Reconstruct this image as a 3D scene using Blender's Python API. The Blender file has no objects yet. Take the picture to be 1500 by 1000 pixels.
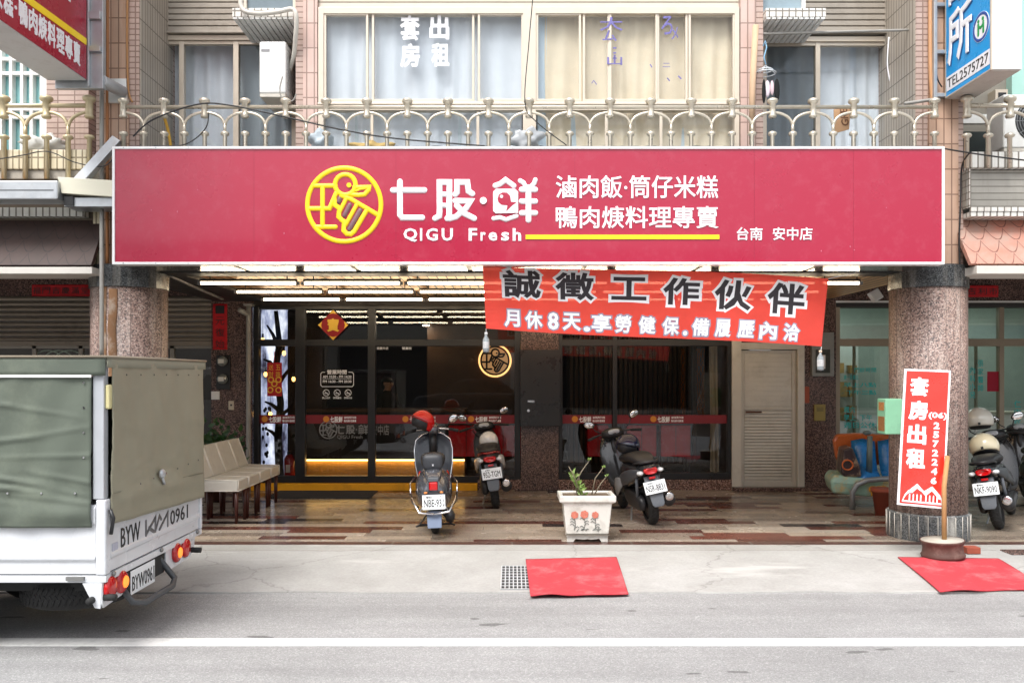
import bpy, bmesh, math, random
from mathutils import Vector, Matrix, Euler
random.seed(11)
S = bpy.context.scene
COL = S.collection
R = math.radians
# ------------------------------------------------------------------ camera, sky, sun, exposure
F, H, HY = 1232.0, 1.6, 550.0          # focal length in photo pixels, eye height (m), horizon row
cam = bpy.data.objects.new("camera", bpy.data.cameras.new("camera"))
COL.objects.link(cam); S.camera = cam
cam.location = (0, 0, H); cam.rotation_euler = (R(90), 0, 0)
cam.data.sensor_width = 36; cam.data.lens = 36 * F / 1500
cam.data.shift_y = (HY - 500) / 1500
cam.data.clip_start = .05; cam.data.clip_end = 500
W_ = bpy.data.worlds.new("World"); S.world = W_; W_.use_nodes = True
nt = W_.node_tree; nt.nodes.clear()
sky = nt.nodes.new("ShaderNodeTexSky"); sky.sky_type = 'NISHITA'; sky.sun_disc = False
SUN_EL, SUN_AZ = R(58), R(205)         # azimuth clockwise from +Y: behind the photographer, a little left
sky.sun_elevation = SUN_EL; sky.sun_rotation = SUN_AZ
sky.air_density = 1.0; sky.dust_density = 3.5; sky.ozone_density = 1.0
bg = nt.nodes.new("ShaderNodeBackground"); bg.inputs[1].default_value = .15
wo = nt.nodes.new("ShaderNodeOutputWorld")
hs = nt.nodes.new("ShaderNodeHueSaturation"); hs.inputs["Saturation"].default_value = .26
nt.links.new(sky.outputs[0], hs.inputs["Color"]); nt.links.new(hs.outputs[0], bg.inputs[0]); nt.links.new(bg.outputs[0], wo.inputs[0])
sl = bpy.data.lights.new("sun", 'SUN'); sl.energy = 1.5; sl.angle = R(25); sl.color = (1, .98, .95)
so = bpy.data.objects.new("sun", sl); COL.objects.link(so); so.location = (0, -5, 30)
sd = Vector((math.sin(SUN_AZ) * math.cos(SUN_EL), math.cos(SUN_AZ) * math.cos(SUN_EL), math.sin(SUN_EL)))
so.rotation_euler = sd.to_track_quat('Z', 'Y').to_euler()
S.view_settings.view_transform = 'Standard'; S.view_settings.look = 'None'
S.view_settings.exposure = 1.0; S.view_settings.gamma = 1; S.view_settings.use_curve_mapping = False
S.cycles.max_bounces = 7; S.cycles.transparent_max_bounces = 16; S.cycles.caustics_reflective = False
S.cycles.caustics_refractive = False; S.cycles.sample_clamp_indirect = 6

def FX(px, Y): return (px - 750) * Y / F
def FZ(py, Y): return H + (HY - py) * Y / F
def GY(py, z=0): return (H - z) * F / (py - HY)

# ------------------------------------------------------------------ mesh builder
WM = {}                                  # world matrix each object had while it was built
def wm(o): return WM.get(o.name, Matrix.Identity(4))
def tag(o, label=None, cat=None, group=None, kind=None):
    if label: o["label"] = label
    if cat: o["category"] = cat
    if group: o["group"] = group
    if kind: o["kind"] = kind
    return o
def thing(name, label, cat, loc=(0, 0, 0), group=None):
    o = bpy.data.objects.new(name, None); COL.objects.link(o); o.location = loc
    o.empty_display_size = .1
    WM[o.name] = Matrix.Translation(loc)
    return tag(o, label, cat, group)
def place(o, loc, rx=0, ry=0, rz=0):
    o.location = loc; o.rotation_euler = (R(rx), R(ry), R(rz)); return o
def kids(o): return [c for c in COL.objects if c.parent == o]
def copy_tree(o, parent=None):
    c = o.copy(); COL.objects.link(c)
    if parent: c.parent = parent
    for ch in kids(o): copy_tree(ch, c)
    return c

class MB:
    def __init__(s): s.v = []; s.f = []; s.sm = []; s.mi = []; s.cur = 0
    def add(s, vs, fs, smooth=False, M=None):
        o = len(s.v)
        s.v += [(M @ Vector(a)) if M else Vector(a) for a in vs]
        s.f += [tuple(i + o for i in q) for q in fs]
        s.sm += [smooth] * len(fs); s.mi += [s.cur] * len(fs)
        return s
    def box(s, x0, x1, y0, y1, z0, z1, M=None):
        v = [(x, y, z) for z in (z0, z1) for y in (y0, y1) for x in (x0, x1)]
        return s.add(v, [(0, 2, 3, 1), (4, 5, 7, 6), (0, 1, 5, 4), (2, 6, 7, 3), (0, 4, 6, 2), (1, 3, 7, 5)], False, M)
    def prism(s, poly, fn, t0, t1, smooth=False):
        """poly of (u, v); fn(u, v, w) -> point; extruded from w=t0 to t1"""
        n = len(poly)
        v = [fn(u, w, t0) for u, w in poly] + [fn(u, w, t1) for u, w in poly]
        fs = [tuple(range(n)), tuple(range(2 * n - 1, n - 1, -1))] + [(i, (i + 1) % n, n + (i + 1) % n, n + i) for i in range(n)]
        return s.add(v, fs, smooth)
    def loft(s, rings, cap=True, smooth=True, M=None, closed=True):
        n = len(rings[0]); v = [p for r in rings for p in r]; fs = []
        for k in range(len(rings) - 1):
            for i in range(n if closed else n - 1):
                j = (i + 1) % n
                fs.append((k * n + i, k * n + j, (k + 1) * n + j, (k + 1) * n + i))
        if cap: fs += [tuple(range(n)), tuple(range(len(v) - n, len(v)))]
        return s.add(v, fs, smooth, M)
    def tube(s, path, r, n=8, cap=True, M=None, flat=None):
        P = [Vector(p) for p in path]; rr = r if isinstance(r, (list, tuple)) else [r] * len(P)
        rings = []; prev = None
        for i, p in enumerate(P):
            if i == 0: d = P[1] - p
            elif i == len(P) - 1: d = p - P[i - 1]
            else: d = (P[i + 1] - p).normalized() + (p - P[i - 1]).normalized()
            if d.length < 1e-9: d = Vector((0, 0, 1))
            d.normalize()
            if prev is None:
                a = Vector((0, 0, 1)) if abs(d.z) < .9 else Vector((1, 0, 0))
                u = d.cross(a).normalized()
            else:
                u = prev - d * prev.dot(d); u.normalize()
            prev = u; w = d.cross(u)
            rings.append([p + (u * math.cos(t) + w * math.sin(t)) * rr[i] for t in [2 * math.pi * k / n for k in range(n)]])
        return s.loft(rings, cap, True, M)
    def lathe(s, prof, n=24, M=None, smooth=True, cap=True):
        rings = [[(r * math.cos(2 * math.pi * k / n), r * math.sin(2 * math.pi * k / n), z) for k in range(n)] for r, z in prof]
        return s.loft(rings, cap, smooth, M)
    def cyl(s, a, b, r, n=16, smooth=True): return s.tube([a, b], r, n)
    def ell(s, c, rad, n=20, m=12, M=None, t0=-90, t1=90):
        rings = []
        for k in range(m + 1):
            t = R(t0 + (t1 - t0) * k / m)
            q = max(1e-4, math.cos(t))
            rings.append([(c[0] + rad[0] * q * math.cos(2 * math.pi * i / n), c[1] + rad[1] * q * math.sin(2 * math.pi * i / n), c[2] + rad[2] * math.sin(t)) for i in range(n)])
        return s.loft(rings, True, True, M)
    def sheet(s, fn, nu, nv, smooth=True):
        v = [fn(i / nu, j / nv) for j in range(nv + 1) for i in range(nu + 1)]
        fs = [(j * (nu + 1) + i, j * (nu + 1) + i + 1, (j + 1) * (nu + 1) + i + 1, (j + 1) * (nu + 1) + i) for j in range(nv) for i in range(nu)]
        return s.add(v, fs, smooth)
    def stroke(s, pts, w, fn, t=.004, closed=False):
        """rounded flat pen stroke through 2D points; fn maps (u, v, depth)"""
        P = [Vector((a[0], a[1])) for a in pts]; n = len(P)
        prof = [(math.cos(a), math.sin(a)) for a in [math.pi * k / 6 for k in range(7)]]
        rings = []
        def ring(p, nrm, sc): rings.append([fn(p.x + nrm.x * c * w / 2 * sc, p.y + nrm.y * c * w / 2 * sc, t * q * max(sc, .3)) for c, q in prof])
        idx = list(range(n)) + ([0] if closed else [])
        for ii, i in enumerate(idx):
            if closed or 0 < ii < n - 1:
                a = (P[i] - P[i - 1]).normalized(); b = (P[(i + 1) % n] - P[i]).normalized()
            elif ii == 0: a = b = (P[1] - P[0]).normalized()
            else: a = b = (P[-1] - P[-2]).normalized()
            d = (a + b); d = d.normalized() if d.length > 1e-6 else b
            nrm = Vector((-d.y, d.x)); k = 1 / max(.55, nrm.dot(Vector((-b.y, b.x))))
            if not closed and ii == 0:
                for q in (1., .8, .4): ring(P[i] - d * w / 2 * q, nrm, math.sqrt(max(0, 1 - q * q)))
            ring(P[i], nrm * k, 1)
            if not closed and ii == n - 1:
                for q in (.4, .8, 1.): ring(P[i] + d * w / 2 * q, nrm, math.sqrt(max(0, 1 - q * q)))
        return s.loft(rings, False, True, None, closed=False)
    def disc(s, u, v, r, fn, t=.004, n=24):
        return s.prism([(u + r * math.cos(2 * math.pi * k / n), v + r * math.sin(2 * math.pi * k / n)) for k in range(n)], fn, 0, t)
    def text(s, body, box, fn, bold=0., depth=.003, slant=0, both=False):
        """fit the words into box=(u0,u1,v0,v1); fn maps (u, v, depth)"""
        vs, fs = glyphs(body, bold)
        xs = [a[0] for a in vs]; ys = [a[1] for a in vs]
        x0, x1, y0, y1 = min(xs), max(xs), min(ys), max(ys)
        zz = max(abs(a[2]) for a in vs) or 1
        u0, u1, w0, w1 = box
        def g(a):
            v = w0 + (w1 - w0) * (a[1] - y0) / (y1 - y0)
            u = u0 + (u1 - u0) * (a[0] - x0) / (x1 - x0) + slant * (v - w0)
            q = a[2] / zz
            return fn(u, v, depth * (q if both else (q * .5 + .5)))
        return s.add([g(a) for a in vs], fs, False)
    def build(s, name, mat, parent=None, label=None, cat=None, group=None, kind=None, bevel=0, seg=2, sub=0, solid=0):
        me = bpy.data.meshes.new(name)
        if parent is not None:
            Mw = wm(parent)
        else:
            xs = [p.x for p in s.v]; ys = [p.y for p in s.v]; zs = [p.z for p in s.v]
            Mw = Matrix.Translation(((min(xs) + max(xs)) / 2, (min(ys) + max(ys)) / 2, min(zs)))
        inv = Mw.inverted()
        me.from_pydata([inv @ p for p in s.v], [], s.f)
        me.polygons.foreach_set("use_smooth", s.sm)
        for m in (mat if isinstance(mat, (list, tuple)) else [mat]): me.materials.append(m)
        me.polygons.foreach_set("material_index", s.mi)
        b = bmesh.new(); b.from_mesh(me)
        bmesh.ops.recalc_face_normals(b, faces=b.faces)
        uv = b.loops.layers.uv.new("UVMap")
        for f in b.faces:
            n = f.normal; ax, ay, az = abs(n.x), abs(n.y), abs(n.z)
            for l in f.loops:
                p = Mw @ l.vert.co
                l[uv].uv = (p.y, p.z) if ax > ay and ax > az else ((p.x, p.z) if ay >= az else (p.x, p.y))
        b.to_mesh(me); b.free()
        o = bpy.data.objects.new(name, me); COL.objects.link(o)
        if parent is not None: o.parent = parent
        else: o.matrix_world = Mw
        WM[o.name] = Mw
        if bevel:
            bm_ = o.modifiers.new("bevel", 'BEVEL'); bm_.width = bevel; bm_.segments = seg; bm_.limit_method = 'ANGLE'; bm_.angle_limit = R(38)
        if solid:
            sm_ = o.modifiers.new("solid", 'SOLIDIFY'); sm_.thickness = solid; sm_.offset = 0
        if sub:
            ss = o.modifiers.new("sub", 'SUBSURF'); ss.levels = sub; ss.render_levels = sub
        return tag(o, label, cat, group, kind)

_GC = {}
def glyphs(body, bold):
    k = (body, bold)
    if k in _GC: return _GC[k]
    cu = bpy.data.curves.new("t", 'FONT'); cu.body = body; cu.size = 1; cu.resolution_u = 2
    cu.bevel_depth = max(bold, .002); cu.bevel_resolution = 1 if bold else 0
    ob = bpy.data.objects.new("t", cu); COL.objects.link(ob)
    dg = bpy.context.evaluated_depsgraph_get(); dg.update()
    me = ob.evaluated_get(dg).to_mesh()
    r = ([tuple(v.co) for v in me.vertices], [tuple(p.vertices) for p in me.polygons])
    ob.evaluated_get(dg).to_mesh_clear()
    bpy.data.objects.remove(ob); bpy.data.curves.remove(cu)
    _GC[k] = r
    return r

def front(Y): return lambda u, v, w=0: Vector((u, Y - w, v))
def facing_px(X): return lambda u, v, w=0: Vector((X + w, u, v))       # reads along +Y, faces +X
def facing_nx(X): return lambda u, v, w=0: Vector((X - w, -u, v))      # u = -Y, faces -X
def pbox(x0, y0, x1, y1, Y): return (FX(x0, Y), FX(x1, Y), FZ(y1, Y), FZ(y0, Y))
def arc(cx, cy, r, a0, a1, n=16): return [(cx + r * math.cos(R(a0 + (a1 - a0) * k / n)), cy + r * math.sin(R(a0 + (a1 - a0) * k / n))) for k in range(n + 1)]
def sring(y, zc, hw, hh, p=2.6, n=20, xc=0):
    """superellipse ring in the xz plane at y"""
    out = []
    for k in range(n):
        t = 2 * math.pi * k / n; c, q = math.cos(t), math.sin(t)
        out.append((xc + hw * math.copysign(abs(c) ** (2 / p), c), y, zc + hh * math.copysign(abs(q) ** (2 / p), q)))
    return out

# ------------------------------------------------------------------ materials
def hexc(h):
    h = h.lstrip('#'); c = [int(h[i:i + 2], 16) / 255 for i in (0, 2, 4)]
    return tuple((x / 12.92 if x <= .04045 else ((x + .055) / 1.055) ** 2.4) for x in c) + (1,)
def C(c): return hexc(c) if isinstance(c, str) else (tuple(c) + (1,) if len(c) == 3 else tuple(c))
class NT:
    def __init__(s, name):
        s.m = bpy.data.materials.new(name); s.m.use_nodes = True; s.t = s.m.node_tree; s.t.nodes.clear()
        s.out = s.n("OutputMaterial"); s.b = s.n("BsdfPrincipled"); s.l(s.b, 0, s.out, 0)
    def n(s, typ, **kw):
        k = s.t.nodes.new("ShaderNode" + typ)
        for a, v in kw.items(): setattr(k, a, v)
        return k
    def l(s, a, i, b, j): s.t.links.new(a.outputs[i], b.inputs[j])
    def coord(s, kind="Object", scale=None, rot=None):
        c = s.n("TexCoord"); mp = s.n("Mapping"); s.l(c, kind, mp, 0)
        if scale: mp.inputs["Scale"].default_value = scale
        if rot: mp.inputs["Rotation"].default_value = rot
        return mp
    def noise(s, scale, detail=4, rough=.6, co=None, kind="Object", sc3=None):
        k = s.n("TexNoise"); k.inputs["Scale"].default_value = scale; k.inputs["Detail"].default_value = detail; k.inputs["Roughness"].default_value = rough
        s.l(co or s.coord(kind, sc3), 0, k, 0); return k
    def ramp(s, src, i, stops, interp='LINEAR'):
        k = s.n("ValToRGB"); k.color_ramp.interpolation = interp
        e = k.color_ramp.elements
        while len(e) < len(stops): e.new(.5)
        for q, (p, c) in zip(e, stops):
            q.position = p; q.color = C(c) if not isinstance(c, (int, float)) else (c, c, c, 1)
        s.l(src, i, k, 0); return k
    def mix(s, typ, fac, a, b):
        k = s.n("Mix", data_type='RGBA', blend_type=typ)
        for idx, v in ((0, fac), (6, a), (7, b)):
            if isinstance(v, tuple) and len(v) == 2 and hasattr(v[0], 'outputs'): s.l(v[0], v[1], k, idx)
            elif isinstance(v, (int, float)): k.inputs[idx].default_value = v
            else: k.inputs[idx].default_value = C(v)
        return k
    def math(s, op, a, b=0., c=0.):
        k = s.n("Math", operation=op)
        for j, v in enumerate((a, b, c)):
            if isinstance(v, tuple): s.l(v[0], v[1], k, j)
            else: k.inputs[j].default_value = v
        return k
    def set(s, **kw):
        for a, v in kw.items():
            a = a.replace('_', ' ')
            i = s.b.inputs[a]
            if isinstance(v, tuple) and hasattr(v[0], 'outputs'): s.l(v[0], v[1], s.b, a)
            else: i.default_value = v
        return s
    def bump(s, src, i, strength=.3, dist=.01):
        k = s.n("Bump"); k.inputs["Strength"].default_value = strength; k.inputs["Distance"].default_value = dist
        s.l(src, i, k, "Height"); s.l(k, 0, s.b, "Normal"); return k
def M(name, col, rough=.5, metal=0., var=.12, scale=5., bump=0., bscale=60., coat=0., dirt=None, emit=0., spec=.5):
    """plain material: colour with soft variation, optional grime of another colour, fine bump"""
    k = NT(name); col = C(col)
    k.set(Roughness=rough, Metallic=metal); k.b.inputs["Specular IOR Level"].default_value = spec
    if coat: k.b.inputs["Coat Weight"].default_value = coat; k.b.inputs["Coat Roughness"].default_value = .06
    last = None
    if var:
        nz = k.noise(scale, 5, .65)
        rp = k.ramp(nz, 0, [(.25, 1 - var), (.75, 1 + var * .3)])
        last = k.mix('MULTIPLY', 1., col, (rp, 0))
        rr = k.ramp(nz, 0, [(.3, max(0, rough - .08)), (.7, min(1, rough + .1))]); k.l(rr, 0, k.b, "Roughness")
    if dirt:
        dc, amt, dsc = dirt
        nd = k.noise(dsc, 8, .72)
        rp = k.ramp(nd, 0, [(.5, 0.), (.72, amt)])
        last = k.mix('MIX', (rp, 0), (last, 2) if last else col, dc)
    if last: k.l(last, 2, k.b, "Base Color")
    else: k.set(Base_Color=col)
    if bump: k.bump(k.noise(bscale, 3), 0, bump, .004)
    if emit: k.set(Emission_Color=col); k.b.inputs["Emission Strength"].default_value = emit
    return k.m
def emis(name, col, st):
    k = NT(name); k.set(Base_Color=C(col), Emission_Color=C(col)); k.b.inputs["Emission Strength"].default_value = st; return k.m
def granite(name, cols, scale=110., rough=.22, joints=None, stain=None):
    k = NT(name); co = k.coord("UV") if joints else k.coord("Object")
    oc = k.coord("Object")
    v = k.n("TexVoronoi"); v.inputs["Scale"].default_value = scale; k.l(oc, 0, v, 0)
    sp = k.n("SeparateColor"); k.l(v, "Color", sp, 0)
    n = len(cols); st = [(i / n, c) for i, c in enumerate(cols)]
    rp = k.ramp(sp, 0, st, 'CONSTANT')
    nz = k.noise(3.5, 6, .7, oc); r2 = k.ramp(nz, 0, [(.3, .78), (.7, 1.08)])
    last = k.mix('MULTIPLY', 1., (rp, 0), (r2, 0))
    if stain:
        ns = k.noise(2.2, 6, .7, k.coord("Object", (3.2, 3.2, .35)))
        rs = k.ramp(ns, 0, [(.5, 0.), (.68, stain[1])])
        last = k.mix('MIX', (rs, 0), (last, 2), stain[0])
    if joints:
        b = k.n("TexBrick"); b.offset = 0
        for nm, q in (("Scale", 1), ("Mortar Size", joints[2]), ("Brick Width", joints[0]), ("Row Height", joints[1])): b.inputs[nm].default_value = q
        k.l(co, 0, b, 0)
        last = k.mix('MIX', (b, 1), (last, 2), joints[3])
        k.bump(k.math('SUBTRACT', 1., (b, 1)), 0, .4, .003)
    k.l(last, 2, k.b, "Base Color"); k.set(Roughness=rough); return k.m
def tiles(name, c1, c2, mortar, w, h, mw=.006, offset=.0, rough=.35, dirt=None, bump=.5, vary=.12, streak=None):
    """glazed wall tiles laid in metres on the UV map"""
    k = NT(name); co = k.coord("UV")
    b = k.n("TexBrick"); b.offset = offset; b.squash = 1
    for nm, q in (("Scale", 1), ("Mortar Size", mw), ("Mortar Smooth", .15), ("Bias", 0), ("Brick Width", w), ("Row Height", h)): b.inputs[nm].default_value = q
    b.inputs["Color1"].default_value = C(c1); b.inputs["Color2"].default_value = C(c2); b.inputs["Mortar"].default_value = C(mortar)
    k.l(co, 0, b, 0)
    nz = k.noise(2.5, 7, .7); r2 = k.ramp(nz, 0, [(.3, 1 - vary), (.7, 1 + vary * .4)])
    last = k.mix('MULTIPLY', 1., (b, 0), (r2, 0))
    if streak:
        ns = k.noise(1.6, 7, .75, k.coord("Object", (7, 7, .45)))
        rs = k.ramp(ns, 0, [(.5, 0.), (.75, streak[1])])
        last = k.mix('MIX', (rs, 0), (last, 2), streak[0])
    if dirt:
        nd = k.noise(dirt[2], 8, .75); rd = k.ramp(nd, 0, [(.48, 0.), (.72, dirt[1])])
        last = k.mix('MIX', (rd, 0), (last, 2), dirt[0])
    k.l(last, 2, k.b, "Base Color"); k.set(Roughness=rough)
    k.bump(k.math('SUBTRACT', 1., (b, 1)), 0, bump, .004)
    return k.m
def glass(name, tint, refl=1., ior=1.5, rough=0., wob=0.):
    m = bpy.data.materials.new(name); m.use_nodes = True; t = m.node_tree; t.nodes.clear()
    o = t.nodes.new("ShaderNodeOutputMaterial"); mx = t.nodes.new("ShaderNodeMixShader")
    tr = t.nodes.new("ShaderNodeBsdfTransparent"); tr.inputs[0].default_value = C(tint)
    gl = t.nodes.new("ShaderNodeBsdfGlossy"); gl.inputs["Roughness"].default_value = rough; gl.inputs[0].default_value = (.95, .97, 1, 1)
    fr = t.nodes.new("ShaderNodeFresnel"); fr.inputs[0].default_value = ior
    mu = t.nodes.new("ShaderNodeMath"); mu.operation = 'MULTIPLY'; mu.inputs[1].default_value = refl; mu.use_clamp = True
    ge = t.nodes.new("ShaderNodeNewGeometry"); ff = t.nodes.new("ShaderNodeMath"); ff.operation = 'SUBTRACT'; ff.inputs[0].default_value = 1; t.links.new(ge.outputs["Backfacing"], ff.inputs[1])
    m2 = t.nodes.new("ShaderNodeMath"); m2.operation = 'MULTIPLY'; t.links.new(ff.outputs[0], m2.inputs[1])   # reflect on the outer face of each pane only
    if wob:
        nz = t.nodes.new("ShaderNodeTexNoise"); nz.inputs["Scale"].default_value = 1.7; nz.inputs["Detail"].default_value = 1
        tc = t.nodes.new("ShaderNodeTexCoord"); t.links.new(tc.outputs["Object"], nz.inputs[0])
        bp = t.nodes.new("ShaderNodeBump"); bp.inputs["Strength"].default_value = wob; bp.inputs["Distance"].default_value = .02
        t.links.new(nz.outputs[0], bp.inputs["Height"]); t.links.new(bp.outputs[0], gl.inputs["Normal"])
    t.links.new(fr.outputs[0], mu.inputs[0]); t.links.new(mu.outputs[0], m2.inputs[0]); t.links.new(m2.outputs[0], mx.inputs[0])
    t.links.new(tr.outputs[0], mx.inputs[1]); t.links.new(gl.outputs[0], mx.inputs[2]); t.links.new(mx.outputs[0], o.inputs[0])
    return m
# ------------------------------------------------------------------ palette
WHITE = M("white_paint", "#e9e9e6", .35, var=.06, dirt=("#9a958a", .25, 3))
BLACK = M("black_metal", (.012, .012, .014), .35, var=.15)
DARK = M("dark_plastic", (.018, .018, .02), .42, var=.2)
RUBBER = M("rubber", (.022, .022, .022), .8, var=.25, scale=12)
CHROME = M("chrome", (.75, .75, .77), .16, 1., var=.05)
STEEL = M("galvanised_steel", (.5, .52, .54), .42, .7, var=.15, scale=8, dirt=("#8a7c6c", .3, 5))
ALU = M("anodised_aluminium", "#cbbfae", .38, .25, var=.06, dirt=("#8f8270", .25, 4))
ALUW = M("pale_window_frame", "#d5c9b8", .38, .1, var=.05, dirt=("#b8a88f", .35, 5))
GRAN = granite("red_granite", ["#4d3a35", "#7d5c52", "#9c7a6c", "#5f4841", "#b39488", "#392c29", "#86665b"], 95, .2)
GRANC = granite("column_granite", ["#6e5852", "#94796f", "#a99084", "#7c655e", "#b5a197", "#504340", "#9d857b"], 95, .48, stain=("#c9bfb5", .45))
GRAND = granite("dark_granite", ["#40342f", "#66504a", "#7c6259", "#503f3a", "#8b7067", "#32282a"], 95, .25)
GRANK = granite("black_granite_band", ["#2f3132", "#4b4d4e", "#3d3f40", "#5d5f60", "#262829"], 130, .25, stain=("#a9a39a", .4))
RED_SIGN = M("red_acrylic_sheet", "#a71539", .3, var=.03, scale=1.2, coat=.35, dirt=("#d99aa8", .06, 9))
SIGNFRAME = M("white_sign_frame", "#efefef", .3, var=.04)
LETTER = M("white_acrylic_letter", "#f2f2f5", .3, var=.02)
YELLOW = M("yellow_acrylic", "#ffdb1f", .35, var=.03)
INK = M("black_ink", (.012, .012, .013), .5, var=.1)
TEAL = M("teal_vinyl", "#2fb3b0", .45, var=.1)
GLASS_SHOP = glass("tinted_shop_glass", (.8, .8, .79), 1.3, wob=.03)
GLASS_UP = glass("window_glass", (.95, .96, .97), .9, wob=.06)
GLASS_SCREEN = glass("insect_screen_glass", (.74, .76, .77), .6)
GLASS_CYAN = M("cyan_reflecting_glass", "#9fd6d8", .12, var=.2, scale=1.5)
GLASS_CLINIC = glass("greenish_clinic_glass", (.86, .92, .89), 3., wob=.02)
CURT_W = M("white_curtain", "#d6dce0", .9, var=.14, scale=2)
CURT_Y = M("cream_curtain", "#e6d7ba", .9, var=.12, scale=3, dirt=("#c8ad80", .3, 1.6))
PINKTILE = tiles("pink_long_tile", "#d4b8ad", "#c9aca1", "#957d72", .072, .235, .006, 0, .35, streak=("#8c6c58", .3))
ORTILE = tiles("rust_stained_tile", "#cba992", "#c2a18b", "#876a58", .072, .235, .006, 0, .4, streak=("#9c6a44", .6))
BRICKT = tiles("narrow_brick_tile", "#c6aea2", "#b9a095", "#8d7468", .16, .052, .006, 0, .4, streak=("#7c6050", .35))
GRIDTILE = tiles("grey_grid_tile", "#b9afa2", "#afa597", "#736a60", .055, .235, .006, 0, .4, streak=("#8a8072", .5))
CREAMTILE = tiles("cream_long_tile", "#e3d6b9", "#dccfb0", "#8b7c62", .058, .4, .007, 0, .4, streak=("#a48e64", .5))
WHITETILE = tiles("white_long_tile", "#e9e7e1", "#dedcd5", "#7c766d", .062, .5, .008, 0, .35, streak=("#a09888", .45))
WHITEROW = tiles("white_square_tile", "#e6e3dc", "#dad6ce", "#7d766c", .062, .062, .006, 0, .35, streak=("#9a9080", .4))
PALEPANEL = M("pale_cladding", "#d2c9bb", .5, var=.08, dirt=("#b9ad98", .3, 3))
CONC = M("painted_concrete", "#b9b1a4", .85, var=.15, bump=.2, dirt=("#6f675c", .55, 3))
SLATG = M("grey_beige_shutter", "#a59c90", .5, .2, var=.1, dirt=("#736a5e", .4, 4))
SHUT = M("old_roller_shutter", "#8d8478", .5, .3, var=.12, dirt=("#4d463e", .5, 3))
DOORM = M("champagne_metal_door", "#cfc9bd", .36, .25, var=.08, dirt=("#8a7e6a", .3, 4))
GOLDR = M("champagne_railing_metal", "#cfc6b5", .3, .55, var=.08, dirt=("#968768", .35, 6))
YSTEP = M("yellow_step_paint", "#f0a90f", .5, var=.12, dirt=("#9c6a10", .4, 4))
REDMAT = M("red_carpet_mat", "#bb3a43", .92, var=.22, scale=6, bump=.6, bscale=140, dirt=("#dd8f90", .45, 4))
REDPAPER = M("red_paper", "#c81420", .7, var=.12)
GOLDP = M("gold_print", "#e6b63a", .4, .3, var=.1)
WOOD = M("brown_wood", "#5a3323", .5, var=.3, scale=7)
STICK = M("pale_wood_stick", "#b58a5a", .7, var=.25, scale=12)
GREYPVC = M("grey_pvc_pipe", "#9b9892", .45, var=.1, dirt=("#6d6254", .4, 5))
CABLE = M("black_cable", (.015, .015, .016), .5, var=.1)
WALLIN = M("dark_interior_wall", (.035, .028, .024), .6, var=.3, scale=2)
WOODIN = M("interior_wood_panel", (.12, .065, .032), .45, var=.35, scale=4)

def asphalt():
    k = NT("worn_asphalt"); oc = k.coord("Object")
    v = k.n("TexVoronoi"); v.inputs["Scale"].default_value = 150; k.l(oc, 0, v, 0)
    sp = k.n("SeparateColor"); k.l(v, "Color", sp, 0)
    r = k.ramp(sp, 0, [(0, (.255, .253, .252)), (.3, (.295, .293, .29)), (.62, (.33, .327, .324)), (.9, (.40, .397, .393))], 'CONSTANT')
    n1 = k.noise(.9, 7, .7, oc); r1 = k.ramp(n1, 0, [(.3, .84), (.7, 1.08)])
    m1 = k.mix('MULTIPLY', 1., (r, 0), (r1, 0))
    n3 = k.noise(1.3, 5, .6, k.coord("Object", (.25, 3.2, 1))); r3 = k.ramp(n3, 0, [(.35, .88), (.65, 1.05)])
    m2 = k.mix('MULTIPLY', 1., (m1, 2), (r3, 0))
    n2 = k.noise(5.5, 2, .4, k.coord("Object", (.55, 1.6, 1))); r2 = k.ramp(n2, 0, [(.72, 0.), (.74, .6)])
    m3 = k.mix('MIX', (r2, 0), (m2, 2), (.06, .058, .056))
    k.l(m3, 2, k.b, "Base Color"); k.set(Roughness=.85)
    k.bump(v, 0, .35, .006); return k.m
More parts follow.
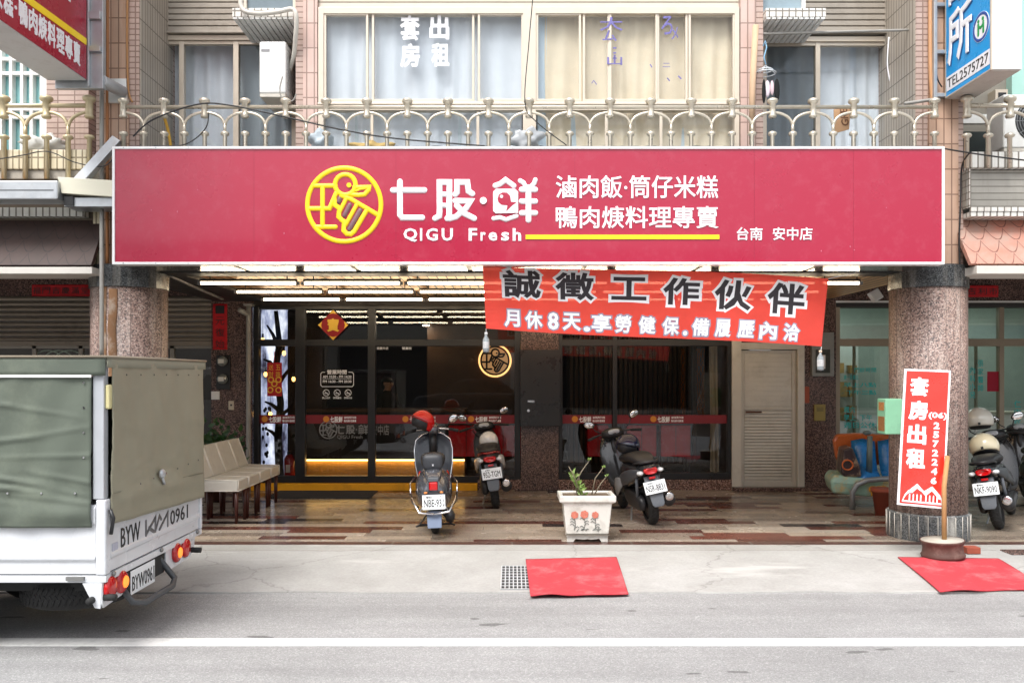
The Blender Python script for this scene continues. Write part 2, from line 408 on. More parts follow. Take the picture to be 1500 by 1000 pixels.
def apron_mat():
    k = NT("old_concrete_apron"); oc = k.coord("Object")
    n1 = k.noise(1.1, 8, .72, oc); r1 = k.ramp(n1, 0, [(.25, (.29, .282, .265)), (.5, (.37, .362, .345)), (.75, (.45, .443, .43))])
    n2 = k.noise(45, 4, .7, oc); r2 = k.ramp(n2, 0, [(.3, .88), (.7, 1.06)])
    m = k.mix('MULTIPLY', 1., (r1, 0), (r2, 0))
    # cracks: edges of big warped cells
    nw = k.noise(2.4, 5, .65, oc); wa = k.mix('LINEAR_LIGHT', .16, (oc, 0), (nw, 1))
    v = k.n("TexVoronoi", feature='DISTANCE_TO_EDGE'); v.inputs["Scale"].default_value = .42; k.l(wa, 2, v, 0)
    cr = k.ramp(v, 0, [(.0, .42), (.0045, 0.)])
    m2 = k.mix('MIX', (cr, 0), (m, 2), (.13, .12, .11))
    ns = k.noise(1.6, 6, .7, k.coord("Object", (.5, 2.2, 1))); rs = k.ramp(ns, 0, [(.56, 0.), (.7, .5)])
    m3 = k.mix('MIX', (rs, 0), (m2, 2), (.30, .29, .27))
    xy = k.n("SeparateXYZ"); k.l(oc, 0, xy, 0)
    nl = k.noise(1.5, 6, .7, k.coord("Object", (1, .05, 1))); yo = k.math('ADD', (xy, 1), (k.math('MULTIPLY', (k.math('SUBTRACT', (nl, 0), .5), 0), .16), 0))
    ln = k.math('LESS_THAN', (k.math('ABSOLUTE', (k.math('SUBTRACT', (yo, 0), .53), 0), 0), 0), .006)
    m4 = k.mix('MIX', (k.math('MULTIPLY', (ln, 0), .6), 0), (m3, 2), (.15, .14, .13))
    bd = k.math('GREATER_THAN', (yo, 0), .53); m5 = k.mix('MULTIPLY', (bd, 0), (m4, 2), (.9, .89, .87))
    nw_ = k.noise(2.1, 5, .6, k.coord("Object", (.35, 1.6, 1))); rw = k.ramp(nw_, 0, [(.58, 0.), (.68, .5)])
    m6 = k.mix('MIX', (rw, 0), (m5, 2), (.56, .55, .53))
    k.l(m6, 2, k.b, "Base Color"); k.set(Roughness=.9); k.bump(n2, 0, .25, .004); return k.m
def plank_floor():
    """polished stone strips of mixed colour, lengths staggered row by row"""
    k = NT("polished_stone_strips"); c = k.coord("UV"); s = k.n("SeparateXYZ"); k.l(c, 0, s, 0)
    row = k.math('FLOOR', (k.math('DIVIDE', (s, 1), .165), 0))
    wn = k.n("TexWhiteNoise", noise_dimensions='1D'); k.l(row, 0, wn, "W")
    sx = k.math('ADD', (k.math('DIVIDE', (s, 0), .82), 0), (k.math('MULTIPLY', (wn, 0), 7.), 0))
    cell = k.math('FLOOR', (sx, 0))
    cb = k.n("CombineXYZ"); k.l(cell, 0, cb, 0); k.l(row, 0, cb, 1)
    w2 = k.n("TexWhiteNoise", noise_dimensions='2D'); k.l(cb, 0, w2, "Vector")
    rp = k.ramp(w2, 0, [(0, "#9c8e7f"), (.2, "#b0a08e"), (.42, "#8b7d70"), (.58, "#a89a8c"), (.66, "#b3a697"), (.72, "#5d3a31"), (.85, "#332c2b"), (.92, "#74473b")], 'CONSTANT')
    oc = k.coord("Object")
    v = k.n("TexVoronoi"); v.inputs["Scale"].default_value = 160; k.l(oc, 0, v, 0)
    sp = k.n("SeparateColor"); k.l(v, "Color", sp, 0); r2 = k.ramp(sp, 0, [(0, .72), (.4, .95), (.8, 1.15)], 'CONSTANT')
    m = k.mix('MULTIPLY', 1., (rp, 0), (r2, 0))
    n1 = k.noise(1.4, 6, .7, oc); r1 = k.ramp(n1, 0, [(.3, .8), (.7, 1.05)])
    m = k.mix('MULTIPLY', 1., (m, 2), (r1, 0))
    fx = k.math('FRACT', (sx, 0)); fy = k.math('FRACT', (k.math('DIVIDE', (s, 1), .165), 0))
    gap = k.math('MAXIMUM', (k.math('LESS_THAN', (fx, 0), .004), 0), (k.math('LESS_THAN', (fy, 0), .02), 0))
    m = k.mix('MIX', (gap, 0), (m, 2), (.09, .08, .07))
    k.l(m, 2, k.b, "Base Color")
    rr = k.ramp(n1, 0, [(.3, .14), (.7, .34)]); k.l(rr, 0, k.b, "Roughness"); k.b.inputs["Specular IOR Level"].default_value = .36; return k.m
def plank_ceiling():
    k = NT("wooden_ceiling_slats"); c = k.coord("UV"); s = k.n("SeparateXYZ"); k.l(c, 0, s, 0)
    q = k.math('DIVIDE', (s, 0), .1); fr = k.math('FRACT', (q, 0)); fl = k.math('FLOOR', (q, 0))
    wn = k.n("TexWhiteNoise", noise_dimensions='1D'); k.l(fl, 0, wn, "W")
    rp = k.ramp(wn, 0, [(0, (.62, .32, .12)), (1, (.85, .5, .2))])
    gap = k.math('LESS_THAN', (fr, 0), .16)
    m = k.mix('MIX', (gap, 0), (rp, 0), (.012, .01, .009)); k.l(m, 2, k.b, "Base Color"); k.set(Roughness=.42, Metallic=.55)
    k.bump(k.math('SUBTRACT', 1., (gap, 0)), 0, .4, .008); return k.m
def scallop(name, c1, c2, line):
    """fish-scale roof tiles: rows of overlapping arcs on the UV map"""
    k = NT(name); c = k.coord("UV"); s = k.n("SeparateXYZ"); k.l(c, 0, s, 0)
    A, B = .17, .13
    row = k.math('FLOOR', (k.math('DIVIDE', (s, 1), B), 0)); fy = k.math('FRACT', (k.math('DIVIDE', (s, 1), B), 0))
    off = k.math('MULTIPLY', (k.math('MODULO', (row, 0), 2.), 0), .5)
    fx = k.math('SUBTRACT', (k.math('FRACT', (k.math('ADD', (k.math('DIVIDE', (s, 0), A), 0), (off, 0)), 0)), 0), .5)
    par = k.math('MULTIPLY', (k.math('POWER', (k.math('ABSOLUTE', (fx, 0)), 0), 2.), 0), 3.6)
    d = k.math('ABSOLUTE', (k.math('SUBTRACT', (fy, 0), (par, 0)), 0))
    ln = k.math('LESS_THAN', (d, 0), .055)
    nz = k.noise(2.2, 7, .7); rp = k.ramp(nz, 0, [(.35, c1), (.65, c2)])
    m = k.mix('MIX', (ln, 0), (rp, 0), line); k.l(m, 2, k.b, "Base Color"); k.set(Roughness=.6)
    k.bump(k.math('SUBTRACT', 1., (ln, 0)), 0, .6, .01); return k.m
def translucent(name, col, thru=.5, clear=.06):
    k = NT(name); c = C(col)
    nz = k.noise(2.5, 4); rp = k.ramp(nz, 0, [(.3, .9), (.7, 1.05)]); mc = k.mix('MULTIPLY', 1., c, (rp, 0))
    d = k.n("BsdfDiffuse"); k.l(mc, 2, d, 0); t = k.n("BsdfTranslucent"); k.l(mc, 2, t, 0)
    m1 = k.n("MixShader"); m1.inputs[0].default_value = thru; k.l(d, 0, m1, 1); k.l(t, 0, m1, 2)
    tr = k.n("BsdfTransparent"); tr.inputs[0].default_value = (1, .55, .5, 1); m2 = k.n("MixShader"); m2.inputs[0].default_value = clear
    k.l(m1, 0, m2, 1); k.l(tr, 0, m2, 2); k.l(m2, 0, k.out, 0); return k.m

# ------------------------------------------------------------------ ground
EY, FZ0 = 7.68, .06
MB().box(-45, 45, -32, 6.2, -.3, 0).build("road", asphalt(), kind='structure')
ap = MB()
def apf(u, v):
    x = -30 + 60 * u; y = 6.185 + (EY - 6.185) * v + (.022 * math.sin(x * 5.1) * math.sin(x * 1.7 + 1) if v == 0 else 0)
    return Vector((x, y, .012 + .046 * v ** .8))
ap.sheet(apf, 240, 6)
ap.sheet(lambda u, v: Vector((apf(u, 0).x, apf(u, 0).y - .004 * (1 - v), -.02 + .032 * v)), 240, 1)
ap.build("sidewalk_apron", apron_mat(), kind='structure')
STRIPS = plank_floor()
MB().box(-30, 30, EY + .13, 11.62, -.2, FZ0).build("arcade_floor", STRIPS, kind='structure')
MB().box(-30, 30, EY, EY + .1285, -.2, FZ0 - .001).build("arcade_floor_edge", granite("edge_granite", ["#4a332d", "#5d4038", "#6d4d43", "#3c2a26"], 130, .3, (1.1, 5, .01, (.15, .12, .1))), kind='structure')
k = NT("road_paint"); nz = k.noise(16, 8, .75); rp = k.ramp(nz, 0, [(.47, 0.), (.66, .6)])
mm = k.mix('MIX', (rp, 0), (.64, .64, .625), (.4, .4, .39)); k.l(mm, 2, k.b, "Base Color"); k.set(Roughness=.7); PAINT = k.m
for y0, y1 in ((GY(946), GY(935)), (-3.2, -3.08), (-7.6, -7.45)):
    MB().box(-40, 40, y0, y1, .0005, .004).build("road_marking", PAINT, kind='structure')
# ------------------------------------------------------------------ the shop house
GF = 11.4                                # ground floor shopfront plane
UP, UB, UD = 7.85, 8.0, 8.55             # pilaster fronts, bay window plane, recessed balcony doors
ZT = 7.2
shop = thing("shop_building", "tiled shop house with red signboard, arcade and first floor bay window", "building", (0, 9.6, 0))
def slab(name, mat, x0, x1, y0, y1, z0, z1, parent=shop, bevel=0, **kw):
    return MB().box(x0, x1, y0, y1, z0, z1).build(name, mat, parent, bevel=bevel, **kw)
# columns: round, granite clad, dark band above and below
def column(px, label):
    Y = 8.09; x = FX(px, Y)
    m = MB(); m.lathe([(.343, .3), (.343, 2.43)], 48, Matrix.Translation((x, Y, 0))); c = m.build("column", GRANC, shop, label)
    MB().lathe([(.356, 2.425), (.356, 2.63)], 28, Matrix.Translation((x, Y, 0)), smooth=False).build("capital_band", GRANK, c)
    MB().lathe([(.366, FZ0 - .01), (.366, .295), (.355, .308), (.33, .308)], 28, Matrix.Translation((x, Y, 0)), smooth=False).build("plinth", granite("plinth_stone_%d" % px, ["#4c4f50", "#6a6d6e", "#5a5d5e", "#7d8080", "#3a3c3d"], 130, .35, stain=("#cfcac0", .6)), c)
    g = MB()
    for k in range(28):
        a = 2 * math.pi * k / 28
        for z0, z1, r in ((.07, .296, .3655),):
            p = Vector((x + r * math.cos(a), Y + r * math.sin(a), 0)); g.tube([p + Vector((0, 0, z0)), p + Vector((0, 0, z1))], .0045, 4)
    g.build("grout_line", M("white_grout_%d" % px, "#cfc9be", .8), c, kind=None)
    j = MB()
    for k in range(14):
        a = 2 * math.pi * (k + .5) / 14; p = Vector((x + .3425 * math.cos(a), Y + .3425 * math.sin(a), 0)); j.tube([p + Vector((0, 0, .31)), p + Vector((0, 0, 2.42))], .0025, 4)
    j.build("panel_joint", M("joint_%d" % px, "#6f5d55", .8), c)
    return x, Y
CLX, CY = column(190, "granite column streaked with brown rust stains")
CRX, _ = column(1359, "clean pinkish granite column beside the clinic")
# rust stain strips and bare render on the left column
m = MB()
for (a0, a1, z0, z1) in ((-113, -100, 1.15, 2.42), (-97, -84, .9, 2.40)):
    pts = [(a0 + (a1 - a0) * k / 6, 0) for k in range(7)]
    rings = []
    for zz in [z0 + (z1 - z0) * q / 8 for q in range(9)]:
        w = random.uniform(-1.2, 1.2)
        rings.append([(CLX + .346 * math.cos(R(a + w)), CY + .346 * math.sin(R(a + w)), zz) for a, _ in pts])
    m.loft(rings, False, True, None, closed=False)
m.build("stripped_patch", M("rusty_bare_render", "#8a6546", .85, var=.35, scale=5, dirt=("#c9c2b6", .7, 4)), shop, kind=None, solid=.004)
# structure above
slab("edge_beam", M("dark_edge_beam", (.03, .028, .026), .6), -3.34, 3.66, 7.97, 8.24, 2.572, 3.12)
slab("edge_beam", CONC, -12, -4.08, 7.93, 8.25, 2.58, 3.0); slab("edge_beam", CONC, 4.40, 12, 7.93, 8.25, 2.58, 3.0)
slab("arcade_ceiling", plank_ceiling(), -3.28, 4.3, 8.245, GF + .019, 2.64, 2.72)
slab("side_beam", M("dark_beam", (.03, .026, .024), .6), -4.0, -3.281, 8.25, GF + .1, 2.60, 2.84)
slab("balcony_slab", CONC, -3.48, 3.75, 7.56, 8.9, 3.13, 3.3)
# pilasters of the first floor
for x0, x1, mt in ((FX(152, UP), FX(188.5, UP), ORTILE), (FX(188.5, UP) + .001, FX(203, UP), BRICKT), (FX(1343, UP), FX(1360, UP) - .001, BRICKT), (FX(1360, UP), FX(1404, UP), ORTILE)):
    slab("pilaster", mt, x0, x1, UP + (.012 if mt is BRICKT else 0), 8.7, 2.63, ZT)
slab("pilaster", BRICKT, FX(1404, UP) + .001, FX(1412, UP), UP + .012, 8.7, 2.63, ZT)
slab("pilaster", BRICKT, FX(140, UP), FX(152, UP) - .001, UP + .012, 8.7, 2.63, ZT)
slab("return_wall", GRIDTILE, FX(203, UP) + .001, FX(203, UP) + .008, UP + .025, UD + .08, 3.3, ZT)
slab("return_wall", GRIDTILE, FX(1343, UP) - .008, FX(1343, UP) - .001, UP + .025, UD + .08, 3.3, ZT)
# bay
BX0, BX1 = FX(434, UB), FX(1117, UB)
slab("bay_pilaster", BRICKT, BX0, FX(445, UB), UB - .02, 9.2, 3.3, ZT)
slab("bay_pilaster", PINKTILE, FX(445, UB) + .001, FX(466, UB), UB - .035, 9.2, 3.3, ZT)
slab("bay_pilaster", PINKTILE, FX(1083, UB), FX(1106, UB) - .001, UB - .035, 9.2, 3.3, ZT)
slab("bay_pilaster", BRICKT, FX(1106, UB), BX1, UB - .02, 9.2, 3.3, ZT)
slab("spandrel_panel", PALEPANEL, FX(466, UB) + .001, FX(1083, UB) - .001, UB + .01, UB + .1, FZ(12, UB), ZT, bevel=.004)
slab("cladding_joint", M("panel_gap", "#a89e8e", .7), FX(466, UB) + .002, FX(1083, UB) - .002, UB + .006, UB + .012, FZ(3, UB), FZ(1.5, UB))
# bay window: outer frame, sill rail, panes, curtains
wz0, wz1 = FZ(152, UB), FZ(20, UB)
fr = MB()
fr.box(FX(467, UB), FX(1082, UB), UB - .03, UB + .06, FZ(22, UB), FZ(12.5, UB))
fr.box(FX(467, UB), FX(1082, UB), UB - .03, UB + .06, FZ(163, UB), FZ(150, UB))
fr.box(FX(467, UB), FX(1082, UB), UB - .05, UB - .0305, FZ(155.5, UB), FZ(152.5, UB))
for a, b in ((467, 475), (766, 785), (1075, 1082)): fr.box(FX(a, UB), FX(b, UB), UB - .031, UB + .061, FZ(330, UB), FZ(12.6, UB))
bw = fr.build("bay_window_frame", ALUW, shop, bevel=.003)
panes = [(475, 540, 20, 0), (545, 695, 13, 1), (700, 767, 20, 0), (785, 851, 20, 0), (853.5, 893, 13, 1), (892, 963, 18, 0), (962, 1007, 13, 1), (1008, 1076, 19, 0)]
for a, b, top, dp in panes:
    y = UB + .012 * dp; x0, x1 = FX(a, UB), FX(b, UB); z0, z1 = FZ(150, UB) + .004, FZ(top, UB) - .004; w = .022
    s_ = MB()
    s_.box(x0, x0 + w, y - .02 - dp * .006, y + .012, z0, z1); s_.box(x1 - w, x1, y - .02 - dp * .006, y + .012, z0, z1)
    s_.box(x0 + w, x1 - w, y - .02 - dp * .006, y + .012, z0, z0 + w); s_.box(x0 + w, x1 - w, y - .02 - dp * .006, y + .012, z1 - w, z1)
    sh = s_.build("window_sash", ALUW, shop, bevel=.002)
    MB().box(x0 + w, x1 - w, y - .004, y + .002, z0 + w, z1 - w).build("pane", GLASS_UP, sh)
for a, b in ((475, 766), (785, 1075)):   # fixed lower lights
    g = MB().box(FX(a, UB), FX(b, UB), UB + .01, UB + .016, FZ(330, UB), FZ(163.5, UB)).build("lower_pane", GLASS_UP, shop)
    f2 = MB()
    for q in ((545, 700) if a == 475 else (888, 968)): f2.box(FX(q - 2, UB), FX(q + 2, UB), UB - .01, UB + .009, FZ(330, UB), FZ(163.6, UB))
    f2.build("mullion", ALUW, g)
def curtain(mb, x0, x1, Y, z0, z1, amp=.02, pitch=.11, seed=0):
    rnd = random.Random(seed); ph = [rnd.uniform(0, 6.3) for _ in range(4)]; n = max(30, int((x1 - x0) * 90))
    def f(u, v):
        x = x0 + (x1 - x0) * u; a = amp * (1 - .45 * v)
        d = math.sin(x * 2 * math.pi / pitch + ph[0] + 1.5 * math.sin(x * 7 + ph[1])) + .6 * math.sin(x * 2 * math.pi / (pitch * 2.7) + ph[2] + v)
        return Vector((x + .012 * math.sin(v * 3 + ph[3] + x * 9), Y + a * d, z0 + (z1 - z0) * v))
    mb.sheet(f, n, 6)
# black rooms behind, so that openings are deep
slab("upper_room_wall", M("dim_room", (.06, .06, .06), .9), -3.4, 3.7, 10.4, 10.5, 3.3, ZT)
slab("upper_ceiling", CONC, -12, 12, 8.72, 10.5, ZT - .1, ZT + .1)
for a, b, mt, lb, sd_ in ((471, 766, CURT_W, "white curtain drawn behind the left half of the bay", 3), (800, 1078, CURT_Y, "cream curtain drawn behind the right half of the bay", 5)):
    m = MB(); curtain(m, FX(a, UB), FX(b, UB), UB + .1, FZ(210, UB), FZ(10, UB), .014, .17, sd_); m.build("curtain", mt, shop, lb)
    m = MB(); curtain(m, FX(a, UB), FX(b, UB), UB + .13, 3.3, FZ(163, UB), .016, .2, sd_ + 1); m.build("curtain", M("bluish_lower_blind_%d" % a, "#c3d0d2", .9), shop)
m = MB(); curtain(m, FX(786, UB), FX(803, UB), UB + .09, FZ(210, UB), FZ(10, UB), .006, .1, 9); m.build("curtain", M("blue_lining", "#cfe0ea", .9), shop)
# rental words stuck on the panes
m = MB(); fp = front(UB - .001)
for ch, bx in (("套", (586, 22, 615, 60)), ("房", (586, 64, 615, 99)), ("出", (629, 22, 658, 58)), ("租", (632, 63, 658, 98))): m.text(ch, pbox(*bx, UB), front(UB + .006), .035)
m.build("window_lettering", LETTER, shop, "white rental letters stuck on the pane")
m = MB()
for ch, bx in (("大", (878, 27, 912, 47)), ("ム", (882, 46, 903, 62)), ("山", (889, 82, 911, 97)), ("三", (897, 71, 903, 88)), ("ろ", (968, 25, 985, 53)), ("メ", (983, 41, 993, 60)), ("ヘ", (866, 119, 874, 126)), ("二", (970, 94, 981, 100)), ("、", (951, 95, 955, 101)), ("、", (976, 115, 981, 121)), ("、", (992, 112, 998, 118))):
    m.text(ch, pbox(*bx, UB), front(UB - .022), .012)
m.build("window_lettering", M("faded_purple_ink", "#7a74b4", .7, var=.5, scale=30), shop, "peeling purple rental letters on the cream side")
# recessed doors left and right
def balcony_door(a, b, ztop, parts, screen, seed):
    Y = UD; x0, x1 = FX(a, Y), FX(b, Y); z1 = FZ(ztop, Y)
    f = MB(); f.box(x0, x1, Y - .05, Y + .07, z1 - .04, z1 + .012); f.box(x0, x0 + .05, Y - .05, Y + .07, 3.3, z1 - .04); f.box(x1 - .05, x1, Y - .05, Y + .07, 3.3, z1 - .04)
    for q, w in parts: f.box(FX(q, Y), FX(q + w, Y), Y - .035, Y + .03, 3.3, z1 - .041)
    f.box(x0 + .05, x1 - .05, Y - .03, Y + .02, z1 - .075, z1 - .0405)
    d = f.build("sliding_door", ALU, shop, bevel=.004)
    for s0, s1, kind in screen:
        MB().box(FX(s0, Y), FX(s1, Y), Y - .006, Y, 3.3, z1 - .075).build("pane", GLASS_SCREEN if kind else GLASS_UP, d)
    m = MB(); curtain(m, x0, x1, Y + .14, 3.3, z1, .022, .16, seed); m.build("curtain", CURT_W, d)
balcony_door(240, 436, 56, ((264, 7), (343, 8)), ((247, 264, 0), (271, 343, 0), (351, 436, 1)), 21)
balcony_door(1114, 1312, 58, ((1193, 7), (1297, 5)), ((1114, 1193, 1), (1200, 1297, 0), (1302, 1310, 0)), 23)
for a, b in ((236, 440), (1112, 1316)):   # roller shutter boxes above the doors
    m = MB(); z = FZ(54, UD) + .03; n = 0
    while z < 6.4:
        m.box(FX(a, UD), FX(b, UD), UD - .05, UD + .06, z + .004, z + .052); m.box(FX(a, UD), FX(b, UD), UD - .035, UD + .05, z - .004, z + .004); z += .06
    m.build("door_shutter", SLATG, shop, bevel=.006)
    slab("shutter_lip", SLATG, FX(a, UD), FX(b, UD), UD - .09, UD + .06, FZ(54, UD) + .004, FZ(54, UD) + .026, bevel=.003)
# tiled ledges carrying air conditioners above the doors
def ledge(x0, x1, slat_n):
    z0, z1 = FZ(25, 7.9), FZ(12, 7.9)
    l = MB().box(x0, x1, 7.9, UD - .06, z0, z1).build("tiled_ledge", WHITEROW, shop, bevel=.004)
    s_ = MB(); w = (x1 - x0) / slat_n
    for q in range(slat_n): s_.box(x0 + w * q + .006, x0 + w * (q + 1) - .006, 7.905, UD - .065, z0 - .016, z0 - .0005)
    s_.build("soffit_tile", WHITE, l)
ledge(FX(340, 7.9), BX0 - .003, 11); ledge(BX1 + .003, FX(1210, 7.9), 11)
# ---- ground floor
HDR = FZ(448, GF)
slab("header_wall", M("dark_header", (.05, .04, .035), .5, var=.2), -3.52, 3.94, GF + .02, GF + .25, HDR, 2.76)
slab("granite_pier", GRAND, FX(312, GF), FX(371, GF), GF - .06, GF + .3, FZ0, 2.95)
slab("granite_pier", GRAND, FX(763, GF), FX(818, GF), GF - .05, GF + .3, FZ0, HDR)
slab("granite_pier", GRAND, FX(1176, GF), FX(1222, GF), GF - .06, GF + .3, FZ0, 2.76)
slab("granite_sill", GRAN, FX(700, GF), FX(763, GF), GF - .06, GF + .25, FZ0, .2, bevel=.004)
slab("granite_sill", GRAN, FX(818, GF), FX(1070, GF), GF - .07, GF + .25, FZ0, .2, bevel=.004)
slab("yellow_step", YSTEP, FX(362, GF), FX(700, GF) - .002, GF - .14, GF + .25, FZ0, .155, bevel=.006)
slab("door_mat", M("dark_door_mat", (.03, .03, .032), .95, bump=.6, bscale=200), FX(400, 10.9), FX(548, 10.9), 10.55, 11.2, FZ0 + .0005, FZ0 + .014, parent=None, bevel=.003, label="dark rectangular mat before the yellow step", cat="door mat")
def shopfront(name, a, b, verts, label, zb, transom=502, tz1=448):
    Y = GF; f = MB(); w = .055; x0, x1 = FX(a, Y), FX(b, Y); zt = FZ(tz1, Y); zm = FZ(transom, Y)
    f.box(x0, x1, Y - .05, Y + .05, zt - .05, zt); f.box(x0, x1, Y - .05, Y + .05, zb, zb + .09); f.box(x0, x1, Y - .052, Y + .052, zm - .045, zm + .045)
    for q, ww in verts: f.box(FX(q, Y) - ww / 2, FX(q, Y) + ww / 2, Y - .054, Y + .054, zb + .002, zt - .002)
    fo = f.build(name, BLACK, shop, label, bevel=.004)
    xs = [FX(q, Y) for q, _ in verts]
    for i in range(len(xs) - 1):
        MB().box(xs[i] + .02, xs[i + 1] - .02, Y - .004, Y + .004, zm + .045, zt - .05).build("transom_pane", GLASS_SHOP, fo)
        MB().box(xs[i] + .02, xs[i + 1] - .02, Y - .004, Y + .004, zb + .09, zm - .045).build("glass_pane", GLASS_SHOP, fo)
    return fo
SFL = shopfront("shopfront_window", 374, 762, ((377, .07), (441, .13), (545, .1), (758, .08)), "black framed glass front with sliding door left of the pier", .156)
SFR = shopfront("shopfront_window", 818, 1069, ((821, .05), (900, .06), (1067, .05)), "black framed glass front behind the black scooter", .201)
# warning band with the repeated little logo
def strip_logo(m1, m2, px):
    Y = GF - .0062; m1.disc(FX(px, GF), FZ(613.5, GF), .042, front(Y - .0012), .001, 18)
    m2.text("七股鮮", pbox(px + 6, 609.5, px + 24, 618.5, GF), front(Y - .0012), .03, .001)
    m2.text("滷肉飯筒仔米糕", pbox(px + 26, 609.5, px + 44, 613, GF), front(Y - .0012), .02, .001); m2.text("鴨肉焿料理專賣", pbox(px + 26, 614.5, px + 44, 618, GF), front(Y - .0012), .02, .001)
for so_, a, b, lst in ((SFL, 376, 755, (388, 478, 594, 690)), (SFR, 823, 1066, (842, 957))):
    m = MB().box(FX(a, GF), FX(b, GF), GF - .0062, GF - .0045, FZ(620, GF), FZ(607.5, GF)); bnd = m.build("warning_band", M("dark_red_vinyl_%d" % a, "#7d1420", .45), so_)
    m1, m2 = MB(), MB()
    OV = M("orange_vinyl_%d" % a, "#d98a2b", .5)
    for q in lst:
        m1, m2 = MB(), MB(); strip_logo(m1, m2, q); m1.build("round_logo", OV, bnd); m2.build("lettering", LETTER, bnd)
# opening hours and no-smoking icons on the door glass
dl = MB(); fy = front(GF - .0055); U = lambda px: FX(px, GF); V = lambda py: FZ(py, GF)
r_ = .02; x0, x1, z0, z1 = U(470), U(518), V(566), V(545)
box_ = [(U(476), z1)] + [(x0 + r_, z1)] + [(x0, z1 - r_), (x0, z0 + r_), (x0 + r_, z0), (x1 - r_, z0), (x1, z0 + r_), (x1, z1 - r_), (x1 - r_, z1), (U(511), z1)]
dl.stroke(box_, .009, fy, .001)
dl.stroke([(U(473), V(554.5)), (U(515), V(554.5))], .005, fy, .001)
dl.text("營業時間", pbox(479, 541.5, 508, 548, GF), fy, .025, .001)
dl.text("AM 10:30 - PM 14:30", pbox(473, 549.5, 515, 553.5, GF), fy, .03, .001); dl.text("PM 16:30 - PM 20:30", pbox(473, 556.5, 515, 560.5, GF), fy, .03, .001)
for q, cap in ((478, "禁止吸菸"), (494, "禁帶寵物"), (510, "禁帶外食")):
    dl.stroke(arc(U(q), V(575), .042, 0, 360, 20)[:-1], .008, fy, .001, closed=True); dl.stroke([(U(q) - .028, V(575) + .028), (U(q) + .028, V(575) - .028)], .007, fy, .001); dl.stroke([(U(q) - .024, V(575) - .008), (U(q) + .02, V(575) - .008)], .009, fy, .001)
    dl.text(cap, pbox(q - 6, 581, q + 6, 584, GF), fy, .02, .001)
dl.text("我要外送", pbox(552, 508, 569, 512, GF), fy, .02, .001); dl.text("營業稅", pbox(589, 508, 603, 512, GF), fy, .02, .001)
dl.build("door_lettering", LETTER, SFL)

# ------------------------------------------------------------------ the brand mark, drawn with pen strokes
def duck_logo(m, g, cx, cz, r, fn, t):
    """m gets the ring and lines, g the grey bars; drawn on a 430-unit square"""
    k = r / 215.
    P = lambda *q: [(cx + (x - 316) * k, cz - (y - 300) * k) for x, y in q]
    W = 26 * k
    m.stroke(arc(cx, cz, 202 * k, 0, 360, 64)[:-1], W, fn, t, closed=True)
    hx, hz = P((322, 190))[0]; m.stroke(arc(hx, hz, 56 * k, 0, 360, 32)[:-1], W, fn, t * 1.02, closed=True)
    ex, ez = P((343, 193))[0]; m.disc(ex, ez, 13 * k, fn, t, 16)
    m.stroke(P((372, 203), (400, 205), (452, 203), (450, 220), (428, 244), (395, 248), (355, 244)), W * .95, fn, t * .98)
    m.stroke(P((378, 226), (402, 215), (440, 210)), W * .45, fn, t * .9)
    m.stroke(P((150, 196), (268, 196)), W, fn, t * .97); m.stroke(P((197, 198), (197, 422)), W, fn, t * .99); m.stroke(P((158, 422), (268, 422)), W, fn, t * .97)
    m.stroke(P((118, 321), (236, 321), (272, 236)), W, fn, t * .96)
    m.stroke(P((300, 250), (350, 268), (500, 356)), W, fn, t * .95)
    m.stroke(P((262, 262), (262, 300), (290, 318), (285, 365), (302, 385), (316, 392), (312, 440), (330, 460), (352, 462), (372, 445), (440, 330)), W, fn, t * .94)
    m.stroke(P((330, 262), (285, 350)), W * .9, fn, t * .93); m.stroke(P((385, 300), (325, 410)), W * .9, fn, t * .92)
    g.stroke(P((290, 268), (287, 283)), W * 1.0, fn, t * 1.05); g.stroke(P((346, 302), (317, 358)), W * 1.0, fn, t * 1.05); g.stroke(P((403, 332), (345, 434)), W * 1.05, fn, t * 1.05)
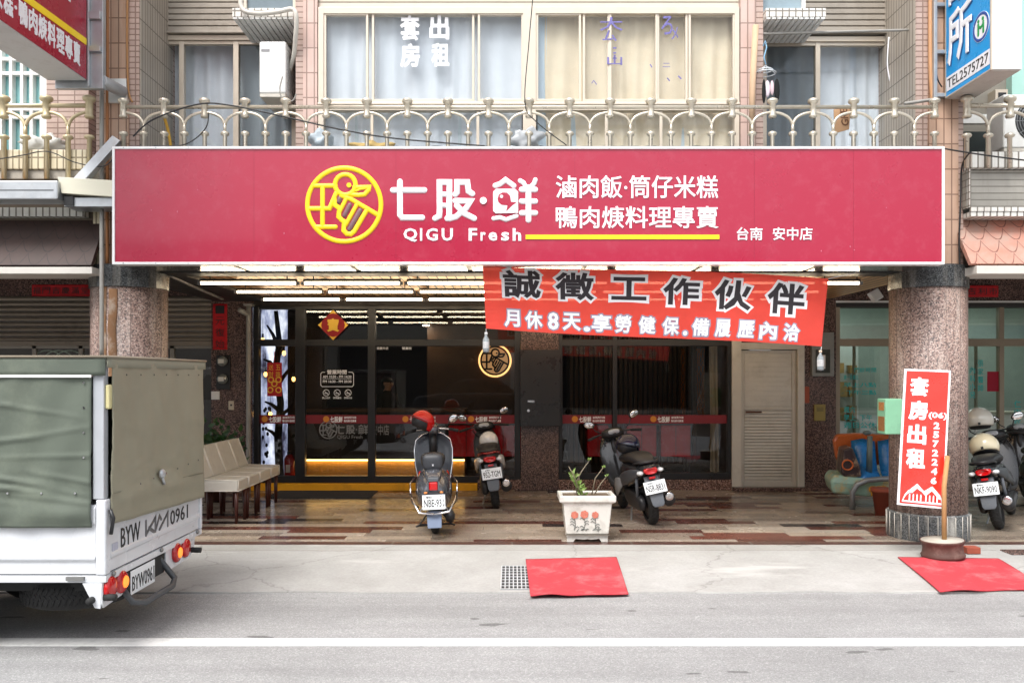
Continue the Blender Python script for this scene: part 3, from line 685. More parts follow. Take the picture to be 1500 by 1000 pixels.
def shop_name(m, fx, fz, k, fn, t, fish=None):
    """the three big characters, drawn as rounded strokes on the 1500x675 sketch of the sign; fx, fz place (0,0)"""
    P = lambda *q: [(fx + x * k, fz - y * k) for x, y in q]
    w = 32 * k
    def s(*q, ww=1., d=1.): m.stroke(P(*q), w * ww, fn, t * d)
    s((583, 220), (757, 220)); s((622, 173), (622, 355), (634, 371), (745, 371), d=.98)
    s((815, 375), (838, 362), (840, 340), (840, 176), (893, 176), (893, 362), (882, 376), d=.97); s((850, 243), (886, 243), ww=.85, d=.95); s((850, 304), (886, 304), ww=.85, d=.95)
    s((926, 243), (936, 232), (936, 176), (992, 176), (998, 225), (1020, 240), d=.96); s((926, 279), (1010, 279), (985, 320), (930, 366), (895, 376), d=.94); s((934, 305), (975, 348), (1030, 375), d=.93)
    cx, cz = P((1080, 278))[0]; m.disc(cx, cz, 19 * k, fn, t, 18)
    s((1145, 195), (1172, 186), (1202, 163), (1248, 196), ww=.9, d=.97)
    if fish is None:
        s((1150, 235), (1255, 235), (1255, 335), (1150, 335), (1150, 235), ww=.8); s((1150, 285), (1255, 285), ww=.6, d=.9); s((1203, 235), (1203, 335), ww=.6, d=.88)
    else:
        m.prism([(fx + x * k, fz - y * k) for x, y in ((1150, 214), (1255, 214), (1271, 230), (1271, 345), (1148, 348), (1134, 335), (1134, 230))], fn, 0, t * .99)
        fp = [(1158, 268), (1165, 246), (1185, 234), (1210, 235), (1228, 254), (1232, 285), (1264, 288), (1240, 305), (1205, 338), (1212, 305), (1180, 302), (1163, 288)]
        fish.prism([(fx + x * k, fz - y * k) for x, y in fp], fn, t * .995, t * 1.12)
        ex, ez = P((1180, 256))[0]; m.disc(ex, ez, 9 * k, fn, t * 1.3, 14)
    s((1136, 376), (1170, 370), (1205, 382), (1262, 362), ww=.75, d=.9)
    s((1282, 168), (1300, 178), (1312, 200), ww=.8, d=.93); s((1366, 163), (1360, 182), (1344, 200), ww=.8, d=.92); s((1290, 217), (1366, 217), ww=.95, d=.91); s((1290, 281), (1366, 281), ww=.95, d=.91); s((1290, 345), (1366, 345), ww=.95, d=.91); s((1328, 205), (1328, 384), d=.98)
# frosted name on the lower glass
m = MB(); g = MB(); k = 1 / 1000.
duck_logo(m, g, U(481), V(629), .125, front(GF - .0055), .0012)
shop_name(m, U(494) - .30 , V(629) + .145, .00052, front(GF - .0055), .0012)
m.text("安中店", pbox(545, 622, 570, 637, GF), front(GF - .0055), .0, .001); m.text("QIGU Fresh", pbox(494, 637, 531, 643, GF), front(GF - .0055), .0, .001)
m.v += []; fz_ = M("frosted_vinyl", (.22, .22, .22), .7, var=.1)
m.build("frosted_name", fz_, SFL); g.build("frosted_name", M("frosted_vinyl_dim", (.1, .1, .1), .7), SFL)

# metal door
Y = GF
f = MB(); f.box(FX(1070, Y), FX(1084, Y), Y - .08, Y + .12, FZ0, HDR - .02); f.box(FX(1166, Y), FX(1176, Y) - .002, Y - .08, Y + .12, FZ0, HDR - .02); f.box(FX(1084, Y), FX(1166, Y), Y - .08, Y + .12, FZ(512, Y), FZ(502, Y)); f.box(FX(1084, Y), FX(1166, Y), Y - .08, Y + .12, HDR - .06, HDR - .02)
df = f.build("door_frame", DOORM, shop, bevel=.005)
MB().box(FX(1084, Y), FX(1166, Y), Y, Y + .02, FZ(502, Y), HDR - .06).build("transom_panel", DARK, df)
d = MB(); d.box(FX(1084.5, Y), FX(1165.5, Y), Y + .01, Y + .05, .1, FZ(513, Y)); 
for a, b, c_, e in ((1084.5, 1090, .1, FZ(513, Y)), (1160, 1165.5, .1, FZ(513, Y))): d.box(FX(a, Y), FX(b, Y), Y - .012, Y + .009, c_, e)
d.box(FX(1090, Y), FX(1160, Y), Y - .012, Y + .009, FZ(600, Y), FZ(596, Y)); d.box(FX(1090, Y), FX(1160, Y), Y - .012, Y + .009, .1, .18); d.box(FX(1090, Y), FX(1160, Y), Y - .012, Y + .009, FZ(517, Y), FZ(513, Y))
dd = d.build("metal_door", DOORM, shop, bevel=.003)
l = MB(); z = .2
while z < FZ(602, Y): l.prism([(Y - .006, z), (Y + .0095, z + .012), (Y + .0095, z + .036), (Y - .004, z + .03)], lambda u, v, w: Vector((w, u, v)), FX(1090.5, Y), FX(1159.5, Y)); z += .042
l.build("louvre", DOORM, dd)
l = MB(); z = FZ(594, Y)
while z < FZ(520, Y): l.prism([(Y - .001, z), (Y + .0095, z + .004), (Y + .0095, z + .06), (Y + .002, z + .062)], lambda u, v, w: Vector((w, u, v)), FX(1090.5, Y), FX(1159.5, Y)); z += .066
l.build("louvre", DOORM, dd)
MB().tube([(FX(1092, Y), Y - .03, FZ(603, Y)), (FX(1094, Y), Y - .045, FZ(603, Y)), (FX(1112, Y), Y - .045, FZ(603, Y)), (FX(1114, Y), Y - .03, FZ(603, Y))], .012, 8).build("handle", WOOD, dd)
slab("threshold", GRAND, FX(1070, Y), FX(1222, Y), Y - .2, Y - .085, FZ0, .11, bevel=.004)
# black panel box with slots on the middle pier
pb = slab("meter_cabinet", M("black_cabinet_paint", (.016, .016, .018), .3, var=.1), FX(762, 11.2), FX(821, 11.2), 11.18, GF - .052, FZ(624, 11.2), FZ(512, 11.2), parent=None, bevel=.004, label="flat black metal cabinet covering the middle granite pier", cat="cabinet")
m = MB(); f_ = front(11.179); m.box(FX(773, 11.2), FX(783, 11.2), 11.174, 11.179, FZ(589, 11.2), FZ(586, 11.2)); m.disc(FX(774, 11.2), FZ(601, 11.2), .02, f_, .003, 6); m.build("slot_plate", CHROME, pb)
MB().box(FX(796, 11.2), FX(811, 11.2), 11.175, 11.179, FZ(591, 11.2), FZ(586, 11.2)).build("slot_plate", DARK, pb)
# interior of the restaurant
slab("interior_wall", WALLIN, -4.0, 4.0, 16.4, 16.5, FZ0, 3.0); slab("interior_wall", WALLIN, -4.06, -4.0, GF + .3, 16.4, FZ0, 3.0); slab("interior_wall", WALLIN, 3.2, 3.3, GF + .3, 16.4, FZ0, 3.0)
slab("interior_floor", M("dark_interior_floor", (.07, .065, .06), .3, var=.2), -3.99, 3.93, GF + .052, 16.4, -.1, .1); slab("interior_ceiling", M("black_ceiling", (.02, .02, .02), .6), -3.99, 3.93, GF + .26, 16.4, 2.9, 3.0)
slab("interior_wood_wall", WOODIN, -1.35, .35, 13.4, 13.5, .1, 2.9)
slab("back_light_panel", M("pale_backlit_stone", (.4, .44, .55), .5), -3.98, -3.26, 12.2, 12.25, .1, 2.85)
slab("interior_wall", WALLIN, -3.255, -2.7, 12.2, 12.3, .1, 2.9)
# ------------------------------------------------------------------ main signboard
SY = 7.42
X0, X1, Z0, Z1 = FX(165, SY), FX(1383, SY), FZ(387.5, SY), FZ(215, SY)
sb = thing("shop_signboard", "long red signboard with yellow duck emblem over the whole arcade", "signboard", ((X0 + X1) / 2, SY + .2, Z0))
m = MB(); t = .022
m.box(X0, X1, SY - .012, SY + .1, Z0, Z0 + t); m.box(X0, X1, SY - .012, SY + .1, Z1 - t, Z1); m.box(X0, X0 + t, SY - .012, SY + .1, Z0 + t, Z1 - t); m.box(X1 - t, X1, SY - .012, SY + .1, Z0 + t, Z1 - t)
m.build("frame", SIGNFRAME, sb, bevel=.003)
MB().box(X0 + t, X1 - t, SY, SY + .03, Z0 + t, Z1 - t).build("face", RED_SIGN, sb)
MB().box(X0 + .005, X1 - .005, SY + .101, SY + .5, Z0 + .012, Z1 - .01).build("back_box", STEEL, sb)
m = MB()
for q in range(7): m.box(X0 + .02 + q * 1.045, X0 + .02 + q * 1.045 + 1.0, SY + .101, SY + .52, Z0 + .004, Z0 + .0115)
m.build("soffit_sheet", M("brushed_soffit_metal", (.2, .19, .18), .2, .8, var=.15), sb)
f = front(SY - .0005)
G_ = lambda q, o, s_: o + q / s_
m = MB(); g = MB(); k = SY / F / 3.75
duck_logo(m, g, FX(420 + 316 / 3.75, SY), FZ(220 + 300 / 3.75, SY), 215 * k, f, .012)
m.box(FX(770, SY), FX(1053.5, SY), SY - .008, SY - .0003, FZ(350.5, SY), FZ(344, SY))
m.build("emblem", YELLOW, sb); g.build("emblem_bar", M("brownish_grey_acrylic", "#7b5b60", .5), sb)
m = MB(); fi = MB()
shop_name(m, FX(420, SY), FZ(220, SY), k, f, .012, fi)
fi.build("emblem_bar", RED_SIGN, sb)
for ch, a, b, y0_, y1_ in (("Q", 591, 611.5, 334.5, 354.5), ("I", 615.3, 618.6, 334.5, 353), ("G", 624, 641.5, 334.5, 353), ("U", 647, 663.5, 334.5, 353), ("F", 686.5, 699, 334.5, 353), ("r", 704, 711.5, 340, 353), ("e", 715.5, 728.5, 340, 353), ("s", 734, 746, 340, 353), ("h", 751, 763.5, 334.5, 353)):
    m.text(ch, pbox(a, y0_, b, y1_, SY), f, .03, .006)
m.text("滷肉飯·筒仔米糕", pbox(814, 257, 1052, 291, SY), f, .014, .006); m.text("鴨肉焿料理專賣", pbox(814, 302, 1053, 335, SY), f, .014, .006)
m.text("台南", pbox(1079, 333, 1117, 352, SY), f, .014, .006); m.text("安中店", pbox(1132, 333, 1190, 352, SY), f, .014, .006)
m.build("lettering", LETTER, sb)
m = MB()
for q in (372, 580, 842, 1105, 1250): m.box(FX(q, SY) - .0012, FX(q, SY) + .0012, SY - .0008, SY - .0002, Z0 + t + .001, Z1 - t - .001)
m.build("sheet_joint", M("sheet_joint", "#8f1434", .5), sb)
m = MB(); rnd = random.Random(21)
for q in range(26): x = X0 + .1 + (X1 - X0 - .2) * q / 25; m.ell((x, SY - .013, Z0 + t / 2), (.005, .003, .005), 8, 5); m.ell((x, SY - .013, Z1 - t / 2), (.005, .003, .005), 8, 5)
m.build("rivet", STEEL, sb)
m = MB()
for q in range(9): m.ell((rnd.choice((rnd.uniform(X0 + .2, X0 + 1.8), rnd.uniform(X1 - 1.2, X1 - .2))), SY - .0005, rnd.uniform(Z0 + .1, Z1 - .1)), (.005, .0012, rnd.uniform(.003, .01)), 8, 5)
m.build("paint_chip", M("pale_chip", "#c06a80", .6), sb)
# ------------------------------------------------------------------ recruitment banner
BYF = 7.66
tl, tr, br, bl = [(FX(a, BYF), FZ(b, BYF)) for a, b in ((707, 390.5), (1214, 408), (1202, 507.5), (712, 481))]
def bmap(u, v, w=0):
    """u 0..1 left to right, v 0..1 bottom to top over the slack cloth"""
    x = (bl[0] * (1 - u) + br[0] * u) * (1 - v) + (tl[0] * (1 - u) + tr[0] * u) * v
    z = (bl[1] * (1 - u) + br[1] * u) * (1 - v) + (tl[1] * (1 - u) + tr[1] * u) * v
    z += (.018 * math.sin(math.pi * u)) * v - .008 * math.sin(2 * math.pi * u)
    y = BYF + .03 * math.sin(u * 5 + v * 2) * (1 - v * .6) + .012 * math.sin(u * 13) * (1 - v)
    return Vector((x, y - w, z))
bn = thing("hanging_banner", "slanting red cloth banner advertising jobs under the signboard", "banner", ((tl[0] + tr[0]) / 2, BYF, bl[1]))
MB().sheet(lambda u, v: bmap(u, v), 80, 12).build("cloth", translucent("red_banner_cloth", "#fb6058", .55, .015), bn)
def buv(px, py):
    u = (px - 709) / (1209 - 709); top = 391 + 17 * u; bot = 481 + 26.5 * u
    return u, (bot - py) / (bot - top)
WTXT = M("banner_white_print", "#f0f0f2", .6, var=.02); GTXT = M("banner_grey_outline", "#8d8da0", .6, var=.02)
def btext(m, ch, x0, y0, x1, y1, bold, depth):
    """glyph box in photo pixels on the banner, sheared to follow its edge"""
    cu = (x0 + x1) / 2
    (u0, v1), (u1, v0) = buv(x0, y0), buv(x1, y1)
    vm1 = buv(cu, y0)[1]; vm0 = buv(cu, y1)[1]
    m.text(ch, (u0, u1, vm0, vm1), bmap, bold, depth, both=True)
mw, mk, ms, mg = MB(), MB(), MB(), MB()
big = [("誠", 737, 396, 793, 437), ("徵", 813, 400, 871, 440), ("工", 895, 408, 947, 441), ("作", 970, 410, 1024, 449), ("伙", 1045, 413, 1100, 457), ("伴", 1122, 416, 1178, 462)]
for ch, x0, y0, x1, y1 in big:
    btext(mw, ch, x0 - 4, y0 - 4, x1 + 4, y1 + 4, .1, .0015); btext(mk, ch, x0, y0, x1, y1, .035, .003)
sm_ = "月休8天.享勞健保.備履歷內洽"
xs = [(737, 760), (768, 794), (802, 818), (824, 851), (855, 865), (867, 896), (902, 926), (937, 962), (972, 997), (1003, 1010), (1016, 1041), (1050, 1073), (1083, 1107), (1115, 1140), (1150, 1174)]
for ch, (a, b) in zip(sm_, xs):
    u = (a - 709) / 500.; yc = 464 + 27 * u
    h = 12.5
    y0, y1 = (yc - h, yc + h) if ch != '.' else (yc + h - 7, yc + h)
    btext(mg, ch, a - 2, y0 - 2, b + 2, y1 + 2, .08, .0012); btext(ms, ch, a, y0, b, y1, .03, .0026)
mw.build("lettering_outline", WTXT, bn); mk.build("lettering", M("banner_black_print", "#2a2328", .6, var=.02), bn); mg.build("lettering_outline", GTXT, bn); ms.build("lettering", WTXT, bn)
m = MB()
m.tube([bmap(0, 1), bmap(0, 1) + Vector((-.03, .1, .07))], .003, 5); m.tube([bmap(1, 1), (FX(1262, BYF), BYF + .05, FZ(397, BYF))], .004, 5)
m.tube([bmap(0, 0), bmap(0, 0) + Vector((0, 0, -.05))], .002, 5); m.tube([bmap(1, 0), bmap(1, 0) + Vector((-.01, 0, -.06))], .002, 5)
m.build("tie_string", LETTER, bn)
for q, lb in ((0, "plastic water bottle weight hanging from the banner's left corner"), (1, "plastic water bottle weight hanging from the banner's right corner")):
    p = bmap(q, 0); b = thing("bottle_weight", lb, "bottle", (p.x - .01 * q, p.y, p.z - .22), "bottles weighing down the banner")
    MB().lathe([(.001, 0), (.028, .005), (.03, .02), (.03, .12), (.012, .15), (.012, .165)], 14, Matrix.Translation((p.x - .01 * q, p.y, p.z - .22))).build("body", M("cloudy_plastic_%d" % q, "#8f9699", .25, var=.3, scale=30), b)
    MB().lathe([(.014, .165), (.014, .185), (.001, .186)], 12, Matrix.Translation((p.x - .01 * q, p.y, p.z - .22))).build("cap", M("bottle_cap_%d" % q, "#e6c9b0" if q else "#e8e8e8", .4), b)
    MB().lathe([(.0306, .04), (.0306, .1)], 14, Matrix.Translation((p.x - .01 * q, p.y, p.z - .22)), cap=False).build("label", M("bottle_label_%d" % q, "#c9c9c9", .5, var=.4, scale=60), b)
# ------------------------------------------------------------------ tube lights under the arcade ceiling
TUBE = emis("lit_fluorescent_tube", (1, .82, .56), 13.)
rows = [(8.3, FZ(414.5, 8.3), "front"), (9.4, FZ(427.5, 9.4), "middle"), (10.4, FZ(438.5, 10.4), "rear")]
proto = None
for Y, z, rn in rows:
    n = 6
    for q in range(n + 1):
        x = -3.1 + 1.0225 * q; L = 1.0 if q < n else .42
        if L == 1.0 and proto is not None: o = copy_tree(proto)
        else:
            o = thing("tube_light", "x", "ceiling light", (0, 0, 0))
            hz = 2.758 - z
            MB().box(.02, L - .02, -.014, .014, .0135, .04).build("housing", M("lamp_housing_%d" % q, "#3a342e", .5), o)
            MB().cyl((.03, 0, 0), (L - .03, 0, 0), .0125, 10).build("tube", TUBE, o)
            m = MB()
            for a in (0, L - .032): m.box(a, a + .032, -.017, .017, -.018, .0139)
            m.build("end_cap", M("grey_end_cap_%d" % q, "#8d8d8d", .5), o)
            m = MB()
            for a in (.12 * L, .88 * L): m.cyl((a, 0, .0395), (a, 0, .115), .006, 6)
            m.build("hanger", DARK, o)
            if L == 1.0: proto = o
        o.location = (x, Y, z)
        nm = ["first", "second", "third", "fourth", "fifth", "sixth", "last, shorter"][q]
        tag(o, "%s lit tube from the left in the %s row of arcade lights" % (nm, rn), "ceiling light", "fluorescent tubes under the arcade ceiling")
# ------------------------------------------------------------------ balcony railings
def railing(name, label, Y, x0, pitch, n, zr, rail_ext=(0, 0), scale=1., slabz=3.3, mat=GOLDR, half=(0, 0)):
    o = thing(name, label, "railing", (x0 + pitch * n / 2, Y, slabz))
    K = Y / F; xs = [x0 + pitch * q for q in range(n + 1)]
    MB().cyl((xs[0] - rail_ext[0], Y, zr), (xs[-1] + rail_ext[1], Y, zr), .0175 * scale, 12).build("top_rail", mat, o)
    for q, x in enumerate(xs):
        m = MB(); m.lathe([(.03, -.1), (.038, -.085), (.028, -.07), (.028, .03), (.044, .036), (.05, .05), (.046, .066), (.03, .076), (.001, .078)], 14, Matrix.Translation((x, Y - .004, zr)) @ Matrix.Scale(scale, 4))
        m.build("clamp", mat, o)
    zc = zr - .245 * scale; zv = zr - .16 * scale
    m_posts = [x0 + pitch * (q + .5) for q in range(n)]
    for q in range(n):
        xm = m_posts[q]; m = MB()
        for s_ in (-1, 1):
            pts = [(xm + s_ * (.006 + (pitch / 2 - .006) * (1 - math.cos(R(9 * kk)))), Y, zv + (zr - .05 * scale - zv) * math.sin(R(9 * kk))) for kk in range(11)]
            m.tube(pts, .0135 * scale, 8)
        m.tube([(xm, Y, zv + .012), (xm, Y, zc)], .0145 * scale, 8)
        m.build("arch", mat, o)
    for x in sorted(xs + m_posts):
        MB().lathe([(.019 * scale, slabz), (.019 * scale, zc - .02), (.034 * scale, zc - .014), (.04 * scale, zc), (.034 * scale, zc + .014), (.02 * scale, zc + .022), (.001, zc + .024)], 12, Matrix.Translation((x, Y, 0))).build("post", mat, o)
    return o
RY = 7.7
railing("balcony_railing", "long champagne metal balcony railing of arches above the red signboard", RY, FX(181, RY), 59.4 * RY / F, 20, FZ(157, RY), (0, .0))
railing("balcony_railing", "short bronze balcony railing of arches under the projecting red sign", RY, FX(-57, RY), 62.7 * RY / F, 3, FZ(155, RY), (.4, 0), 1.18, 3.4, M("bronze_railing_metal", "#cfbf9c", .38, .35, var=.12, dirt=("#8f7a50", .4, 5)))
railing("balcony_railing", "short champagne balcony railing in front of the clinic's air conditioner", RY, FX(1416, RY), 63 * RY / F, 3, FZ(155, RY), (0, .3), 1.12, 3.5)
# slack black cables along the railings
def cable(label, pts, r=.008, mat=None, name="cable", cat="cable"):
    P = [Vector(p) for p in pts]; out = []
    for i in range(len(P) - 1):
        p0, p1, p2, p3 = P[max(0, i - 1)], P[i], P[i + 1], P[min(len(P) - 1, i + 2)]
        for q in range(8):
            t = q / 8; out.append(.5 * ((2 * p1) + (p2 - p0) * t + (2 * p0 - 5 * p1 + 4 * p2 - p3) * t * t + (3 * p1 - p0 - 3 * p2 + p3) * t ** 3))
    out.append(P[-1]); m = MB(); m.tube(out, r, 6); return m.build(name, mat or CABLE, None, label, cat)
pp = lambda a, b, Y: (FX(a, Y), Y, FZ(b, Y))
cable("black cable drooping along the railing from its left end to the bay", [pp(195, 200, 7.6), pp(225, 175, 7.6), pp(290, 153, 7.62), pp(340, 155, 7.62), pp(420, 172, 7.62), pp(500, 190, 7.62), pp(580, 203, 7.62), pp(710, 214, 7.62)], .007)
cable("thin cable crossing the clear bay window pane downward", [pp(783, -30, 7.6), pp(775, 60, 7.6), pp(769, 150, 7.6), pp(785, 178, 7.6), pp(830, 213, 7.6)], .005)
cable("loose black cable looping below the leftmost railing arches", [pp(306, 165, 7.64), pp(300, 190, 7.64), pp(270, 212, 7.64), pp(225, 214, 7.64)], .005)
cable("yellow hose hanging inside the railing near its left end", [pp(240, 170, 7.8), pp(246, 190, 7.8), pp(252, 225, 7.8)], .014, M("yellow_hose", "#d9a93a", .5), "hose", "hose")
cable("black cable across the left neighbour's cream parapet", [pp(-20, 236, 7.58), pp(30, 228, 7.58), pp(70, 222, 7.58), pp(110, 238, 7.58), pp(150, 244, 7.58), pp(168, 230, 7.58)], .005)
cable("black cable across the clinic's white parapet", [pp(1384, 218, 7.5), pp(1420, 224, 7.52), pp(1462, 230, 7.52), pp(1510, 236, 7.52)], .007)
cable("black cable running down the right pilaster to the awning", [pp(1420, 224, 7.52), pp(1409, 245, 7.8), pp(1407, 300, 7.8), pp(1405, 350, 7.8), pp(1406, 390, 7.8)], .008)
# ------------------------------------------------------------------ projecting red sign, upper left
PX_ = FX(127, 7.5)
f = facing_px(PX_)
ps = thing("projecting_sign", "red projecting signboard with white and yellow print, cropped by the top left corner", "signboard", (PX_ - .17, 6.5, 4.2))
zb = FZ(118, 7.5); y1 = 7.5; y0 = 5.4
MB().box(PX_ - .34, PX_ - .012, y0, y1, zb + .012, 6.6).build("casing", M("sign_side_white", "#d9dadb", .4, var=.08, dirt=("#a09c94", .35, 6)), ps)
MB().box(PX_ - .0115, PX_, y0, y1 - .004, zb + .008, 6.6).build("face", M("dark_red_sign_sheet", "#a3122f", .25, var=.05), ps)
MB().box(PX_ - .345, PX_ - .006, y0, y1, zb, zb + .0115).build("underside", M("white_underside", "#c9cacb", .45, var=.1, dirt=("#8a857c", .4, 5)), ps)
m = MB(); yy = lambda px: -PX_ * F / (750 - px)
m.prism([(yy(-60), FZ(-79, yy(-60))), (yy(126), FZ(57, yy(126))), (yy(126), FZ(66.5, yy(126))), (yy(-60), FZ(-66, yy(-60)))], f, .0003, .006); m.build("yellow_line", YELLOW, ps)
m = MB()
chs = "仔米糕·鴨肉焿料理專賣"; st = .134; zt_ = zb + .077; y = 6.0
for ch in chs:
    if ch == '·': m.disc(y + st * .15, zt_ + .1, .014, f, .006, 14); y += st * .45; continue
    m.text(ch, (y, y + st * .91, zt_, zt_ + .196), f, .03, .006); y += st
m.text("QIGU Fresh", (5.9, 7.22, 4.765, 4.98), f, .03, .006)
m.build("lettering", LETTER, ps)
m = MB(); m.box(PX_ + .0, PX_ + .02, y1 + .0005, y1 + .03, zb - .05, 6.6); m.box(PX_ - .3, PX_ + .13, y1 + .031, y1 + .09, zb - .06, 6.6); m.box(PX_ + .02, PX_ + .12, y1 + .0, y1 + .0305, zb + .55, zb + .62); m.box(PX_ + .02, PX_ + .12, y1, y1 + .0305, zb + .26, zb + .31)
m.tube([(PX_ + .1, y1 + .06, zb + .02), (FX(187, UP) - .03, UP - .03, FZ(137, UP))], .055, 14)
m.build("steel_bracket", STEEL, ps, bevel=.004)
MB().box(FX(156, UP), FX(187, UP), UP - .03, UP - .002, FZ(152, UP), FZ(117, UP)).build("mounting_plate", WHITE, ps)
# ------------------------------------------------------------------ clinic sign, upper right
CX0 = FX(1385, 7.8)
f = facing_nx(CX0); yf, yn = 7.8, CX0 * F / 702.; zb = 4.165
cs = thing("clinic_sign", "blue and white projecting clinic sign with round green emblem", "signboard", (CX0 + .13, 7.4, zb))
MB().box(CX0 + .012, CX0 + .256, yn, yf, zb + .006, 6.8).build("casing", M("white_sign_box", "#eef1f4", .35, var=.04, dirt=("#c9cdd0", .3, 4)), cs)
MB().box(CX0, CX0 + .0115, yn + .012, yf - .012, zb + .014, 6.8).build("face", M("blue_sign_sheet", "#1c9be0", .3, var=.04), cs)
MB().box(CX0 + .004, CX0 + .25, yn + .006, yf - .003, zb - .004, zb + .0055).build("underside", M("grey_underside", "#bdb6ae", .5, var=.15, dirt=("#7a7269", .4, 6)), cs)
m = MB(); m.box(CX0 - .004, CX0 + .0117, yn, yn + .0115, zb, 6.8); m.box(CX0 - .004, CX0 + .0117, yf - .0115, yf, zb, 6.8); m.box(CX0 - .004, CX0 + .0117, yn + .0116, yf - .0116, zb, zb + .012); m.build("edge_trim", ALU, cs)
m = MB(); m.box(CX0 - .003, CX0 - .0005, yn + .02, yf - .02, zb + .055, zb + .185); m.build("phone_strip", LETTER, cs)
MB().text("TEL2575727", (-yf + .045, -yn - .035, zb + .078, zb + .162), facing_nx(CX0 - .0035), .0, .002).build("lettering", INK, cs)
m = MB(); sh = MB(); dg = MB()
for ch, z0, z1 in (("所", zb + .27, zb + .76), ("診", zb + .81, zb + 1.31)):
    m.text(ch, (-yf + .05, -yn - .29, z0, z1), f, .02, .012); sh.text(ch, (-yf + .065, -yn - .275, z0 - .015, z1 - .015), f, .02, .004)
m.build("lettering", LETTER, cs); sh.build("lettering_edge", M("deep_blue_edge", "#0e4f8c", .4), cs)
ec, ez, er = -yn - .15, zb + .42, .125
MB().disc(ec, ez, er, f, .004, 36).build("emblem", LETTER, cs)
rg = MB(); fr_ = facing_nx(CX0 - .0045)
for a0, a1 in ((-75, 25), (35, 150), (160, 275)): rg.stroke(arc(ec, ez, er * .88, a0, a1, 16), er * .2, fr_, .002)
rg.build("emblem", M("emblem_blue", "#2a4f9e", .4), cs)
gm = MB(); s_ = er * .5; Q = lambda *q: [(ec + a * s_, ez + b * s_) for a, b in q]
for sx in (-1, 1):
    gm.disc(ec + sx * .55 * s_, ez + .95 * s_, .24 * s_, fr_, .003, 14)
    gm.stroke(Q((sx * .62, .5), (sx * .62, -.9)), .45 * s_, fr_, .003)
gm.stroke(Q((-.5, .15), (0, -.12), (.5, .15)), .4 * s_, fr_, .0034)
gm.build("emblem", M("emblem_green", "#18964c", .4), cs)
m = MB()
for z in (zb + .02, zb + .42, zb + .86, zb + 1.3): m.box(CX0 - .1, CX0 + .2, yf + .0005, UP + .0, z, z + .035)
m.box(CX0 - .12, CX0 - .09, yf - .03, UP - .001, zb - .05, 6.8); m.build("steel_bracket", STEEL, cs, bevel=.003)

# ------------------------------------------------------------------ air conditioners
def ac_unit(name, label, loc, size, rz=0, fan=True):
    """front (fan side) faces -Y in its own frame"""
    w, d, h = size; o = thing(name, label, "air conditioner")
    MB().box(-w / 2, w / 2, -d / 2, d / 2, 0, h).build("casing", WHITE, o, bevel=.018, seg=3)
    MB().box(-w / 2 + .006, w / 2 - .006, -d / 2 + .006, d / 2 - .006, -.03, -.0005).build("base_tray", M("tray_" + str(round(w * 100)), "#cfcabf", .5), o)
    MB().box(-w / 2 + .02, -w / 2 + .1, -d / 2 - .002, -d / 2 + .01, h - .1, h - .075).build("badge", M("badge_%d" % round(w * 100), "#8a8a8c", .4), o)
    if fan:
        m = MB(); r = h * .4
        for q in range(1, 8): m.stroke(arc(w * .08, h / 2, r * q / 7.5, 0, 360, 40)[:-1], .007, front(-d / 2 - .003), .006, closed=True)
        for q in range(10): a = R(36 * q); m.stroke([(w * .08 + .03 * math.cos(a), h / 2 + .03 * math.sin(a)), (w * .08 + r * math.cos(a), h / 2 + r * math.sin(a))], .006, front(-d / 2 - .002), .006)
        m.build("fan_guard", M("fan_guard_grey", "#8d9092", .4), o); MB().disc(w * .08, h / 2, r, front(-d / 2 - .0002), .0015, 36).build("fan_opening", DARK, o)
    else:
        m = MB(); z = .06
        while z < h - .06: m.box(w / 2 + .0005, w / 2 + .004, -d / 2 + .05, d / 2 - .05, z, z + .012); z += .03
        m.build("side_louvre", M("ac_side_grey", "#b9bbba", .5), o)
    return place(o, loc, rz=rz)
ac_unit("air_conditioner", "white air conditioner unit hung sideways beside the bay's left pilaster", (FX(399, 7.9), 8.13, FZ(137, 7.9)), (.25, .46, .49), 0, False)
ac_unit("air_conditioner", "white air conditioner with round fan guard on the clinic's balcony", (FX(1512, 8.1), 8.25, FZ(217, 8.1)), (.55, .3, .52))
a_ = MB(); Y = 7.95
ac_p = thing("air_conditioner", "rusty framed old air conditioner sitting on the left tiled ledge", "air conditioner", (FX(395, 8.1), 8.2, FZ(12, 7.9)))
m = MB(); z = FZ(12, 7.9); m.box(FX(357, 8.05), FX(433, 8.05), 8.05, 8.45, z + .001, z + .03); m.box(FX(357, 8.05), FX(361, 8.05), 8.05, 8.45, z + .03, z + .4); m.box(FX(429, 8.05), FX(433, 8.05), 8.05, 8.45, z + .03, z + .4); m.build("frame", M("rusty_white_frame", "#d8d0c0", .6, var=.2, dirt=("#9c5a2a", .9, 9)), ac_p)
MB().box(FX(361, 8.05) + .002, FX(429, 8.05) - .002, 8.08, 8.45, z + .032, z + .38).build("grille", M("blue_grey_grille", "#6f7f88", .5, var=.2), ac_p)
ac_q = thing("air_conditioner", "blue grey window unit in a white frame on the right tiled ledge", "air conditioner", (FX(1150, 8.1), 8.2, FZ(12, 7.9)))
m = MB(); m.box(FX(1119, 8.05), FX(1180, 8.05), 8.05, 8.45, z + .001, z + .03); m.box(FX(1175, 8.05), FX(1180, 8.05), 8.05, 8.45, z + .03, z + .4); m.build("frame", WHITE, ac_q)
MB().box(FX(1119, 8.05), FX(1175, 8.05) - .002, 8.08, 8.45, z + .032, z + .38).build("grille", M("blue_grey_grille_b", "#8ea1ab", .5, var=.2), ac_q)
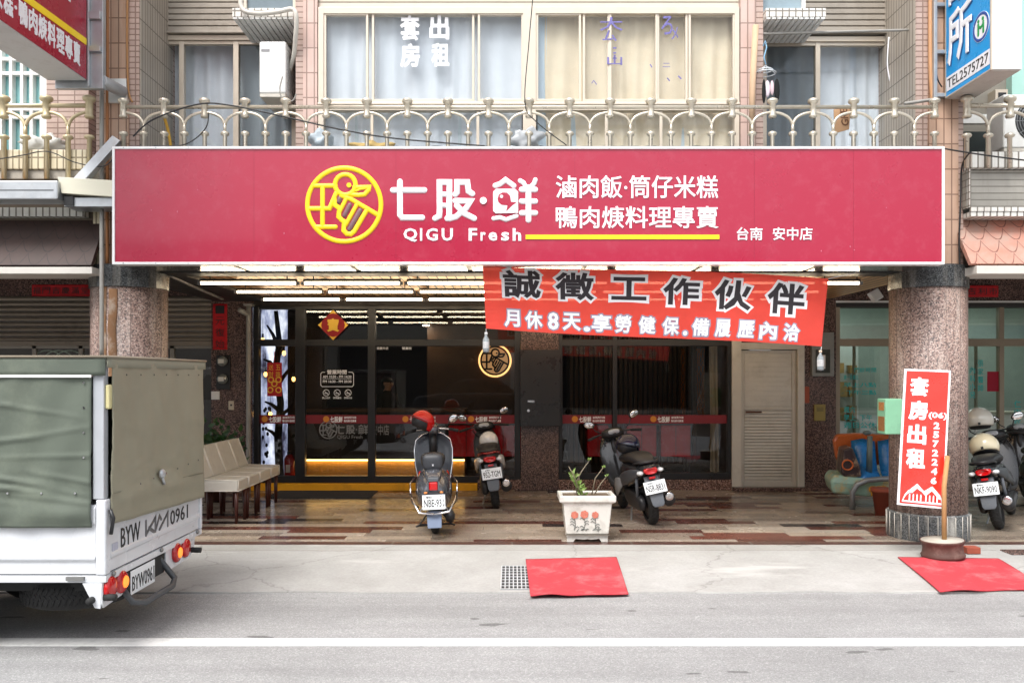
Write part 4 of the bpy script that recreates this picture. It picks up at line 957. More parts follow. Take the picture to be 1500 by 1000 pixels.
cable("thick white insulated pipe bending over the left tiled ledge", [pp(352, -10, 7.84), pp(355, 14, 7.84), pp(375, 20, 7.84), pp(405, 18, 7.84), pp(428, 14, 7.84), pp(434, 26, 7.84), pp(433, 55, 7.9), pp(430, 85, 8.0), pp(422, 110, 8.1)], .022, M("white_pipe_lagging", "#d9d5cb", .7, var=.15), "insulated_pipe", "pipe")
cable("thin grey wire curling below the left air conditioner", [pp(414, 112, 7.84), pp(410, 130, 7.84), pp(414, 145, 7.84), pp(428, 148, 7.84), pp(434, 138, 7.84)], .006, GREYPVC, "wire", "wire")
cable("white cord hanging inside the right balcony door frame", [pp(1302, 55, 8.4), pp(1300, 95, 8.4), pp(1306, 125, 8.4), pp(1316, 128, 8.4), pp(1314, 118, 8.4)], .007, LETTER, "cord", "cord")
cable("grey metal clothes bar across the right recessed balcony", [pp(1118, 50, 8.0), pp(1340, 44, 8.0)], .012, GREYPVC, "clothes_bar", "pole")
cable("bundle of grey pipes crossing the right balcony corner", [pp(1325, 152, 7.78), pp(1340, 150, 7.78), pp(1360, 147, 7.78), pp(1372, 146, 7.78)], .016, GREYPVC, "pipe_bundle", "pipe")
cable("grey drain pipe running down beside the left pilaster", [pp(149, -30, 7.78), pp(149, 150, 7.78), pp(149, 390, 7.62), pp(149, 520, 7.62)], .019, GREYPVC, "drain_pipe", "pipe")
cable("rusty orange pipe streak running down the left pilaster", [pp(157, -30, 7.82), pp(157, 200, 7.82), pp(157, 388, 7.82)], .014, M("rusty_pipe", "#b5794a", .6, var=.2), "rusty_pipe", "pipe")
cable("thin copper pipe next to the narrow brick strip", [pp(187, -30, 7.83), pp(186, 60, 7.83), pp(188, 130, 7.83), pp(194, 150, 7.83)], .009, M("copper_pipe", "#b08254", .5, .3), "copper_pipe", "pipe")
cable("orange tan pipe running down the right pilaster", [pp(1363, -30, 7.82), pp(1363, 90, 7.82), pp(1366, 150, 7.82)], .02, M("tan_pipe", "#c9976c", .5, var=.15), "tan_pipe", "pipe")
cable("grey cable hanging along the right pilaster", [pp(1372, -30, 7.8), pp(1368, 60, 7.8), pp(1372, 110, 7.8), pp(1380, 128, 7.8)], .006)
# wooden pole and sock hanger by the right bay pilaster
po = MB(); po.tube([pp(1101, 212, 7.8), pp(1102, 130, 7.8), pp(1107, 38, 7.85)], [.022, .03, .03], 8); po.build("wooden_pole", M("weathered_pole", "#c7a88a", .8, var=.2), None, "pale weathered pole leaning against the bay's right pilaster", "pole")
hg = thing("sock_hanger", "pale blue plastic sock hanger with clips by the right balcony", "clothes hanger", pp(1124, 70, 7.86))
m = MB(); m.tube([pp(1118, 68, 7.86), pp(1121, 60, 7.86), pp(1123, 70, 7.86), pp(1119, 84, 7.86), pp(1122, 95, 7.86)], .006, 6); m.build("hook", M("blue_plastic", "#8fc3e6", .4), hg)
m = MB(); cxh, czh = FX(1124, 7.86), FZ(104, 7.86)
for r_, dz in ((.1, 0), (.07, .03)): m.tube([(cxh + r_ * math.cos(R(t)), 7.93 + r_ * math.sin(R(t)), czh + dz) for t in range(0, 361, 30)], .005, 5)
for t in range(0, 360, 60): m.tube([(cxh, 7.92, czh + .07), (cxh + .1 * math.cos(R(t)), 7.93 + .1 * math.sin(R(t)), czh)], .004, 5)
m.build("ring", M("white_plastic_ring", "#d7dde2", .4), hg)
for i, (px, y0_, y1_, w, mt, lb) in enumerate(((1119, 116, 152, 5, "#111112", "black sock hanging left on the round hanger"), (1124, 118, 143, 7, "#e6d9e2", "pale pink insole hanging in the middle of the round hanger"), (1131, 118, 140, 5, "#d9c0c6", "dusty pink sock hanging on the round hanger"), (1138, 115, 150, 7, "#131315", "long black sock hanging right on the round hanger"))):
    m = MB(); Yh = 7.87 + .012 * (i % 2); a, b = FZ(y0_, Yh), FZ(y1_, Yh)
    m.ell((FX(px, Yh), Yh, (a + b) / 2), (w * Yh / F / 2 * 1.2, .016, (a - b) / 2), 12, 8); m.build("sock", M("sock_cloth_%d" % i, mt, .9, var=.1), None, lb, "sock", "laundry on the round hanger")
# cardboard printed behind the railing, foil bag, blue bag
def sheet_thing(name, label, cat, pts, mat, th=.012):
    Y = pts[0][2]; m = MB(); m.prism([(FX(a, Y), FZ(b, Y)) for a, b, _ in pts], front(Y), 0, th); return m.build(name, mat, None, label, cat)
cb = sheet_thing("cardboard", "tilted brown cardboard piece printed with large letters behind the railing", "cardboard", [(1221, 161, 7.8), (1246, 158, 7.8), (1243, 190, 7.8), (1222, 196, 7.8)], M("cardboard_brown", "#bb9571", .85, var=.12))
fb = front(7.785); MB().text("GRE", (0, .16, 0, .07), lambda u, v, w=0: fb(FX(1243, 7.8) - v - (u * .12), FZ(185, 7.8) + u * 1.0, w), .02, .001).build("lettering", M("brown_print", "#6d4a34", .8), cb)
def crumple(name, label, cat, px, py, Y, rx, rz_, mat, seed):
    rnd = random.Random(seed); m = MB(); c = Vector(pp(px, py, Y)); m.ell(tuple(c), (rx, .08, rz_), 22, 12)
    for i, v in enumerate(m.v):
        d = v - c; m.v[i] = c + d * (1 + .35 * math.sin(d.x * 40 + seed) * math.sin(d.z * 53) + rnd.uniform(-.05, .05))
    return m.build(name, mat, None, label, cat)
crumple("plastic_bag", "crumpled white plastic bag tied in the middle of the railing", "plastic bag", 772, 203, 7.86, .15, .09, M("thin_white_plastic", "#dfe3e6", .35, var=.1), 3)
crumple("plastic_bag", "pale blue plastic bundle behind the railing beside the bay's left pilaster", "plastic bag", 470, 207, 7.86, .12, .09, M("pale_blue_plastic", "#c6d4dd", .4, var=.1), 5)
crumple("cloth_bundle", "yellowish cloth bundle behind the railing under the left bay window", "bundle", 545, 216, 7.88, .2, .05, M("yellow_cloth", "#d9bb7a", .8, var=.1), 8)
crumple("white_bag", "white sack lying behind the left neighbour's bronze railing", "sack", 66, 213, 7.95, .2, .09, M("white_sack", "#d9d8d2", .7, var=.1), 9)

# ------------------------------------------------------------------ left neighbour
ln = thing("neighbour_building", "left neighbour house with cream tiled parapet and roller shutter shop", "building", (-7, 9.6, 0))
B = lambda name, mat, x0, x1, y0, y1, z0, z1, **kw: slab(name, mat, x0, x1, y0, y1, z0, z1, parent=ln, **kw)
Y = 7.72; XR = FX(139, UP) - .002
B("parapet", CREAMTILE, -12, FX(127, Y), Y, Y + .12, FZ(248, Y), FZ(219, Y), bevel=.01)
B("parapet_end", BRICKT, FX(127, Y) + .001, XR + .05, Y + .02, Y + .14, FZ(250, Y), FZ(222, Y))
B("ledge", CONC, -12, XR + .1, Y + .02, Y + .2, FZ(262, Y), FZ(248, Y) - .001, bevel=.01)
B("ledge", WHITETILE, -12, FX(118, Y), Y + .06, Y + .2, FZ(315, Y), FZ(302, Y))
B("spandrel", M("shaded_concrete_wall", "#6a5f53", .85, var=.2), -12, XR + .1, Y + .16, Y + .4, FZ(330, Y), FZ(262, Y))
m = MB(); m.prism([(7.9, FZ(318, 7.9)), (7.62, FZ(388, 7.62)), (7.66, FZ(389, 7.62)), (7.98, FZ(318, 7.9))], lambda u, v, w: Vector((w, u, v)), -12, XR + .08)
m.build("scalloped_awning", scallop("shade_darkened_fish_scale_tile", "#352722", "#402c27", "#2b1f1c"), ln)  # brown tile darkened: the overhang's shade is put into its colour
B("canopy_edge", M("white_canopy_edge", "#cfcac2", .6, var=.1), -12, XR + .1, 7.6, 8.0, FZ(401, 7.6), FZ(391, 7.6), bevel=.005)
B("side_pilaster", CREAMTILE, XR - .02, XR + .05, 7.86, 8.5, FZ(390, 7.8), FZ(300, 7.8))
# first floor window wall of the neighbour
Yw = 8.9
B("upper_wall", M("pale_wall", "#c9c3b5", .8, var=.1), -12, -5.6, Yw + .06, Yw + .2, 3.3, ZT); B("upper_wall", BRICKT, FX(137, Yw), FX(137, Yw) + .4, 8.0, Yw + .2, 3.3, ZT)
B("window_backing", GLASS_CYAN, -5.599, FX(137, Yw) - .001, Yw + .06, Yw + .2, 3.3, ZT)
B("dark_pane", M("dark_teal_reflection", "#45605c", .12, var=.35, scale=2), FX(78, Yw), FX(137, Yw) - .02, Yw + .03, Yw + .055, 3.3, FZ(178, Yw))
m = MB()
for q in (-20, 2, 17, 33, 47, 63, 68, 88, 103, 118, 133): m.box(FX(q - 2.2, Yw), FX(q + 2.2, Yw), Yw - .02, Yw + .05, 3.3, ZT - .1)
for q in (87, 108, 172, 160, 45): m.box(FX(-30, Yw), FX(136, Yw), Yw - .015, Yw + .045, FZ(q + 2.5, Yw), FZ(q - 2.5, Yw))
m.box(FX(62, Yw), FX(74, Yw), Yw - .05, Yw + .056, 3.3, ZT - .1); m.build("window_grid", WHITE, ln)
# ground floor
B("shop_wall", GRAND, -12, FX(312, GF) - .002, GF + .0, GF + .3, FZ(437, GF), 2.95); B("arcade_ceiling", M("grey_arcade_ceiling", "#6a655e", .8), -12, -4.0, 8.0, GF + .1, 2.95, 3.05)
def roller(name, a, b, top, bot, Y, parent, mat):
    m = MB(); z = FZ(bot, Y)
    m.box(FX(a, Y), FX(b, Y), Y - .03, Y + .03, z - .03, z + .03)
    z += .03
    while z < FZ(top, Y): m.prism([(Y + .02, z), (Y - .012, z + .006), (Y - .022, z + .03), (Y - .008, z + .056), (Y + .02, z + .066)], lambda u, v, w: Vector((w, u, v)), FX(a, Y), FX(b, Y)); z += .068
    return m.build(name, mat, parent)
roller("roller_shutter", -60, 311, 437, 503, GF + .01 - .035, ln, SHUT)
f = MB()
for q in (-40, 50, 118, 252): f.box(FX(q - 3, GF), FX(q + 3, GF), GF + .0, GF + .06, FZ0, FZ(505, GF))
f.box(FX(-60, GF), FX(311, GF), GF - .0, GF + .06, FZ(507, GF) - .03, FZ(506, GF)); f.build("door_frame", M("grey_door_frame", "#9a958c", .4, .3), ln)
B("door_glass", GLASS_SHOP, FX(-60, GF), FX(311, GF), GF + .03, GF + .036, FZ0, FZ(508, GF))
m = MB()
for q in (68, 84, 100): m.stroke(arc(FX(q, GF), FZ(540, GF), .25, 20, 160, 14), .016, front(GF + .028), .006); m.stroke(arc(FX(q, GF), FZ(540, GF), .16, 20, 160, 14), .016, front(GF + .028), .006)
m.build("window_ornament", M("pale_ornament", "#9fb3a8", .5), ln)
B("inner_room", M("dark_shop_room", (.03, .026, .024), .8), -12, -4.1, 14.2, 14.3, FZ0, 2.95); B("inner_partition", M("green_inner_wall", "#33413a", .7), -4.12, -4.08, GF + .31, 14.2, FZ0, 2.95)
# metal gutter box and brackets at the left end of the red signboard
g = thing("sign_bracket", "grey steel sign bracket and cream box left of the red signboard", "bracket", (FX(120, 7.5), 7.55, FZ(295, 7.5)))
m = MB(); Y = 7.5
m.prism([(FX(84, Y), FZ(259, Y)), (FX(168, Y) - .02, FZ(264, Y)), (FX(168, Y) - .02, FZ(288, Y)), (FX(90, Y), FZ(283, Y))], front(Y), -.34, 0); m.build("cream_box", M("cream_metal_box", "#e3dec9", .4, var=.05), g, bevel=.004)
m = MB(); m.box(FX(94, Y + .04), X0 - .003, Y + .04, Y + .3, FZ(301, Y), FZ(288, Y) - .002); m.build("lower_channel", STEEL, g); MB().box(FX(92, Y), FX(105, Y), Y + .02, Y + .038, FZ(300, Y), FZ(287, Y)).build("open_end", INK, g)
m = MB(); a, b = Vector(pp(117, 266, 7.55)), Vector(pp(173, 204, 7.7)); d = (b - a).normalized(); s2 = Vector((0, 1, 0)).cross(d) * .045
m.loft([[p + s2 - Vector((0, .04, 0)), p + s2 + Vector((0, .04, 0)), p - s2 + Vector((0, .04, 0)), p - s2 - Vector((0, .04, 0))] for p in (a, b)], True, False); m.build("steel_brace", STEEL, g, bevel=.004)
g2 = thing("shop_awning_beam", "grey steel beam box under the left neighbour's parapet", "beam", (-5.2, 7.6, FZ(292, 7.5)))
MB().box(-7, FX(88, 7.5), 7.46, 7.7, FZ(293, 7.5), FZ(266, 7.5)).build("beam", STEEL, g2, bevel=.01); m = MB()
for q in (-14, 20, 52): m.box(FX(q - 7, 7.6), FX(q + 12, 7.6), 7.62, 7.68, FZ(265.5, 7.5), FZ(260, 7.5))
m.build("wooden_wedge", STICK, g2); MB().box(-7, FX(82, 7.5), 7.458, 7.47, FZ(281, 7.5), FZ(279, 7.5)).build("seam", M("dark_seam", "#6a6d70", .5), g2)
# ------------------------------------------------------------------ clinic on the right
cl = thing("clinic_building", "clinic house on the right with white tiled parapet and scalloped awning", "building", (7, 9.6, 0))
B = lambda name, mat, x0, x1, y0, y1, z0, z1, **kw: slab(name, mat, x0, x1, y0, y1, z0, z1, parent=cl, **kw)
Y = 7.72; XL = FX(1412, UP) + .002
B("parapet", WHITETILE, XL, 12, Y, Y + .14, FZ(246, Y), FZ(222, Y), bevel=.01)
m = MB(); m.box(XL, 12, Y + .01, Y + .04, FZ(309, Y), FZ(303, Y)); m.box(XL, FX(1421, Y), Y + .01, Y + .04, FZ(303, Y) + .001, FZ(247, Y)); m.build("tile_border", WHITEROW, cl)
B("tile_panel", tiles("dull_strip_tile", "#aaa69d", "#a09c93", "#7c776e", 1.2, .062, .006, .5, .5, streak=("#857f74", .4)), FX(1421, Y) + .001, 12, Y + .06, Y + .3, FZ(303, Y) + .001, FZ(247, Y) - .001)
B("panel_soffit", WHITETILE, XL, 12, Y + .02, Y + .35, FZ(316, Y), FZ(309, Y) - .002)
m = MB(); m.prism([(7.95, FZ(318, 7.9)), (7.62, FZ(386, 7.62)), (7.66, FZ(388, 7.62)), (8.02, FZ(318, 7.9))], lambda u, v, w: Vector((w, u, v)), XL - .06, 12)
m.build("scalloped_awning", scallop("salmon_fish_scale_tile", "#c27a66", "#ab978a", "#7d564a"), cl)
B("canopy_edge", M("white_canopy_edge_b", "#d2cdc4", .6, var=.1), XL - .02, 12, 7.6, 8.0, FZ(401, 7.6), FZ(389, 7.6), bevel=.005)
B("upper_wall", M("grey_balcony_wall", "#8f8a80", .8, var=.12), XL, FX(1474, 8.9), 8.9, 9.1, 3.3, ZT); B("upper_wall", M("pale_green_wall", "#a8d2c8", .7, var=.06), FX(1474, 8.9) + .001, 12, 8.8, 9.1, FZ(160, 8.8), ZT); B("upper_wall", WHITE, FX(1474, 8.9) + .001, 12, 8.8, 9.1, 3.3, FZ(160, 8.8) - .001)
m = MB(); m.box(FX(1455, 8.8), FX(1473, 8.8), 8.76, 8.898, 3.3, FZ(133, 8.8)); m.build("balcony_screen", ALU, cl); m = MB(); m.box(FX(1459, 8.8), FX(1470, 8.8), 8.75, 8.759, 3.4, FZ(138, 8.8)); m.build("screen_pane", DARK, cl)
B("white_rail", WHITE, XL, FX(1452, 8.7), 8.62, 8.68, FZ(184, 8.7), FZ(171, 8.7)); B("dark_opening", M("dark_opening", "#26302f", .5, var=.2), XL, FX(1455, 8.7), 8.82, 8.898, 3.3, FZ(188, 8.7))
B("header_wall", GRAND, FX(1222, GF) + .002, 12, GF - .02, GF + .25, FZ(441, GF), 2.95); B("arcade_ceiling", M("grey_arcade_ceiling_b", "#8a857e", .8), 4.31, 12, 8.0, GF + .1, 2.95, 3.05)
B("white_batten", WHITE, FX(1222, GF) + .002, 12, GF - .06, GF - .021, FZ(443.5, GF), FZ(441, GF))
B("header_trim", M("dark_trim", "#2c2826", .5), FX(1222, GF) + .002, 12, GF - .022, GF + .2, FZ(450, GF), FZ(441, GF) - .001)
f = MB()
f.box(FX(1222, GF) + .002, 12, GF - .03, GF + .06, FZ(507, GF), FZ(496, GF)); f.box(FX(1222, GF) + .002, 12, GF - .03, GF + .06, FZ0, .2)
for q in (1226, 1466, 1600): f.box(FX(q - 3.5, GF), FX(q + 3.5, GF), GF - .028, GF + .058, .2, FZ(450, GF))
for q in (1253, 1432): f.box(FX(q - 2, GF), FX(q + 2, GF), GF + .03, GF + .057, .2, FZ(507, GF))
cf = f.build("window_frame", M("beige_window_frame", "#9c8f7c", .4, .2, var=.08), cl, bevel=.004)
MB().box(FX(1222, GF) + .01, 12, GF + .01, GF + .018, FZ(496, GF), FZ(450, GF)).build("transom_pane", GLASS_CLINIC, cf); MB().box(FX(1222, GF) + .01, 12, GF + .01, GF + .018, .2, FZ(507, GF)).build("glass_pane", GLASS_CLINIC, cf)
m = MB(); fv = front(GF + .009)
for ch, x0, y0, x1, y1 in (("週六", 1236, 595, 1253, 604), ("早上", 1236, 607, 1254, 616), ("下午", 1260, 607, 1278, 616), ("週日公休", 1236, 618, 1284, 627), ("門診時間", 1252, 538, 1284, 545), ("週一至週五", 1236, 549, 1258, 556), ("早上八點", 1236, 560, 1284, 567), ("下午三點", 1240, 571, 1284, 578)): m.text(ch, pbox(x0, y0, x1, y1, GF), fv, .02, .002)
for i, ch in enumerate("張家醫師"): m.text(ch, pbox(1433, 527 + i * 12, 1441, 537 + i * 12, GF), fv, .02, .002)
for i, ch in enumerate("內科小兒"): m.text(ch, pbox(1421, 537 + i * 12, 1429, 547 + i * 12, GF), fv, .02, .002)
for i, ch in enumerate("仁安診所"): m.text(ch, pbox(1486, 586 + i * 13, 1496, 597 + i * 13, GF), fv, .02, .002)
m.build("window_lettering", TEAL, cf)
B("interior_wall", M("pale_clinic_interior", "#a9b3ab", .8, var=.15), 4.4, 12, 14.2, 14.3, FZ0, 3.0); B("interior_partition", M("clinic_partition", "#6d7a74", .8), 4.38, 4.42, GF + .26, 14.2, FZ0, 3.0)
B("interior_ceiling", M("clinic_ceiling", "#9aa39c", .8), 4.4, 12, GF + .26, 14.3, 2.9, 2.949); B("interior_floor", M("clinic_floor", "#6b6a62", .4), 4.3, 12, GF + .25, 14.2, -.05, FZ0)
B("reception_counter", M("reception_counter", "#b8b4a0", .5, var=.1), 5.9, 9, 12.8, 13.2, FZ0, 1.05); B("wall_cabinet", M("white_cabinet", "#c9ccc8", .5, var=.1), 4.55, 5.6, 13.6, 14.1, FZ0, 2.2)
m = MB(); rnd = random.Random(4)
for q in range(24): x = 4.6 + (q % 6) * .16; z = .5 + (q // 6) * .38; m.box(x, x + rnd.uniform(.06, .13), 13.45, 13.58, z, z + rnd.uniform(.12, .26))
m.build("shelf_goods", M("medicine_boxes", "#b98f55", .6, var=.5, scale=6, dirt=("#3f8f8a", .9, 5)), cl, kind="stuff")
nb = thing("window_notice", "red paper notice taped inside the clinic window", "notice", pp(1456, 575, GF + .02)); MB().box(FX(1446, GF), FX(1464, GF), GF - .006, GF - .001, FZ(573, GF), FZ(544, GF)).build("paper", M("crimson_paper", "#b3223c", .8, var=.1), nb)
# ------------------------------------------------------------------ scooters, built facing +Y with the tyres on z = 0
RX = Matrix.Rotation(R(90), 4, 'Y')
LENS_R = M("red_lens", "#c40d12", .12, var=.1, coat=.5); LENS_C = M("clear_lens", "#d7d9da", .1, var=.1, coat=.5)
PLATE = M("white_plate", "#eceff0", .4, var=.05); SEATM = M("black_vinyl_seat", (.02, .02, .022), .45, var=.2, bump=.15, bscale=200)
GREYP = M("grey_plastic", "#5a5e64", .5, var=.12, dirt=("#8a857c", .3, 8)); MIRR = M("mirror_glass", (.85, .87, .9), .04, 1., var=0)
def wheel(par, y, r, w, rim):
    c = Matrix.Translation((0, y, r)) @ RX
    t = MB(); n = 10; prof = [(r - .055 + .055 * math.cos(R(a)), w / 2 * math.sin(R(a))) for a in range(-110, 111, 22)]
    t.lathe(prof + [prof[0]], 36, c, cap=False); o = t.build("wheel", RUBBER, par)
    m = MB(); m.lathe([(.02, -.05), (.05, -.04), (r - .075, -.03), (r - .06, -.045), (r - .055, -.02), (r - .055, .02), (r - .06, .045), (r - .075, .03), (.05, .04), (.02, .05)], 28, c); m.build("rim", rim, o)
    g = MB()
    for k in range(28):
        a = 2 * math.pi * k / 28
        for s_ in (-1, 1): g.tube([(s_ * .006, y + (r + .0012) * math.cos(a), r + (r + .0012) * math.sin(a)), (s_ * w * .36, y + (r - .013) * math.cos(a + .1), r + (r - .013) * math.sin(a + .1))], .004, 4)
    g.build("tread_groove", INK, o)
    return o
def mirrors(par, pts, tilt=0):
    for s_, a, b in pts:
        m = MB(); m.tube([a, ((a[0] + b[0]) / 2 + s_ * .015, (a[1] + b[1]) / 2, (a[2] + b[2]) / 2 - .01), b], .007, 7)
        c = Matrix.Translation((b[0] + s_ * .035, b[1], b[2] + .03)) @ Euler((R(12), R(-s_ * 18), R(s_ * 14))).to_matrix().to_4x4()
        m.ell((0, 0, 0), (.072, .028, .047), 18, 10, c); o = m.build("mirror", DARK, par)
        g = MB(); g.lathe([(.001, 0), (.06, .0), (.064, -.003)], 22, c @ Matrix.Translation((0, -.0285, 0)) @ Matrix.Rotation(R(90), 4, 'X') @ Matrix.Diagonal((1, .68, 1, 1))); g.build("mirror_glass", MIRR, o)
def plate(par, c, w, h, words, tilt, rz=0, roll=0):
    T = Matrix.Translation(c) @ Euler((R(tilt), R(roll), R(rz))).to_matrix().to_4x4()
    o = MB().box(-w / 2, w / 2, -.003, .003, -h / 2, h / 2, T).build("number_plate", PLATE, par, bevel=.002)
    fn = lambda u, v, q=0: T @ Vector((u, -.0035 - q, v))
    m = MB(); m.text(words, (-w * .43, w * .43, -h * .33, h * .2), fn, .012, .0015); m.text("臺灣省", (-w * .32, -w * .08, h * .27, h * .4), fn, .01, .001); m.build("lettering", INK, o)
    m = MB()
    for s_ in (-1, 1): m.disc(s_ * w * .3, h * .38, .006, fn, .003, 8)
    m.build("bolt", CHROME, o); return o
def bar(par, z, y, hw, mat, grip):
    m = MB(); m.tube([(-hw, y - .1, z - .02), (-hw * .62, y - .03, z), (-.05, y, z + .01), (.05, y, z + .01), (hw * .62, y - .03, z), (hw, y - .1, z - .02)], .012, 8); o = m.build("handlebar", mat, par)
    for s_ in (-1, 1):
        MB().tube([(s_ * hw * .68, y - .04, z - .003), (s_ * (hw + .01), y - .102, z - .021)], .018, 10).build("grip", grip, o)
        m = MB(); m.tube([(s_ * hw * .6, y + .03, z), (s_ * hw * .75, y + .035, z - .012), (s_ * hw * .98, y - .03, z - .03)], .006, 6); m.build("brake_lever", CHROME, o)
    return o
def modern_scooter(name, label, body, side, words, group, extra=None, seat_hi=0.):
    o = thing(name, label, "scooter", (0, 0, 0), group)
    wheel(o, -.62, .225, .11, DARK); wheel(o, .62, .225, .1, DARK)
    MB().loft([sring(-.97, .70, .02, .012), sring(-.93, .69, .085, .05), sring(-.82, .655, .13, .085), sring(-.6, .60, .165, .135), sring(-.35, .56, .175, .18), sring(-.1, .53, .15, .2), sring(.04, .5, .11, .2), sring(.07, .48, .06, .15)]).build("rear_body", body, o, sub=1)
    for s_ in (-1, 1):   # coloured flank blades
        MB().loft([sring(-.9, .665, .012, .03, xc=s_ * .112), sring(-.75, .63, .026, .065, xc=s_ * .155), sring(-.5, .57, .026, .085, xc=s_ * .182), sring(-.2, .5, .022, .07, xc=s_ * .178), sring(0, .42, .012, .03, xc=s_ * .14)]).build("side_panel", side, o, sub=1)
    MB().loft([sring(-.93, .755, .03, .012), sring(-.88, .77, .1, .035), sring(-.7, .79 + seat_hi, .135, .055), sring(-.45, .785 + seat_hi, .15, .06), sring(-.2, .755, .145, .055), sring(.0, .73, .105, .05), sring(.06, .715, .05, .03)]).build("seat", SEATM, o, sub=1)
    m = MB(); m.tube([(-.115, -.7, .74), (-.12, -.88, .765), (-.09, -.985, .775), (0, -1.01, .778), (.09, -.985, .775), (.12, -.88, .765), (.115, -.7, .74)], .0125, 8); m.build("grab_rail", DARK, o)
    MB().loft([sring(-.955, .665, .03, .02), sring(-.985, .66, .07, .034), sring(-.94, .67, .085, .04), sring(-.88, .68, .08, .03)]).build("tail_lamp", LENS_R, o, sub=1)
    for s_ in (-1, 1): MB().ell((s_ * .118, -.915, .655), (.038, .055, .026), 14, 8).build("turn_signal", LENS_C, o)
    m = MB(); m.loft([[(-.08, -.9, .6), (.08, -.9, .6), (.08, -.86, .6), (-.08, -.86, .6)], [(-.085, -.985, .47), (.085, -.985, .47), (.085, -.95, .47), (-.085, -.95, .47)], [(-.07, -1.03, .30), (.07, -1.03, .30), (.07, -1.01, .30), (-.07, -1.01, .30)], [(-.05, -1.035, .27), (.05, -1.035, .27), (.05, -1.02, .27), (-.05, -1.02, .27)]], True, False); m.build("rear_fender", GREYP, o, bevel=.008)
    MB().box(-.035, .035, -.962, -.945, .575, .6).build("reflector", LENS_R, o, bevel=.003)
    plate(o, (0, -1.012, .49), .25, .14, words, -17)
    m = MB(); m.loft([sring(-.78, .27, .03, .06, 3, xc=-.1), sring(-.7, .28, .055, .1, 3, xc=-.11), sring(-.4, .31, .065, .12, 3, xc=-.11), sring(-.12, .32, .06, .1, 3, xc=-.09), sring(-.05, .32, .03, .06, 3, xc=-.08)]); m.tube([(.06, -.4, .3), (-.08, -.35, .3)], .08, 12); m.build("engine", DARK, o, sub=1)
    m = MB(); m.lathe([(.03, -.30), (.052, -.27), (.062, -.2), (.066, .1), (.07, .22), (.055, .25)], 18, Matrix.Translation((.165, -.68, .31)) @ Matrix.Rotation(R(96), 4, 'X')); mf = m.build("muffler", DARK, o)
    m = MB(); m.lathe([(.001, 0), (.035, .004), (.05, .0), (.052, -.03)], 18, Matrix.Translation((.165, -.935, .335)) @ Matrix.Rotation(R(96), 4, 'X')); m.build("muffler_cap", CHROME, mf)
    m = MB(); m.tube([(.13, -.62, .24), (.14, -.75, .6)], .018, 8); m.tube([(-.13, -.62, .24), (-.13, -.78, .6)], .018, 8); m.build("shock_absorber", GREYP, o)
    m = MB(); m.tube([(-.09, -.2, .2), (-.17, -.32, .012), (-.19, -.4, .012)], .012, 7); m.build("kickstand", STEEL, o)
    MB().loft([sring(-.1, .3, .15, .03, 4), sring(.1, .285, .16, .025, 4), sring(.35, .285, .15, .025, 4), sring(.4, .3, .1, .02, 4)]).build("floorboard", DARK, o)
    rg = []
    for z, hw, y, d in ((.27, .13, .38, .05), (.4, .17, .41, .05), (.6, .2, .46, .055), (.8, .19, .52, .06), (.92, .13, .55, .05), (.98, .07, .55, .03)):
        rg.append([(hw * c, y + .06 - (1 - abs(c)) * 0 + d * q + .03 * abs(c), z) for c, q in [(math.cos(2 * math.pi * k / 20), math.sin(2 * math.pi * k / 20)) for k in range(20)]])
    MB().loft(rg).build("leg_shield", body, o, sub=1)
    MB().loft([sring(.36, .99, .05, .03), sring(.40, 1.0, .13, .055), sring(.48, 1.0, .16, .075), sring(.58, .97, .12, .07), sring(.64, .94, .04, .03)]).build("handlebar_cowl", DARK, o, sub=1)
    MB().loft([sring(.365, 1.012, .06, .02), sring(.372, 1.02, .075, .028), sring(.4, 1.03, .07, .026)]).build("dashboard", M("dash_" + words[:3], "#b9bcc0", .2, var=.2, scale=40), o)
    bar(o, 1.0, .46, .34, DARK, RUBBER)
    mirrors(o, [(-1, (-.17, .42, 1.03), (-.25, .44, 1.13)), (1, (.17, .42, 1.03), (.27, .44, 1.16))])
    m = MB(); m.tube([(-.06, .64, .23), (-.06, .56, .55)], .02, 8); m.tube([(.06, .64, .23), (.06, .56, .55)], .02, 8); m.tube([(0, .57, .5), (0, .5, .95)], .03, 8); m.build("fork", DARK, o)
    m = MB(); m.loft([[(x, .62 + (.25 + .02 * (abs(x) < .05)) * math.cos(R(a)), .225 + .25 * math.sin(R(a))) for x in (-.06, -.03, .03, .06)] for a in range(10, 171, 16)], False, True, None, closed=False); m.build("front_fender", body, o, solid=.008)
    m = MB(); m.tube([(-.12, .44, .99), (-.17, .5, .95), (-.1, .56, .85), (-.05, .57, .7)], .006, 6); m.tube([(.12, .44, .99), (.16, .52, .96), (.08, .57, .86), (.04, .57, .7)], .006, 6); m.build("brake_cable", DARK, o)
    if extra: extra(o)
    o.scale = (.9, .9, .9)
    return o
